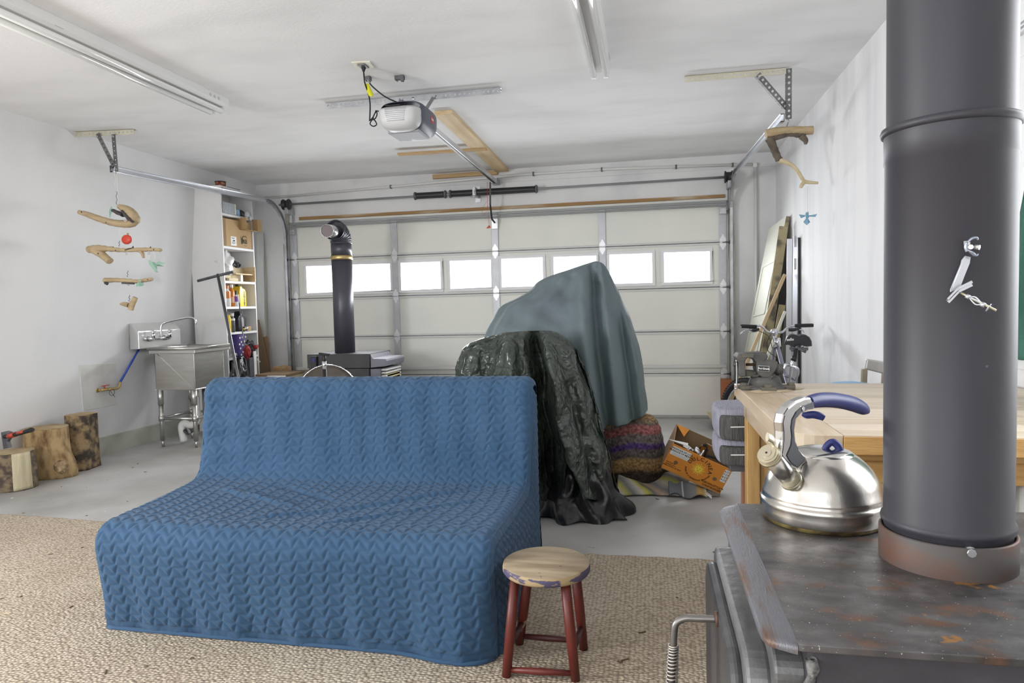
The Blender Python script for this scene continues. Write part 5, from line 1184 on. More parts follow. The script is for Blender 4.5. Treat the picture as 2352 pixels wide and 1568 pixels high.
b=B(); P=smooth_pts([mid(Wd*.52,Dp*.5,Hh*.5),mid(Wd*.5,Dp*.5,Hh*1.05),mid(Wd*.56,Dp*.5,Hh*.95),mid(Wd*.60,Dp*.5,Hh*.6)],6); b.tube(P,.008,8)
P=smooth_pts([mid(Wd*.6,Dp*.4,Hh*.8),mid(Wd*.78,Dp*.3,Hh*.96),mid(Wd*.92,Dp*.5,Hh*.82),mid(Wd*.82,Dp*.7,Hh*.6)],6); b.tube(P,.009,8); b.build('cable',m_rubber,r2)
b=B(); c=mid(Wd*.2,Dp*.4,Hh*.75); b.prism([c,c+ux*.10-uz*.02,c+ux*.12+uy*.05-uz*.03,c+uy*.06],uz*.004); c=mid(-.03,Dp*.1,Hh*1.0); b.prism([c,c+ux*.12+uz*.01,c+ux*.12+uy*.04+uz*.01],uz*.004); b.build('white_card',m_white,r2)
b=B(); a=at(1615,1118,'Y',4.40); b.box((.335,4.42,.022),(.16,.05,.034),Matrix.Rotation(-.15,3,'Z')); tag(b.build('grey_timber',mat('grey_wood',(.22,.19,.16),.8),None,.003),'short grey timber block wedged under the orange box','block')
b=B(); b.box((.26,4.47,.035),(.10,.10,.06)); tag(b.build('timber_prop',m_pine2,None,.003),'small brown wooden prop holding up the left side of the orange box','block')
# tray by the door
r=root('paint_tray',(.62,7.0,.0),'shallow blue tray with wooden rim on the floor near the overhead door','tray')
b=B(); b.prism([(.56,6.75,.09),(.60,6.75,.001),(.80,6.75,.001),(.80,6.75,.09)],(0,.36,0)); b.build('tray_body',mat('navy_tray',(.02,.03,.14),.4),r)
b=B(); b.bar((.55,6.93,.098),(.83,6.93,.098),.38,.014); b.build('wooden_rim',m_ply,r)

# ---------------------------------------------------------------- cushions on bench
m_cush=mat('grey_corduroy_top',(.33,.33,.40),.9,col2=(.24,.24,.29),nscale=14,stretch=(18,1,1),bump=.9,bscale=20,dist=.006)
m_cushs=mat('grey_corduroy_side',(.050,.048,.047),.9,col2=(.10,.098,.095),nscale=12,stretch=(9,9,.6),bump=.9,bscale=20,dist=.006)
CY0,CY1=2.83,3.12; CX0,CX1=.255,.82
def cushion(z0,z1,label,dx):
    r=root('seat_cushion',((CX0+CX1)/2,(CY0+CY1)/2,z0),label,'cushion','grey cushions stacked left of the table'); 
    def slab(x0,x1,y0,y1,a,c,rad,pw=4.0):
        rows=[]; n=64; cx,cy=(x0+x1)/2,(y0+y1)/2
        for i in range(13):
            t=i/12*PI; k=(1-rad)+rad*math.sin(t)**.6; z=(a+c)/2-(c-a)/2*math.copysign(abs(math.cos(t))**.75,math.cos(t)); row=[]
            for j in range(n):
                q=2*PI*j/n; row.append((cx+(x1-x0)/2*k*math.copysign(abs(math.cos(q))**(2/pw),math.cos(q)),cy+(y1-y0)/2*k*math.copysign(abs(math.sin(q))**(2/pw),math.sin(q)),z))
            rows.append(row)
        rows.insert(0,[((cx),(cy),a)]*n); rows.append([(cx,cy,c+.008)]*n)
        return np.array(rows)
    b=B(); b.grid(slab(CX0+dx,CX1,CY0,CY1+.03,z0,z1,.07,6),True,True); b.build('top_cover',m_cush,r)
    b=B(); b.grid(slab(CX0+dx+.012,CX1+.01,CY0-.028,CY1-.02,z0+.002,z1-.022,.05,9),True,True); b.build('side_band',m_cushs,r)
    b=B(); zz=z0+(z1-z0)*.48; b.tube([(CX0+.05+dx,CY0-.026,zz),(CX0+.12+dx,CY0-.032,zz+.003),(CX1-.05,CY0-.031,zz+.006)],.0028,6); b.build('piping',mat('silver_piping',(.55,.53,.50),.4),r)
zt2=at(1660,942,'Y',2.83).z; zm=at(1660,1012,'Y',2.83).z; zl=at(1660,1068,'Y',2.83).z
print('cush',zt2,zm,zl)
cushion(zl,zm,'lower grey corduroy seat cushion of the stack beside the table',.0)
cushion(zm+.002,zt2,'upper grey corduroy seat cushion of the stack beside the table',-.0)
r=root('low_bench',((CX0+CX1)/2,2.97,0),'dark low bench with worn reddish leg holding the grey cushions','bench')
b=B(); b.bb((CX0+.05,CY0+.02,zl-.03),(CX1,CY1,zl-.002)); b.build('bench_top',m_dsteel,r,.003)
for (x,y) in ((.40,CY0+.05),(.74,CY0+.05),(.40,CY1-.06),(.74,CY1-.06)):
    b=B(); b.bb((x-.024,y-.02,0),(x+.008,y+.02,zl-.03)); b.build('leg',mat('worn_red_wood',(.30,.14,.08),.6,col2=(.26,.27,.33),nscale=5,stretch=(2,2,1),lo=.45,hi=.6),r,.002)
b=B(); b.bb((.41,CY0+.04,.0),(.46,CY0+.08,zl-.03)); q=None; b.build('dark_board',mat('navy_board',(.015,.018,.045),.4),r)

# ---------------------------------------------------------------- work table
TZ=.90
r=root('work_table',(.78,2.25,0),'heavy pale butcher-block work table with oak apron and legs','table')
TX0,TX1,TY0,TY1=.315,1.235,1.715,2.765
m_oak=mat('oak',(.56,.34,.12),.5,col2=(.38,.20,.06),nscale=4,stretch=(1.2,9,9),lo=.35,hi=.7,bump=.1,bscale=30)
m_oakv=mat('oak_vertical',(.56,.36,.14),.5,col2=(.36,.20,.07),nscale=4,stretch=(9,9,1.0),lo=.35,hi=.7)
m_top=[mat('worn_maple_%d'%i,c,.5,col2=c2,nscale=3.5,stretch=(1.0,11,4),lo=.35,hi=.7,bump=.1,bscale=30,coat=.15) for i,(c,c2) in enumerate((((.60,.51,.40),(.48,.38,.27)),((.64,.55,.44),(.53,.43,.31)),((.56,.46,.35),(.44,.34,.235))))]
m_tope=mat('worn_maple_end',(.58,.48,.36),.45,col2=(.46,.34,.22),nscale=3.5,stretch=(11,1.0,4),lo=.35,hi=.7,coat=.15)
ch=.085; bw=.125
# breadboard end with chamfered/rounded near corner
b=B(); pts=[(TX0,TY1,TZ),(TX0-.0,TY0+ch,TZ)]+[(TX0+ch-ch*math.cos(a),TY0+ch-ch*math.sin(a),TZ) for a in np.linspace(.2,PI/2,6)]+[(TX0+bw,TY0,TZ),(TX0+bw,TY1,TZ)]
b.prism(pts,(0,0,-.045)); b.build('breadboard_end',m_tope,r,.002)
n=13; wy=(TY1-TY0)/n
for k in range(n):
    b=B(); b.bb((TX0+bw+.0008,TY0+wy*k+.0006,TZ-.045),(TX1,TY0+wy*(k+1)-.0006,TZ-.0002*(k%3))); b.build('plank',m_top[k%3],r,.0012)
b=B(); b.bb((TX0+bw,TY0-.004,TZ-.045),(TX1,TY0-.0006,TZ-.003)); b.build('edge_band',m_oak,r,.001)
b=B(); ap=.075; z1=TZ-.047
b.bb((TX0+.075,TY0+.03,z1-.02),(TX1-.0,TY0+.055,z1)); b.build('near_moulding',m_oak,r,.004)
b=B(); b.bb((TX0+.12,TY0+.045,z1-ap),(TX1,TY0+.068,z1-.02)); b.build('near_apron',m_oak,r,.002)
b=B(); b.bb((TX0+.03,TY0+.10,z1-.075),(TX0+.052,TY1-.04,z1)); b.build('left_apron',m_tope,r,.002)
b=B(); b.bb((TX0+.12,TY1-.06,z1-ap),(TX1,TY1-.04,z1)); b.build('far_apron',m_oak,r,.002)
b=B(); b.bb((TX0+.065,TY0+.06,z1-.10),(TX0+.15,TY0+.10,z1-.0)); b.bb((TX0+.05,TY0+.05,z1-.03),(TX0+.2,TY0+.10,z1)); b.build('corner_block',m_oakv,r,.008)
for (x,y) in ((TX0+.09,TY1-.10),(TX1-.10,TY1-.10),(TX0+.20,TY0+.16),(TX1-.10,TY0+.12)):
    b=B()
    if x<TX0+.15: b.bb((TX0+.03,y-.35,0),(TX0+.06,y+.06,z1-.01)) if False else b.bb((x-.06,y-.03,0),(x-.015,y+.04,z1))
    else: b.bb((x-.035,y-.035,0),(x+.035,y+.035,z1))
    if x<TX0+.15:
        b.build('leg',m_oakv,r,.002); b=B(); b.bb((x-.014,y-.02,0),(x+.075,y+.03,z1)); b.build('leg_cheek',m_oakv,r,.002)
    else: b.build('leg',m_oakv,r,.002)
b=B(); b.prism([(.66,TY0+.05,z1-ap),(.90,TY0+.05,z1-ap),(.90,TY0+.05,z1-ap-.02),(.78,TY0+.05,z1-ap-.10),(.66,TY0+.05,z1-ap-.10)],(0,.02,0)) if False else b.prism([(.43,TY0+.050,z1-ap+.002),(.62,TY0+.050,z1-ap+.002),(.50,TY0+.050,z1-ap-.10),(.43,TY0+.050,z1-ap-.10)],(0,.016,0)); b.build('corner_bracket',m_oakv,r,.002)
r=root('dark_cabinet',(.72,2.2,0),'dark metal cabinet standing under the work table','cabinet')
b=B(); b.bb((.56,1.95,0),(.85,2.45,.66)); b.build('cabinet_body',m_black,r,.006)
b=B(); b.bb((.555,1.94,.66),(.855,2.46,.69)); b.build('cabinet_top',m_dsteel,r,.003)
r=root('white_freezer',(1.0,1.95,0),'plain white appliance side standing under the right end of the table','appliance')
b=B(); b.bb((.87,1.84,0.02),(1.235,2.4,.76)); b.build('appliance_body',m_white,r,.008)
b=B(); b.bb((.90,1.836,.10),(1.21,1.84,.70)); b.build('front_panel',mat('white_enamel',(.78,.79,.82),.3),r,.002)

# ---------------------------------------------------------------- vise
m_vise=mat('vise_iron',(.04,.04,.038),.6,.1,col2=(.08,.076,.07),nscale=22,bump=.3,bscale=40); m_vdust=mat('dusty_iron',(.12,.105,.08),.8,.1,col2=(.08,.075,.06),nscale=18)
YV=2.60
V=lambda x,y,dy=0: at(x,y,'Y',YV+dy)
r=root('bench_vise',at(1745,882,'Y',YV),'heavy dark iron bench vise bolted to the far left corner of the table','vise')
def vp(name,q,y0,y1,m=m_vise,bev=.004,par=None):
    b=B(); b.prism([V(x,y,y0) for x,y in q],(0,y1-y0,0)); return b.build(name,m,par or r,bev)
vp('fixed_jaw',[(1740,812),(1748,809),(1762,812),(1765,820),(1757,829),(1787,830),(1786,842),(1781,852),(1774,862),(1772,868),(1752,867),(1742,860),(1737,850),(1737,838),(1738,833),(1730,824),(1722,824),(1718,818),(1720,812)],-.045,.045)
vp('upper_slide',[(1706,811),(1758,809),(1764,816),(1762,826),(1738,828),(1730,821),(1716,820),(1706,821)],-.035,.035)
vp('moving_jaw',[(1691,821),(1697,812),(1712,812),(1718,814),(1718,822),(1712,828),(1713,862),(1712,866),(1700,866),(1697,858),(1697,834),(1693,826)],-.05,.05)
vp('jaw_insert',[(1704,812),(1732,812),(1732,822),(1704,822)],-.052,-.046,m_vdust)
vp('slide_bar',[(1712,851),(1740,853),(1738,862),(1712,866)],-.03,.03,m_vdust)
b=B(); b.tube([V(1713,837),V(1742,837)],3.2*mpp(V(1713,837)),12); b.build('screw',mat('rusty_screw',(.16,.09,.05),.6,.5),r)
b=B(); ptube(b,[(1684,836,5.5),(1697,836,5)],'Y',YV-.02,12,3); b.build('screw_head',m_vise,r)
b=B(); ptube(b,[(1692,828,1.6),(1692.5,860,1.6),(1691,893,1.6)],'Y',YV-.03,8,3); ptube(b,[(1692,826,3),(1692,831,3)],'Y',YV-.03,8,3); ptube(b,[(1690,890,3),(1690,895,3.2)],'Y',YV-.03,8,3); b.build('tommy_bar',m_galv,r)
vp('nameplate_rim',[(1741,839),(1767.5,840.5),(1767,853.5),(1741,852)],-.049,-.045,m_galv,.001)
npz=vp('nameplate',[(1742.2,840.2),(1766.3,841.6),(1765.8,852.4),(1742.2,851)],-.0505,-.049,m_black,.0005)
c0_=V(1754.2,846.4,-.0508); text('Pro\u00b7Grade',.0092,frame(c0_,V(1766,841.6+5)-V(1742,840.2+5),(0,0,1)),m_white,'plate_lettering',npz,.0004,True)
b=B(); c=V(1757,0+869); zt3=TZ
b.lathe([(0,0),(.075,0),(.075,.01),(.06,.014),(.055,.03),(.05,.045),(0,.045)],(c.x,YV,TZ),24); b.build('swivel_base',m_vise,r)
b=B()
for (dx,dy) in ((-.09,-.03),(.10,-.02),(.0,-.09),(.02,.09)): b.bar((c.x,YV,TZ+.008),(c.x+dx,YV+dy,TZ+.008),.05,.014); b.lathe([(.014,.015),(.014,.024),(0,.026)],(c.x+dx*.85,YV+dy*.85,TZ),6)
b.build('mounting_lug',m_vdust,r,.003)
b=B(); b.tube([V(1778,848,.0),V(1797,848,.0)],.020,12); b.tube([V(1778,862,-.03),V(1768,868,-.05)],.008,8); b.build('rear_boss',m_vise,r)
m_dust=mat('sawdust',(.52,.42,.28),.95,col2=(.40,.32,.20),nscale=40)
b=B(); G=[]
for i in range(14):
    row=[]
    for j in range(30):
        a=2*PI*j/30; k=i/13; rr=(.095+.02*math.sin(a*3+1)+.015*math.sin(a*5)); row.append((c.x+.01+rr*k*1.0*math.cos(a),YV-.02+rr*k*math.sin(a),TZ+.0008+.014*(1-k)**1.5))
    G.append(row)
b.grid(np.array(G),True,True); tag(b.build('sawdust_heap',m_dust),'thin heap of sawdust around the vise foot on the table','sawdust')['kind']='stuff'
# ---------------------------------------------------------------- bicycle beyond the table
m_bsil=mat('bike_silver',(.62,.63,.66),.25,.8); m_bfr=mat('bike_frame_paint',(.30,.30,.38),.25,.7); m_sad=mat('saddle_black',(.02,.018,.022),.4)
r=root('bicycle',(.95,5.2,0),'small silver bicycle with black saddle parked beyond the work table','bicycle')
YH,YSd=5.35,4.95
def bt(name,pts,m,Y,n=10,k=5,flat=1.0,par=None):
    b=B()
    if isinstance(Y,(int,float)): ptube(b,pts,'Y',Y,n,k,flat)
    else:
        S=smooth_pts([(*p,y) for p,y in zip(pts,Y)],k) if len(pts)>2 else [np.array((*p,y),float) for p,y in zip(pts,Y)]; P=[at(s[0],s[1],'Y',s[3]) for s in S]; b.tube(P,[s[2]*mpp(p) for s,p in zip(S,P)],n,True,flat)
    return b.build(name,m,par or r)
bt('handlebar',[(1735,750,2.4),(1745,748,2.4),(1753,752,2.4),(1762,761,2.4),(1772,764,2.6),(1784,764,2.6),(1795,763,2.6),(1803,757,2.4),(1812,750,2.4),(1826,748,2.4)],m_bsil,YH)
bt('grip',[(1703,749,4.0),(1707,749,4.3),(1738,750,4.2)],m_rubber,YH,12,4); bt('grip',[(1826,748,4.2),(1858,747,4.3),(1868,747,4.0)],m_rubber,YH,12,4)
bt('brake_lever',[(1727,757,1.5),(1712,758,1.3),(1700,767,1.2)],m_bsil,YH-.03); bt('brake_lever',[(1836,757,1.5),(1844,758,1.3),(1847,764,1.2)],m_bsil,YH-.03)
bt('brake_clamp',[(1720,756,2.2),(1732,758,4),(1744,755,2.6)],m_black,YH-.02,8,4); bt('brake_clamp',[(1811,757,3.6),(1824,757,4),(1836,754,2)],m_black,YH-.02,8,4)
b=B(); c=at(1778,763,'Y',YH-.01); b.sphere(c,.028,12,8); b.build('stem_clamp',m_bsil,r)
bt('stem',[(1775,768,2.6),(1779,780,3.6),(1783,790,4.2)],m_bsil,YH+.01)
b=B(); c=at(1786,785,'Y',YH-.0); b.tube([c+Vector((0,0,.03)),c-Vector((0,0,.035))],[.020,.026],14); b.build('bell',m_chrome,r)
bt('head_tube',[(1784,793,6.0),(1787,802,5.6)],m_bsil,YH,14)
bt('headset_ring',[(1783,796,7.0),(1784,798,7.0)],m_black,YH,14)
bt('down_tube',[(1787,799,5.0),(1793,825,5.2),(1800,850,5.2),(1809,880,5.0),(1815,905,5.0)],m_bfr,[YH,YH-.06,YH-.12,YH-.2,YH-.25],12)
bt('fork_leg',[(1779,795,3),(1777,820,3),(1776,850,3),(1774,880,3),(1770,950,3)],m_bfr,[YH,YH+.05,YH+.1,YH+.15,YH+.3]); bt('fork_leg',[(1771,805,2),(1772,830,2.2),(1772,870,2.2)],m_bsil,[YH,YH+.05,YH+.1])
bt('shift_cable',[(1738,757,.8),(1760,768,.8),(1768,778,.8),(1774,800,.8)],m_black,YH-.02,6); bt('shift_cable',[(1772,765,.8),(1762,785,.8),(1764,805,.8),(1775,815,.8),(1785,822,.8)],m_rubber,YH-.04,6)
# saddle
S=B(); rows=[]; c=at(1834,782,'Y',YSd); u=mpp(c)
top=[(1803,791),(1804,784),(1808,775),(1816,769),(1826,768),(1833,771.5),(1836,772),(1842,769),(1852,769),(1860,774),(1865,783),(1866,794)]; bot=[(1805,792),(1810,791),(1815,792),(1822,790),(1828,789),(1834,789),(1840,789),(1846,794),(1852,796),(1858,796),(1862,795),(1865,795)]
for (dy,sh,dz) in ((0,.9,-.0),(.01,1.0,0),(.06,.92,.004),(.12,.62,.0),(.18,.32,-.01),(.25,.22,-.016),(.27,.12,-.02)):
    row=[]
    for (x,y) in top+bot[::-1]:
        p=at(1834+(x-1834)*sh,y,'Y',YSd); row.append((p.x,YSd+dy,p.z+dz))
    rows.append(row)
S.grid(np.array(rows),True,True); S.add(rows[0],[tuple(range(len(rows[0])))]); sad=S.build('saddle',m_sad,r,.003)
c=at(1815,779.5,'Y',YSd-.003); text('selle',.026,frame(c,(1,0,.05),(0,0,1)),m_white,'saddle_lettering',sad,.0005,True)
b=B(); 
for x0,x1 in ((1815,1826),(1832,1846)): b.tube([at(x0,793,'Y',YSd+.02),at((x0+x1)/2,799,'Y',YSd+.05),at(x1,796,'Y',YSd+.1)],.004,6)
b.bar(at(1813,800,'Y',YSd+.03),at(1856,801,'Y',YSd+.03),.012,.02); b.tube([at(1817,803,'Y',YSd+.03),at(1825,803,'Y',YSd+.03)],.012,8); b.tube([at(1840,803,'Y',YSd+.03),at(1851,808,'Y',YSd+.03)],.010,8); b.build('saddle_clamp',m_dsteel,r)
bt('seat_post',[(1828,800,4.5),(1824,830,4.3)],m_rubber,YSd+.03,12); bt('seat_post_collar',[(1825,818,6.2),(1822,828,6.4)],m_black,YSd+.03,12); bt('seat_tube',[(1822,828,4),(1818,842,4),(1813,880,4),(1808,940,4)],m_bsil,[YSd+.03,YSd+.03,YSd+.06,YSd+.1])
b=B()
for k in range(3): b.tube(smooth_pts([at(1815+3*k,839,'Y',YSd),at(1828+3*k,845,'Y',YSd-.02),at(1831+2*k,860,'Y',YSd-.02),at(1824+2*k,872,'Y',YSd)],5),.0025,6)
b.build('brake_cable_loops',m_chrome,r)
bt('suspension_link',[(1801,848,3),(1806,838,4),(1813,838,4),(1818,845,3)],m_bsil,YSd+.05,10); bt('chain_stay',[(1802,862,3.5),(1815,866,3.5),(1828,872,3)],m_bfr,YSd+.05)
def wheel(c,R,ax,name_):
    Q=Vector(ax).to_track_quat('Z','Y').to_matrix(); b=B(); b.tube([c+Q@Vector((R*math.cos(a),R*math.sin(a),0)) for a in np.linspace(0,2*PI,49)],.026,10)
    for k in range(72):
        a=2*PI*k/72
        for s in (-1,1): b.box(c+Q@Vector(((R+.024)*math.cos(a),(R+.024)*math.sin(a),.013*s)),(.012,.012,.012),Q.to_3x3()@Matrix.Rotation(a,3,'Z'))
    t=b.build('tyre',m_rubber,r); b=B(); b.tube([c+Q@Vector(((R-.03)*math.cos(a),(R-.03)*math.sin(a),0)) for a in np.linspace(0,2*PI,49)],.009,8); b.build('rim',m_bsil,t)
    b=B(); 
    for k in range(24): a=2*PI*k/24; b.tube([c,c+Q@Vector(((R-.03)*math.cos(a),(R-.03)*math.sin(a),0))],.0012,4)
    b.tube([c-Q@Vector((0,0,.05)),c+Q@Vector((0,0,.05))],.02,10); b.build('spokes',m_chrome,t)
pw=at(1833,868,'Y',4.78); wheel(Vector((pw.x+.02,4.80,.26)),pw.z-.26-.02 if pw.z-.28<.30 else .27,(.8,.6,0),'rear'); 
wheel(Vector((.60+.16,5.75,.30)),.27,(.8,.6,0),'front')

# ---------------------------------------------------------------- doors and boards leaning on the right wall
m_dw=mat('old_white_door',(.72,.72,.64),.5,col2=(.64,.64,.55),nscale=3)
m_brown=mat('weathered_edge',(.40,.34,.20),.8,col2=(.14,.12,.09),nscale=9,lo=.45,hi=.6)
# panel door: a slab leaning against the wall
r=root('panel_door',(1.0,6.9,0),'old white panelled door leaning against the right wall by the garage door','door')
T1=at(1768,522,'Y',7.05); T2=at(1807,495,'Y',6.62); BL_=at(1697,925,'Y',7.05); 
up=Vector((.38,0,1.95)).normalized(); 
T1=Vector((1.09,7.22,1.93)); T1=at(1766,524,'Y',7.15); T2=at(1806,496,'Y',6.62); d=(T2-T1); 
Hd=T1.z/ (up.z); o1=T1-up*Hd; o2=T2-up*Hd; nrm=d.cross(up).normalized()
if nrm.x<0: nrm=-nrm
th=nrm*.035
b=B(); b.prism([o1,o2,T2,T1],th); b.build('door_slab',m_dw,r,.002)
wv=(T2-T1).length; wd=d.normalized()
b=B()
for (v0,v1) in ((.55,.80),(.12,.47)):
    for (u0,u1) in ((.14,.86),):
        A=o1+wd*wv*u0+up*Hd*v0-nrm*.001; 
        for (a_,c_) in (((u0,v0),(u1,v0)),((u1,v0),(u1,v1)),((u1,v1),(u0,v1)),((u0,v1),(u0,v0))):
            p=o1+wd*wv*a_[0]+up*Hd*a_[1]-nrm*.003; q=o1+wd*wv*c_[0]+up*Hd*c_[1]-nrm*.003; b.bar(p,q,.022,.010,nrm)
b.build('panel_moulding',m_dw,r,.002)
b=B(); e=wd*wv; b.prism([o2-wd*.001,o2+wd*.004,T2+wd*.004,T2-wd*.001],th); b.build('door_edge',m_brown,r)
# white metal track boards
def wboard(px0,px1,pyt,Y,th,m,name,label,cat,lean_=.03):
    a=at(px0,pyt,'Y',Y); c=at(px1,pyt,'Y',Y); b=B(); b.add([(a.x-lean_,Y,0),(c.x-lean_,Y,0),(c.x,Y,a.z),(a.x,Y,a.z),(a.x-lean_,Y+th,0),(c.x-lean_,Y+th,0),(c.x,Y+th,a.z),(a.x,Y+th,a.z)],[(0,1,2,3),(4,7,6,5),(0,4,5,1),(3,2,6,7),(0,3,7,4),(1,5,6,2)])
    o=b.build(name,m,None,.003); return tag(o,label,cat)
m_wm=mat('white_metal',(.72,.73,.77),.35,.1,col2=(.62,.63,.68),nscale=5,stretch=(6,6,.4))
r=root('bifold_door',(1.2,6.2,0),'narrow white folded door panel standing upright against the right wall','door')
def wpanel(px0,px1,pyt,Y,y1,m,name,cx=None):
    a=at(px0,pyt,'Y',Y); c=at(px1,pyt,'Y',y1); b=B(); n=Vector((c.y-a.y,-(c.x-a.x),0)).normalized()*.018
    q=[Vector((a.x-.02,Y,0)),Vector((c.x-.02,y1,0)),Vector((c.x,y1,c.z)),Vector((a.x,Y,a.z))]; b.prism(q,-n); return b.build(name,m,r,.003)
wpanel(1807,1820,548,6.35,6.30,m_wm,'front_leaf'); wpanel(1821,1833,545,6.30,6.24,mat('grey_metal_leaf',(.50,.51,.56),.4,.2),'rear_leaf')
b=B(); 
for py in (548,560,600,612): p=at(1826,py,'Y',6.235); b.box(p,(.02,.012,.05))
b.build('leaf_hinge',m_galv,r,.002)
b=B(); a=at(1835,546,'Y',6.22); b.bar((a.x,6.22,0),(a.x+.003,6.22,a.z),.006,.02); b.build('dark_edge',m_black,r)
def stick(name,p0,p1,Y0,Y1,w,t,m,label,cat='board'):
    A=at(*p0,'Y',Y0); C_=at(*p1,'Y',Y1); k=(0.004-A.z)/(C_.z-A.z); E=A+(C_-A)*k; b=B(); b.bar(A,E,w,t,(0,1,0)); return tag(b.build(name,m,None,.002),label,cat)
m_stick=mat('pale_stick',(.62,.47,.28),.7,col2=(.52,.38,.22),nscale=5)
stick('wooden_stick',(1803,630),(1682,912),6.3,6.0,.028,.02,m_stick,'long pale wooden stick leaning across the white panelled door')
stick('weathered_board',(1800,520),(1752,860),6.55,6.4,.075,.02,m_brown,'weathered olive-brown board leaning against the edge of the panelled door')
stick('weathered_board',(1797,700),(1766,870),6.2,6.1,.05,.02,mat('olive_board',(.36,.30,.15),.8,col2=(.22,.18,.10),nscale=8),'shorter olive timber leaning just left of the white folded door')
stick('dark_board',(1803,560),(1775,870),6.6,6.45,.10,.012,mat('black_board',(.035,.033,.032),.7),'black-stained board leaning behind the weathered boards')
stick('white_lath',(1803,715),(1758,830),6.05,5.9,.022,.02,m_dw,'thin white-painted lath leaning behind the bicycle handlebar')
r=root('floor_lumber',(1.0,6.6,0),'low stack of short timber blocks on the floor under the leaning boards','lumber')
for k in range(3):
    b=B(); b.bb((.86,6.35,.001+.12*k),(1.15,6.75,.115+.12*k)); b.build('timber_block',[m_pine2,m_brown,m_pine][k],r,.006)
b=B(); b.bb((.70,7.1,.0),(.80,7.34,.42)); tag(b.build('brick_red_block',mat('terracotta',(.42,.14,.06),.8),None,.006),'orange-brown block standing at the foot of the right door track','block')
# latch
r=root('door_latch',at(1683,797,'Y',YF-.03),'small black and chrome latch on the wall right of the overhead door','latch')
b=B(); p=at(1684,797,'Y',YF-.004); b.bb(p+Vector((-.02,-.02,-.05)),p+Vector((.02,.003,.05))); b.build('latch_body',m_galv,r,.003); b=B(); b.tube([p+Vector((0,-.02,.02)),p+Vector((0,-.04,.0))],.012,8); b.build('latch_knob',m_black,r)

# ---------------------------------------------------------------- metal chair, blue thing
r=root('metal_chair',(1.08,3.3,0),'brushed metal folding chair seen above the far table edge','chair')
m_al=mat('brushed_aluminium',(.52,.51,.49),.4,.5,col2=(.42,.41,.39),nscale=4,stretch=(8,1,1))
YC=3.2
c_=[at(x,y,'Y',YC) for x,y in ((1991,824),(2036,831),(2031,859),(1987,848))]
b=B(); b.prism(c_,(0,.018,0)); b.build('backrest',m_al,r,.006)
zs=.45; L0=at(1987,850,'Y',YC); R0=at(2034,858,'Y',YC)
for (p,name) in ((L0,'leg'),(R0,'leg')):
    b=B(); b.bar(Vector((p.x+.0,YC+.01,p.z+.004)),Vector((p.x-.03,YC+.02,0)),.022,.02,(0,1,0)); b.build('leg',mat('tan_metal',(.30,.25,.18),.5,.4),r,.002)
    b=B(); b.bar(Vector((p.x,YC-.02,zs)),Vector((p.x+.01,YC-.30,0)),.022,.02,(0,1,0)); b.build('leg',m_al,r,.002)
b=B(); b.bb((L0.x-.02,YC-.36,zs),(R0.x+.02,YC+.0,zs+.02)); b.build('seat',m_al,r,.006)
p=at(1953,881,'Y',3.05); r=root('blue_bucket',(p.x,3.05,0),'round blue bucket whose lid just shows above the far table edge','bucket')
b=B(); b.tube([(p.x,3.05,0),(p.x,3.05,p.z-.02)],.07,24); b.build('blue_tub',mat('blue_plastic',(.05,.20,.40),.4),r); b=B(); b.lathe([(.085,-.012),(.088,-.004),(.07,.006),(.03,.012),(0,.013)],(p.x,3.05,p.z-.004),28); b.build('round_lid',mat('light_blue_plastic',(.14,.36,.58),.35),r)

# ---------------------------------------------------------------- curtain at the side window
r=root('green_curtain',(1.2,2.3,1.6),'dark green curtain pulled aside at the right wall window','curtain')
m_cu=mat('green_cloth',(.03,.11,.085),.85,col2=(.05,.16,.12),nscale=6,bump=.4,bscale=60)
G=[]
for i in range(40):
    t=i/39; z=1.80-.80*t; row=[]; y1=2.49+.23*min(1,t*1.5) ; y0=1.4+.2*(1-t)
    for j in range(70):
        u=j/69; y=y1-(y1-y0)*u*(.55+.15*math.sin(t*2)); x=XR-.05+.02*math.sin(u*26+t*2)+.012*math.sin(u*60)
        row.append((x,y,z+.12*(u)*(1-t)))
    G.append(row)
b=B(); b.grid(np.array(G)); b.build('cloth',m_cu,r,solid=.003)
b=B(); b.tube([(XR-.05,1.15,2.10),(XR-.05,2.74,2.10)],.01,8)
for k in range(5): b.tube([(XR-.05,1.5+.2*k,2.10),(XR-.05,1.5+.2*k,1.86)],.001,4)
b.build('rod',m_galv,r)

# ---------------------------------------------------------------- rug
m_rug=bpy.data.materials.new('berber_rug'); m_rug.use_nodes=True; nt=m_rug.node_tree; N=nt.nodes; L=nt.links; bs=N['Principled BSDF']; bs.inputs['Roughness'].default_value=.95; bs.inputs['Specular IOR Level'].default_value=.1
tc=N.new('ShaderNodeTexCoord'); mp=N.new('ShaderNodeMapping'); mp.inputs['Scale'].default_value=(62,95,1); mp.inputs['Rotation'].default_value=(0,0,.0); L.new(tc.outputs['Object'],mp.inputs[0])
vo=N.new('ShaderNodeTexVoronoi'); vo.inputs['Scale'].default_value=1; vo.inputs['Randomness'].default_value=.55; L.new(mp.outputs[0],vo.inputs['Vector'])
cr=N.new('ShaderNodeValToRGB'); cr.color_ramp.elements[0].position=.25; cr.color_ramp.elements[1].position=.75; cr.color_ramp.elements[0].color=(.66,.58,.47,1); cr.color_ramp.elements[1].color=(.33,.27,.20,1); L.new(vo.outputs['Distance'],cr.inputs[0])
no=N.new('ShaderNodeTexNoise'); no.inputs['Scale'].default_value=1.3; no.inputs['Detail'].default_value=6; L.new(tc.outputs['Object'],no.inputs['Vector'])
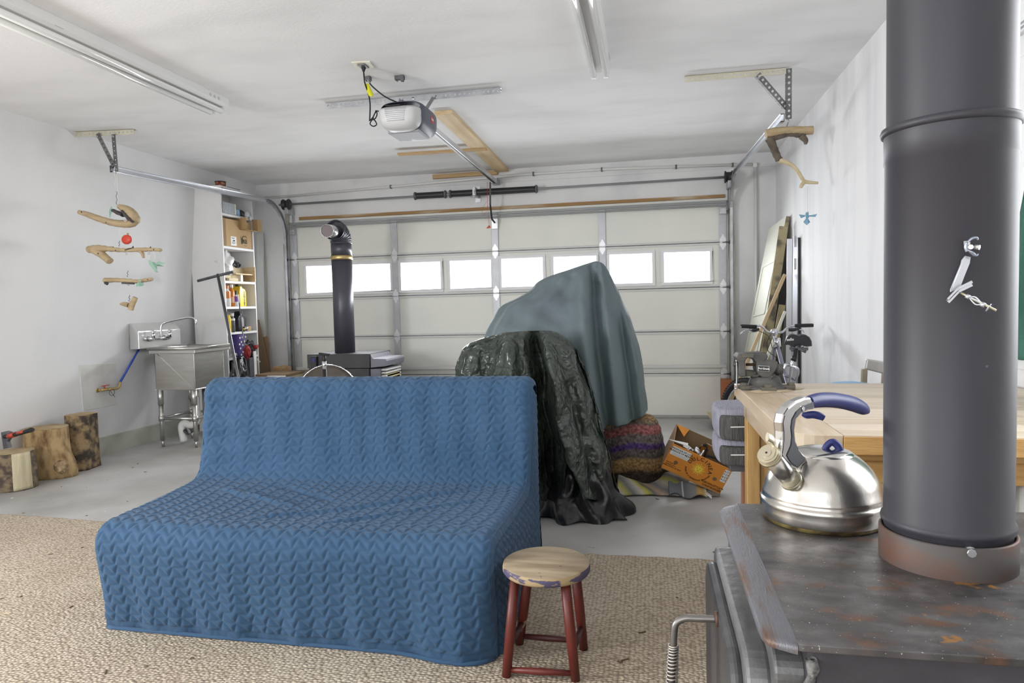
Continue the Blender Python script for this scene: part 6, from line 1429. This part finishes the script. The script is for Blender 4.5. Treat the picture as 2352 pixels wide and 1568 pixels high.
mx=N.new('ShaderNodeMix'); mx.data_type='RGBA'; mx.blend_type='MULTIPLY'; mx.inputs[0].default_value=1; c2=N.new('ShaderNodeValToRGB'); c2.color_ramp.elements[0].position=.35; c2.color_ramp.elements[1].position=.65; c2.color_ramp.elements[0].color=(.86,.83,.80,1); c2.color_ramp.elements[1].color=(1,1,1,1); L.new(no.outputs['Fac'],c2.inputs[0])
L.new(cr.outputs[0],mx.inputs[6]); L.new(c2.outputs[0],mx.inputs[7]); L.new(mx.outputs[2],bs.inputs['Base Color'])
iv=N.new('ShaderNodeMath'); iv.operation='SUBTRACT'; iv.inputs[0].default_value=1; L.new(vo.outputs['Distance'],iv.inputs[1]); bp=N.new('ShaderNodeBump'); bp.inputs['Strength'].default_value=.9; bp.inputs['Distance'].default_value=.008; L.new(iv.outputs[0],bp.inputs['Height']); L.new(bp.outputs[0],bs.inputs['Normal'])
b=B(); xs=np.linspace(-4.62,1.2,90); far=[float(np.interp(x,[-4.6,-4.0,-3.2,-1,-.3,.28,1.2],[3.53,3.51,3.455,3.34,3.30,3.292,3.28]))+.006*math.sin(x*37)+.005*math.sin(x*91) for x in xs]
G=np.array([[(x,-1.5,.008) for x in xs],[(x,0.0,.008) for x in xs],[(x,f-.02,.009) for x,f in zip(xs,far)],[(x,f,.0045) for x,f in zip(xs,far)],[(x,f+.003,.0) for x,f in zip(xs,far)]]); b.grid(G,True)
tag(b.build('berber_rug',m_rug),'beige looped rug covering the near part of the concrete floor','rug')
# debris scattered on floor and rug: nobody could count it
b=B()
for k in range(260):
    x=random.uniform(-4.2,.9); y=random.uniform(1.9,6.5); z=.0095 if y<3.25 else .0005
    l=random.choice([.008,.012,.02,.03]); a=random.random()*PI; b.box((x,y,z+.0012),(l,.003+.004*random.random(),.0024),Matrix.Rotation(a,3,'Z'))
o=b.build('wood_chips',mat('chips',(.62,.50,.34),.8,col2=(.10,.06,.03),nscale=9,lo=.48,hi=.52)); tag(o,'tiny wood chips and bark crumbs strewn over floor and rug','wood chips'); o['kind']='stuff'

# ---------------------------------------------------------------- blue quilted futon sofa
FX0,FX1=-2.085,-.53
def hemy(x): return float(np.interp(x,[-2.1,-1.6,-1.15,-.9,-.80,-.72,-.64,-.58,-.53],[2.245,2.235,2.232,2.228,2.21,2.19,2.185,2.20,2.25]))
prof=[(2.245,.012),(2.225,.10),(2.205,.22),(2.19,.33),(2.195,.385),(2.225,.42),(2.28,.435),(2.45,.432),(2.70,.428),(2.86,.430),(2.925,.450),(2.955,.50),(2.985,.60),(3.02,.74),(3.035,.82),(3.06,.865),(3.10,.885),(3.15,.885),(3.20,.865),(3.225,.80),(3.235,.60),(3.24,.30),(3.25,.012)]
S=np.array(smooth_pts(prof,14)); dl=np.r_[0,np.cumsum(np.hypot(np.diff(S[:,0]),np.diff(S[:,1])))]; LT=dl[-1]
step=.0046; ns=int(LT/step); sv=np.linspace(0,LT,ns); PY=np.interp(sv,dl,S[:,0]); PZ=np.interp(sv,dl,S[:,1])
ty=np.gradient(PY); tz=np.gradient(PZ); tl=np.hypot(ty,tz); NY=-tz/tl; NZZ=ty/tl     # outward normal (front -> -y)
HR,PER=.041,.060
def quilt(u,v,seed=0.0):
    k=np.floor(v/HR); f=v/HR-k
    ph=(np.sin(k*12.9898+seed)*43758.5453)%1.0*.25*PER + (k%2)*.0
    w=((u+ph)/PER)%1.0
    # zigzag: steep stroke over .30 of the period, shallow one over the rest
    xs1=.30*f; xs2=.30+.70*(1-f)
    d1=np.abs(w-xs1); d1=np.minimum(d1,1-d1)*PER*.86
    d2=np.abs(w-xs2); d2=np.minimum(d2,1-d2)*PER*.62
    d3=np.minimum(f,1-f)*HR
    g=lambda d,s: 1-np.exp(-(d/s)**1.1)
    return np.minimum(np.minimum(g(d1,.0055),.10+.90*g(d2,.0060)),.35+.65*g(d3,.0045))
nx=int((FX1-FX0)/step); xv=np.linspace(FX0,FX1,nx)
SV,XV=np.meshgrid(sv,xv,indexing='ij'); 
warp=.012*np.sin(XV*3.1+SV*2)+.008*np.sin(XV*9+SV*7)
q=quilt(XV+.010*np.sin(SV*9+XV*4),SV+warp)
Y=np.repeat(PY[:,None],nx,1); Z=np.repeat(PZ[:,None],nx,1); ny=np.repeat(NY[:,None],nx,1); nz=np.repeat(NZZ[:,None],nx,1)
hem=np.array([hemy(x) for x in xv]); wf=np.clip(1-SV/.45,0,1)**1.5; Y=Y+(hem[None,:]-2.245)*wf
Z=Z+.010*wf*0
# seat: shallow sag and long diagonal wrinkles; back: vertical gathers
seat=np.exp(-((SV-.75)/.28)**2); Z-=.022*seat*np.exp(-((XV+1.35)/.45)**2)
wr=lambda x0,y0,x1,y1,w,A: None
def wrinkle(x0,y0,x1,y1,w,A):
    global Z
    d=np.hypot(x1-x0,y1-y0); tx,ty_=(x1-x0)/d,(y1-y0)/d; px=XV-x0; py_=Y-y0; al=px*tx+py_*ty_; pr=-px*ty_+py_*tx
    m=np.clip(al/.12,0,1)*np.clip((d-al)/.15,0,1); Z+=A*m*np.exp(-(pr/w)**2)*(SV>.5)*(SV<1.15)
wrinkle(-1.55,2.35,-.75,2.85,.018,.016); wrinkle(-1.50,2.40,-.70,2.90,.014,-.012); wrinkle(-1.25,2.30,-.62,2.75,.02,.010); wrinkle(-1.9,2.75,-1.4,2.55,.02,.012); wrinkle(-1.7,2.85,-1.25,2.62,.018,-.010); wrinkle(-1.2,2.32,-1.0,2.45,.015,-.012)
back=np.clip((SV-1.15)/.1,0,1)*np.clip((1.75-SV)/.1,0,1)
Y+=back*(.006*np.sin(XV*38+2*np.sin(SV*5))+.010*np.exp(-((XV+2.0)/.10)**2)*np.sin(SV*40))
Y+=np.clip(1-SV/.4,0,1)*(.006*np.sin(XV*22+1)+.004*np.sin(XV*51))*1.0
A=.0085*np.where(SV<.04,.3,1.0)
# round the two ends off
rr=.045; dE=np.minimum(XV-FX0,FX1-XV); e=np.clip(1-dE/rr,0,1); ins=rr*(1-np.sqrt(np.clip(1-e**2,0,1)))
side_scale=np.clip(SV/.15,0,1)*np.clip((LT-SV)/.2,0,1)
off=q*A-ins*side_scale*.9
Y=Y+ny*off; Z=Z+nz*off
# the top ridge: a little uneven along its length; left back corner slumps
top=np.exp(-((SV-2.02)/.22)**2); Z+=0*top
skew=lambda x,y: x-.13*np.clip(y-2.3,0,.9)/.9*np.clip((FX0+.6-x)/.6,0,1)
G=np.stack([skew(XV,Y),Y,np.maximum(Z,.0095)],-1)
r=root('quilted_sofa',(-1.3,2.7,0),'low armless futon sofa under a blue zigzag-quilted cover','sofa')
m_q=mat('blue_quilt',(.032,.078,.150),.8,col2=(.040,.090,.168),nscale=2.5,sheen=.12,spec=.2,bump=.12,bscale=300,dist=.001,speck=((.45,.55,.65),150,.80))
b=B(); b.grid(G,True); body=b.build('quilted_cover',m_q,r)
# side panels
def zt_of(y):   # highest profile z at y
    m_=(np.abs(PY-y)<.012); return PZ[m_].max() if m_.any() else .4
yy=np.linspace(2.20,3.235,int(1.035/step)); zz=np.array([min(zt_of(max(y-.036,2.2)),zt_of(y),zt_of(min(y+.036,3.22))) for y in yy])+.004; 
for sgn,xe,xs_ in ((1,FX1,0),(-1,FX0,1)):
    nt_=int(.885/step); T=np.linspace(0,1,nt_); YY,TT=np.meshgrid(yy,T,indexing='ij'); ZZ_=.010+TT*(zz[:,None]-.010-.040)
    qq=quilt(YY*1.0+.008*np.sin(ZZ_*14),ZZ_+.012*np.sin(YY*5)+.004*np.sin(YY*31),3.0)
    edge=np.minimum(np.minimum((YY-2.20),(3.235-YY)),(zz[:,None]-.04-ZZ_)); bul=.016*(1-np.exp(-np.clip(edge,0,1)/.03))
    hw=np.clip(1-ZZ_/.35,0,1)*(.008*np.sin(YY*17)+.008)*np.clip(edge/.05,0,1)
    XX=xe+sgn*(-.014+bul+qq*.0085*np.clip(edge/.02,0,1)+hw)
    hs=hem[-1 if sgn>0 else 0]-2.245
    zf=S[:60]; k_=np.argsort(S[:64,1]); y0z=np.interp(ZZ_,S[:64,1][k_],S[:64,0][k_])+hs*np.clip(1-ZZ_/.45,0,1)**1.5+.036*np.clip(ZZ_/.15,0,1)
    shear=(y0z-2.20)*np.clip(1-(YY-2.20)/.25,0,1)-.036*np.clip((YY-3.0)/.235,0,1)
    b=B(); b.grid(np.stack([skew(XX,YY+shear),YY+shear,ZZ_],-1),True); b.build('side_panel',m_q,r)
    # seam cord along the profile edge
    k0=np.arange(4,len(sv)-4,6); P=[(float(skew(np.float64(xe-sgn*.014),PY[i])),float(PY[i]+NY[i]*(-.010)+ (hem[-1 if sgn>0 else 0]-2.245)*max(0,1-sv[i]/.45)**1.5),float(max(.012,PZ[i]+NZZ[i]*(-.010)))) for i in k0]
    b=B(); b.tube(P,.0045,6); b.build('seam_piping',m_q,r)
b=B(); P=[(x,hemy(x)-.004,.016) for x in np.linspace(FX0+.01,FX1-.01,60)]; b.tube(P,.008,8); b.build('hem_binding',m_q,r)

# ---------------------------------------------------------------- stool
SCX,SCY,SH=-.352,2.225,.435
r=root('round_stool',(SCX,SCY,0),'small round stool with worn wooden seat and chipped red legs','stool')
fz=at(1248,1343,'Z',SH); 
# solve seat height from its width in the photograph
SH=.36
l_=at(1146,1290,'Z',SH-.0); g_=at(1351,1290,'Z',SH); f_=at(1248,1252,'Z',SH); rs=(g_-l_).length/2*.985; scx=(l_.x+g_.x)/2+.008; scy=f_.y-rs
m_seat=mat('worn_stool_seat',(.40,.325,.22),.75,col2=(.25,.19,.12),nscale=4,stretch=(1,6,4),speck=((.13,.09,.06),24,.70),bump=.15,bscale=30)
m_sedge=mat('chipped_seat_edge',(.42,.32,.18),.65,col2=(.09,.08,.15),nscale=13,stretch=(1,1,3),lo=.46,hi=.50)
t=.034
b=B(); b.lathe([(0,0),(rs-.008,0),(rs-.002,-.004)],(scx,scy,SH),56); b.build('seat',m_seat,r)
b=B(); b.lathe([(rs-.002,-.004),(rs,-.012),(rs,-.026),(rs-.006,-t),(0,-t)],(scx,scy,SH),56); b.build('seat_edge',m_sedge,r)
m_rl=mat('chipped_red_paint',(.135,.022,.015),.45,col2=(.10,.016,.011),nscale=5,speck=((.50,.38,.26),16,.70)); m_rd=mat('dark_red_paint',(.07,.015,.016),.45)
feet=[at(1163,1553,'Z',.009),at(1322,1562,'Z',.009),at(1341,1490,'Z',.009),at(1193,1478,'Z',.009)]
tops=[(scx-rs*.62,scy-rs*.55),(scx+rs*.50,scy-rs*.55),(scx+rs*.62,scy+rs*.35),(scx-rs*.45,scy+rs*.35)]
LG=[]
for f,(x,y) in zip(feet,tops):
    b=B(); A=Vector((x,y,SH-t+.002)); F=Vector(f); b.tube([A,F*.5+A*.5,F],[.0165,.0175,.0150],12); b.build('leg',m_rl,r); LG.append((A,F))
P_=lambda i,k: LG[i][0].lerp(LG[i][1],k)
for (i,j,k,m) in ((0,1,.93,m_rl),(3,2,.90,m_rd),(0,3,.72,m_rd),(1,2,.72,m_rd)):
    b=B(); b.tube([P_(i,k),P_(i,k).lerp(P_(j,k),.5),P_(j,k)],[.0085,.0115,.0085],10); b.build('stretcher',m,r)

# ---------------------------------------------------------------- near wood stove
ZT=.80
m_st=bpy.data.materials.new('worn_stove_top'); m_st.use_nodes=True; nt=m_st.node_tree; N=nt.nodes; L=nt.links; bs=N['Principled BSDF']; bs.inputs['Metallic'].default_value=.45; bs.inputs['Roughness'].default_value=.45
tc=N.new('ShaderNodeTexCoord')
def nzt(sc,det,stretch=(1,1,1),rot=0):
    mp=N.new('ShaderNodeMapping'); mp.inputs['Scale'].default_value=stretch; mp.inputs['Rotation'].default_value=(0,0,rot); L.new(tc.outputs['Object'],mp.inputs[0]); n=N.new('ShaderNodeTexNoise'); n.inputs['Scale'].default_value=sc; n.inputs['Detail'].default_value=det; L.new(mp.outputs[0],n.inputs['Vector']); return n.outputs['Fac']
def ramp(src,p0,p1,c0,c1):
    r_=N.new('ShaderNodeValToRGB'); r_.color_ramp.elements[0].position=p0; r_.color_ramp.elements[1].position=p1; r_.color_ramp.elements[0].color=(*c0,1); r_.color_ramp.elements[1].color=(*c1,1); L.new(src,r_.inputs[0]); return r_.outputs[0]
def mixc(fac,a,c):
    m_=N.new('ShaderNodeMix'); m_.data_type='RGBA'; L.new(fac,m_.inputs[0])
    (L.new(a,m_.inputs[6]) if not isinstance(a,tuple) else setattr(m_.inputs[6],'default_value',(*a,1))); (L.new(c,m_.inputs[7]) if not isinstance(c,tuple) else setattr(m_.inputs[7],'default_value',(*c,1))); return m_.outputs[2]
base=ramp(nzt(7,8,(1,2.4,1),.3),.32,.68,(.030,.029,.030),(.20,.19,.19))
mot=mixc(ramp(nzt(45,5),.42,.66,(0,0,0),(.75,.75,.75)),base,(.085,.078,.074))
rust=mixc(ramp(nzt(9,5,(1,1.8,1),.9),.58,.68,(0,0,0),(.75,.75,.75)),mot,(.20,.085,.035))
org=mixc(ramp(nzt(16,4,(1,1,1),.2),.70,.735,(0,0,0),(.8,.8,.8)),rust,(.42,.19,.03))
spk=mixc(ramp(nzt(230,2),.70,.74,(0,0,0),(1,1,1)),org,(.62,.60,.56))
L.new(spk,bs.inputs['Base Color'])
rgh=N.new('ShaderNodeMapRange'); rgh.inputs[3].default_value=.30; rgh.inputs[4].default_value=.62; L.new(nzt(14,5),rgh.inputs[0]); L.new(rgh.outputs[0],bs.inputs['Roughness'])
bp=N.new('ShaderNodeBump'); bp.inputs['Strength'].default_value=.25; bp.inputs['Distance'].default_value=.002; L.new(nzt(120,4),bp.inputs['Height']); L.new(bp.outputs[0],bs.inputs['Normal'])
m_sbody=mat('stove_black_paint',(.042,.042,.050),.42,.3,col2=(.070,.068,.078),nscale=7,stretch=(1,1,1.5),bump=.1,bscale=60)
m_scast=mat('stove_cast_grey',(.27,.27,.27),.45,.55,col2=(.10,.10,.105),nscale=10,bump=.15,bscale=60)
m_sdoor=mat('stove_door_dark',(.05,.05,.055),.38,.5,col2=(.16,.16,.16),nscale=6,stretch=(1,1,.4))
m_lip=mat('stove_lip_worn',(.14,.14,.155),.5,.4,col2=(.13,.075,.05),nscale=9,stretch=(6,.8,1),lo=.50,hi=.66,bump=.2,bscale=70)
r=root('wood_stove',(.48,1.17,0),'large black steel wood stove with rust-speckled top in the right foreground','stove')
SX0_,SX1_,SY0_,SY1_=.132,.82,.872,1.474
def rrect(x0,x1,y0,y1,z,rd,n=7):
    P=[]
    for (cx,cy,a0) in ((x0+rd,y0+rd,PI),(x1-rd,y0+rd,1.5*PI),(x1-rd,y1-rd,0),(x0+rd,y1-rd,.5*PI)):
        for k in range(n): a=a0+PI/2*k/(n-1); P.append((cx+rd*math.cos(a),cy+rd*math.sin(a),z))
    return P
b=B(); b.prism(rrect(SX0_+.034,SX1_,SY0_,SY1_,ZT-.010,.012),(0,0,.010)); b.build('top_plate',m_st,r,.0015)
# bent front lip of the top, lower and lighter
b=B(); G=[]
yl=np.linspace(SY0_,SY1_,40)
for (dx,dz_) in ((.040,.0004),(.030,.0002),(.016,-.002),(.005,-.005),(.0,-.009),(.002,-.014)):
    row=[]
    for y in yl:
        ey=min(y-SY0_,SY1_-y); cut=.040*(1-math.sqrt(max(0,1-(1-min(1,ey/.042))**2)))
        row.append((SX0_+dx+cut*(1-dx/.040),y,ZT+dz_))
    G.append(row)
b.grid(np.array(G)); b.build('bent_lip',m_lip,r)
b=B(); b.prism(rrect(SX0_+.055,SX1_-.03,SY0_+.012,SY1_-.03,.16,.02),(0,0,ZT-.012-.16)); b.build('firebox',m_sbody,r,.002)
# cast door surround: arched frame standing proud of the left face
def arch(x0,x1,y0,y1,z0,z1,rd,m,name,bev=.004):
    P=[(x0,y0,z0),(x0,y1,z0)]+[(x0,y1-rd+rd*math.cos(a),z1-rd+rd*math.sin(a)) for a in np.linspace(0,PI/2,7)]+[(x0,y0+rd-rd*math.cos(a),z1-rd+rd*math.sin(a)) for a in np.linspace(PI/2,0,7)]
    b=B(); b.prism(P,(x1-x0,0,0)); return b.build(name,m,r,bev)
arch(.150,.190,.905,1.44,.20,.765,.03,m_scast,'front_plate')
arch(.118,.152,.925,1.405,.22,.745,.05,m_scast,'door_frame',.006)
arch(.100,.120,.945,1.385,.24,.725,.06,m_sdoor,'door_leaf',.008)
b=B(); P=[(.121,.955,.26),(.121,1.372,.26),(.121,1.372,.66),(.121,1.33,.712),(.121,1.0,.712),(.121,.955,.66),(.121,.955,.26)]; b.tube(P,.0045,6); b.build('rope_gasket',mat('rope_gasket',(.16,.15,.13),.95,col2=(.05,.05,.05),nscale=90,bump=1,bscale=120),r)
b=B(); P=[(.19+.003*math.sin(k*1.3),.885+.004*math.sin(k*.7),.775-.012*k) for k in range(45)]; b.tube(P,[.007+.002*math.sin(k*2.1) for k in range(45)],7); b.build('cement_bead',mat('furnace_cement',(.26,.26,.25),.8,col2=(.04,.04,.04),nscale=50,bump=1,bscale=80),r)
# handle with coil spring
hx=.098; q0=at(1645,1421,'X',hx); q1=at(1560,1420,'Y',q0.y); q1b=at(1549,1435,'Y',q0.y); q2=at(1546,1480,'Y',q0.y); q3=at(1541,1600,'Y',q0.y); print('handle',q0,q1,q3)
m_hs=mat('handle_steel',(.22,.21,.20),.35,.85)
u=mpp(q0)
b=B(); b.tube(smooth_pts([q0,at(1600,1420,'Y',q0.y),at(1572,1420,'Y',q0.y),at(1553,1431,'Y',q0.y),at(1548,1455,'Y',q0.y),at(1546,1500,'Y',q0.y),q3],6),8.2*u,12); h=b.build('handle_rod',m_hs,r)
b=B(); b.tube([q0+Vector((-.002,0,0)),q0+Vector((.004,0,0))],17*u,16); b.build('handle_washer',mat('rust_washer',(.12,.07,.05),.6,.5),r)
b=B(); N_=14; P=[]
top_=at(1546.5,1481,'Y',q0.y); bot_=q3; d=(bot_-top_); Ld=d.length; dn=d.normalized(); xx=Vector((1,0,0)); xx=(xx-dn*xx.dot(dn)).normalized(); yy_=dn.cross(xx)
turns=15; 
for k in range(turns*14+1):
    tt=k/(turns*14); s=Ld*(tt**1.25); a=2*PI*turns*tt; P.append(top_+dn*s+(xx*math.cos(a)+yy_*math.sin(a))*(10.5+2.5*tt)*u)
b.tube(P,2.3*u,7); b.build('coil_spring_grip',mat('spring_steel',(.50,.47,.43),.3,.9),r)
for (x,y) in ((.21,.92),(.77,.92),(.21,1.40),(.77,1.40)):
    b=B(); b.tube([(x,y,.17),(x,y,.001)],[.03,.022],14); b.build('leg',m_sbody,r)
# collar on the stove
PX,PY_=.458,1.192; RC,RP=.0955,.0890
b=B(); b.lathe([(RC,0),(RC,.050),(RC-.002,.0525),(RC-.005,.052),(RC-.006,.040),(RC-.006,.0)],(PX,PY_,ZT-.001),64); b.build('flue_collar',mat('rusty_collar',(.085,.078,.074),.6,.25,col2=(.13,.058,.035),nscale=8,stretch=(1,1,1.6),lo=.44,hi=.66,bump=.06,bscale=140,dist=.002),r)
b=B(); bp_=at(2229,1268,'Y',PY_-RC+.004); b.tube([bp_+Vector((0,.004,0)),bp_-Vector((0,.006,0))],.0062,8); b.tube([bp_+Vector((0,.004,0)),bp_-Vector((0,.002,0))],.0085,12); b.build('collar_bolt',m_galv,r)
# flue pipe
r=root('flue_pipe',(PX,PY_,ZT+.045),'thick charcoal flue pipe rising from the near stove to the ceiling','flue pipe')
m_fl=mat('flue_charcoal',(.027,.0265,.033),.50,.05,col2=(.036,.035,.043),nscale=3,stretch=(1,1,.4),bump=.05,bscale=220,dist=.001,speck=((.16,.16,.19),26,.78))
zr_=at(2190,262,'Y',PY_-RP).z; print('ring z',zr_)
b=B(); b.lathe([(RP*.96,.035),(RP*.985,.045),(RP,.055),(RP+.0035,.060),(RP+.0045,.064),(RP+.0035,.069),(RP,.073),(RP,zr_-ZT-.050),(RP+.0012,zr_-ZT-.049),(RP+.0012,zr_-ZT-.006)],(PX,PY_,ZT),72); b.build('lower_pipe',m_fl,r)
b=B(); b.lathe([(RP+.001,-.007),(RP+.0052,-.005),(RP+.0062,0),(RP+.0045,.005),(RP-.002,.006)],(PX,PY_,zr_),72); b.build('joint_bead',m_fl,r)
b=B(); b.lathe([(RP-.0025,.004),(RP-.0025,ZC-zr_+.02)],(PX,PY_,zr_),72); b.build('upper_pipe',m_fl,r)
b=B(); b.tube([(PX+.03,PY_+.30,ZT-.05),(PX+.36,PY_+.18,ZT+.0)],.012,10) if False else b.tube([at(2322,1258,'Y',1.42),at(2352,1284,'Y',1.30),at(2420,1340,'Y',1.05)],.0125,10); tag(b.build('black_conduit_rod',m_black),'black rod running behind the flue pipe at the right edge','rod')
# damper handle made of strap, wing nut, toggle bolt and wall anchor
YD_=PY_-RP
r=root('damper_handle',at(2232,566,'Y',YD_),'improvised zinc damper handle with wing nut and toggle bolt on the flue pipe','damper handle')
m_z=mat('zinc_bright',(.62,.64,.68),.3,.7); m_zy=mat('yellow_zinc',(.62,.60,.40),.35,.7)
D=lambda x,y,dy=-.008: at(x,y,'Y',YD_+dy-0.0)
b=B(); b.prism([D(2217,587,-.010),D(2230,590,-.010),D(2228,604,-.011),D(2215,636,-.013),D(2206,660,-.014),D(2183,671,-.014),D(2183,664,-.014),D(2195,635,-.012),D(2207,606,-.011),D(2209,597,-.011)],(0,.0022,0)); b.build('strap',m_z,r,.0006)
u=mpp(D(2230,570))
b=B(); b.tube([D(2230,567,.012),D(2230,567,-.022)],5.5*u,12); b.tube([D(2239,567,-.016),D(2250,568,-.020)],6*u,6); b.tube([D(2221,553,-.006),D(2222,572,-.006)],7*u,8,flat=.5); b.build('bolt',mat('zinc_pale',(.66,.65,.62),.4,.6),r)
b=B(); ptube(b,[(2222,556,3),(2233,547,5.5),(2243,546,4.5),(2246,551,2.5)],'Y',YD_-.020,10,5,.6); ptube(b,[(2222,574,3),(2232,580,5.5),(2241,587,4.5),(2246,583,2.5)],'Y',YD_-.020,10,5,.6); ptube(b,[(2221,556,4.5),(2219,567,5),(2222,578,4.5)],'Y',YD_-.018,10,4,.7); b.build('wing_nut',mat('zinc_blue',(.38,.42,.50),.28,.8),r)
b=B()
for (a_,c_) in (((2175,690),(2199,665)),((2199,665),(2230,650))):
    A=D(*a_,-.022); C_=D(*c_,-.022); b.bar(A,C_,8.5*u,1.2*u,(0,0,1)); off_=Vector((0,0,-3.5*u)); b.bar(A+Vector((0,-.004,3*u)),C_+Vector((0,-.004,3*u)),2*u,6*u,(0,0,1)); b.bar(A+Vector((0,-.004,-4*u)),C_+Vector((0,-.004,-4*u)),2*u,6*u,(0,0,1))
b.build('toggle_wing',m_z,r)
b=B(); b.tube([D(2198,668,-.022),D(2288,713,-.050)],2.6*u,8); b.build('machine_screw',m_zy,r)
b=B(); A=D(2219,679,-.030); C_=D(2262,702,-.042)
b.tube([A,A.lerp(C_,.2)],5*u,10); b.tube([A.lerp(C_,.8),C_],5.5*u,10)
for s in (-1,1,.2): b.tube(smooth_pts([A.lerp(C_,.15),A.lerp(C_,.5)+Vector((0,-.002 if abs(s)<1 else 0,8*u*s)),A.lerp(C_,.85)],5),1.7*u,6,flat=1)
Q=(C_-A).normalized().to_track_quat('Z','Y').to_matrix(); b.lathe([(0,0),(9.5*u,0),(9.5*u,1.2*u),(0,1.2*u)],D(2270,706,-.045),16,Q,smooth=False); b.build('wall_anchor',m_z,r)

# ---------------------------------------------------------------- kettle
KX,KY=.3215,1.388
l_=at(1746,1178,'Y',KY); g_=at(2034,1186,'Y',KY); KR=(g_-l_).length/2; KX=(l_.x+g_.x)/2; print('kettle',KR,KX)
r=root('tea_kettle',(KX,KY,ZT),'dome-shaped stainless tea kettle with navy blue grip on the near stove','kettle')
m_k=mat('kettle_stainless',(.60,.58,.54),.24,1.0,col2=(.52,.50,.46),nscale=3,stretch=(1,1,.3),bump=.03,bscale=90)
k=KR/.114
prof=[(a_,z_*.93) for a_,z_ in [(0,.001),(.104,.001),(.110,.006),(.1125,.014),(.1130,.026),(.1125,.032),(.1135,.037),(.1140,.042),(.1110,.047),(.1085,.050),(.1095,.055),(.1085,.060),(.1065,.064),(.1030,.079),(.0970,.094),(.0880,.109),(.0770,.122),(.0660,.132),(.0560,.139)]]
b=B(); b.lathe([(a*k,z*k) for a,z in prof],(KX,KY,ZT),72); b.build('kettle_body',m_k,r)
b=B(); b.lathe([(.105*k,.0008),(.1095*k,.004),(.1115*k,.010)],(KX,KY,ZT-.0005),60); b.build('scorched_base_rim',mat('scorched_rim',(.42,.34,.12),.45,.6,col2=(.08,.05,.03),nscale=30),r)
b=B(); b.lathe([(.0575*k,.1275*k),(.0570*k,.130*k),(.050*k,.1345*k),(.036*k,.1385*k),(.018*k,.1405*k),(0,.141*k)],(KX,KY,ZT),56); lid=b.build('lid',mat('kettle_lid',(.62,.61,.58),.16,1.0),r)
m_nv=mat('navy_handle',(.018,.024,.13),.42,col2=(.022,.030,.15),nscale=8)
b=B(); ptube(b,[(1891,1046,6),(1895,1030,7.5),(1905,1018,8),(1915,1016,8.5),(1926,1026,9),(1932,1048,9.5)],'Y',KY-.012,12,6,.75); b.build('lid_loop',m_nv,lid)
# spout
YK=lambda px: KY+(px-1890)*.00098
KN=Vector((.742,-.67,0)).normalized()
b=B(); A=at(1816,1101,'Y',KY-.074); C_=at(1771,1051,'Y',KY-.118); dn=(C_-A).normalized(); b.tube([A-dn*.02,C_],[.0170,.0160],24); b.build('spout',m_k,r)
b=B(); b.tube([A-dn*.004,A+dn*.0015],[.0205,.0195],24)
for (rr_,e) in ((.0185,-.001),(.0208,.003),(.0196,.007),(.0188,.011)): b.tube([C_+dn*(e-.001),C_+dn*(e+.0035)],rr_,24)
b.tube([C_+dn*.012,C_+dn*.0165],.0150,20); b.tube([C_+dn*.0155,C_+dn*.018],.0085,14); b.tube([A,C_+dn*.004],.008,8); b.build('whistle_cap',mat('brassy_steel',(.58,.53,.40),.3,.9),r)
b=B(); b.tube([C_+dn*.0178,C_+dn*.0184],.0022,8); b.build('whistle_hole',m_black,r)
b=B(); P=[at(1777,1040,'Y',KY-.115),at(1779,1026,'Y',KY-.11),at(1775,1012,'Y',KY-.115),at(1762,1003,'Y',KY-.125)]; b.tube(smooth_pts(P,5),[.0035]*16,10,flat=2.6); b.build('thumb_lever',mat('brassy_steel',(.58,.53,.40),.3,.9),r)
# metal handle arm: flat curved slab with rounded metal edge
out=[(1790,1054),(1783,1044),(1786,1030),(1788,1010),(1788,990),(1786,970),(1790,950),(1800,934),(1817,920),(1840,911),(1852,910)]
inn=[(1862,928),(1862,938),(1848,940),(1832,948),(1820,962),(1816,985),(1818,1010),(1826,1030),(1840,1046),(1846,1054),(1822,1078),(1806,1070)]
b=B(); b.prism([at(x,y,'Y',YK(x))+KN*.009 for x,y in out+inn],-KN*.019); b.build('handle_arm',mat('polished_handle',(.66,.66,.66),.18,1.0),r,.004,seg=3)
ins_o=[(1797,1050),(1792,1040),(1795,1010),(1795,985),(1803,962),(1815,943),(1832,930),(1856,920)]; ins_i=[(1859,935),(1843,938),(1828,946),(1816,960),(1811,985),(1812,1012),(1820,1034),(1836,1052),(1820,1072)]
ins_o=[(1800,1052),(1796,1044),(1806,1020),(1808,1000),(1806,980),(1808,962),(1818,944),(1834,930),(1856,921)]
ins_i=[(1858,934),(1843,937),(1828,945),(1815,960),(1811,985),(1813,1012),(1822,1032),(1838,1050),(1820,1070),(1806,1060)]
b=B(); b.prism([at(x,y,'Y',YK(x))+KN*.0094 for x,y in ins_o+ins_i],KN*.0012); b.build('handle_inlay',mat('grey_inlay',(.075,.08,.09),.5,.0),r)
b=B(); p=at(1832,937,'Y',YK(1832))+KN*.010; b.tube([p,p+KN*.002],.0040,12); b.build('rivet',m_chrome,r)
b=B(); S=smooth_pts([(1857,924,15),(1878,919,17),(1905,918,17.5),(1932,921,17.5),(1960,928,17.5),(1982,938,14.5),(1993,944,7)],8); P=[];R=[]
for s in S: p=at(s[0],s[1],'Y',YK(s[0])); P.append(p); R.append(s[2]*mpp(p))
b.tube(P,R,20,True,.85,upv=(0,1,0)); b.build('handle_grip',m_nv,r)
b=B(); ptube(b,[(1842,950,2),(1852,953,4),(1868,952,4.5),(1882,955,4.5),(1893,960,3.5)],'Y',KY-.02,10,5,2.0); b.build('spout_trigger',m_nv,r)
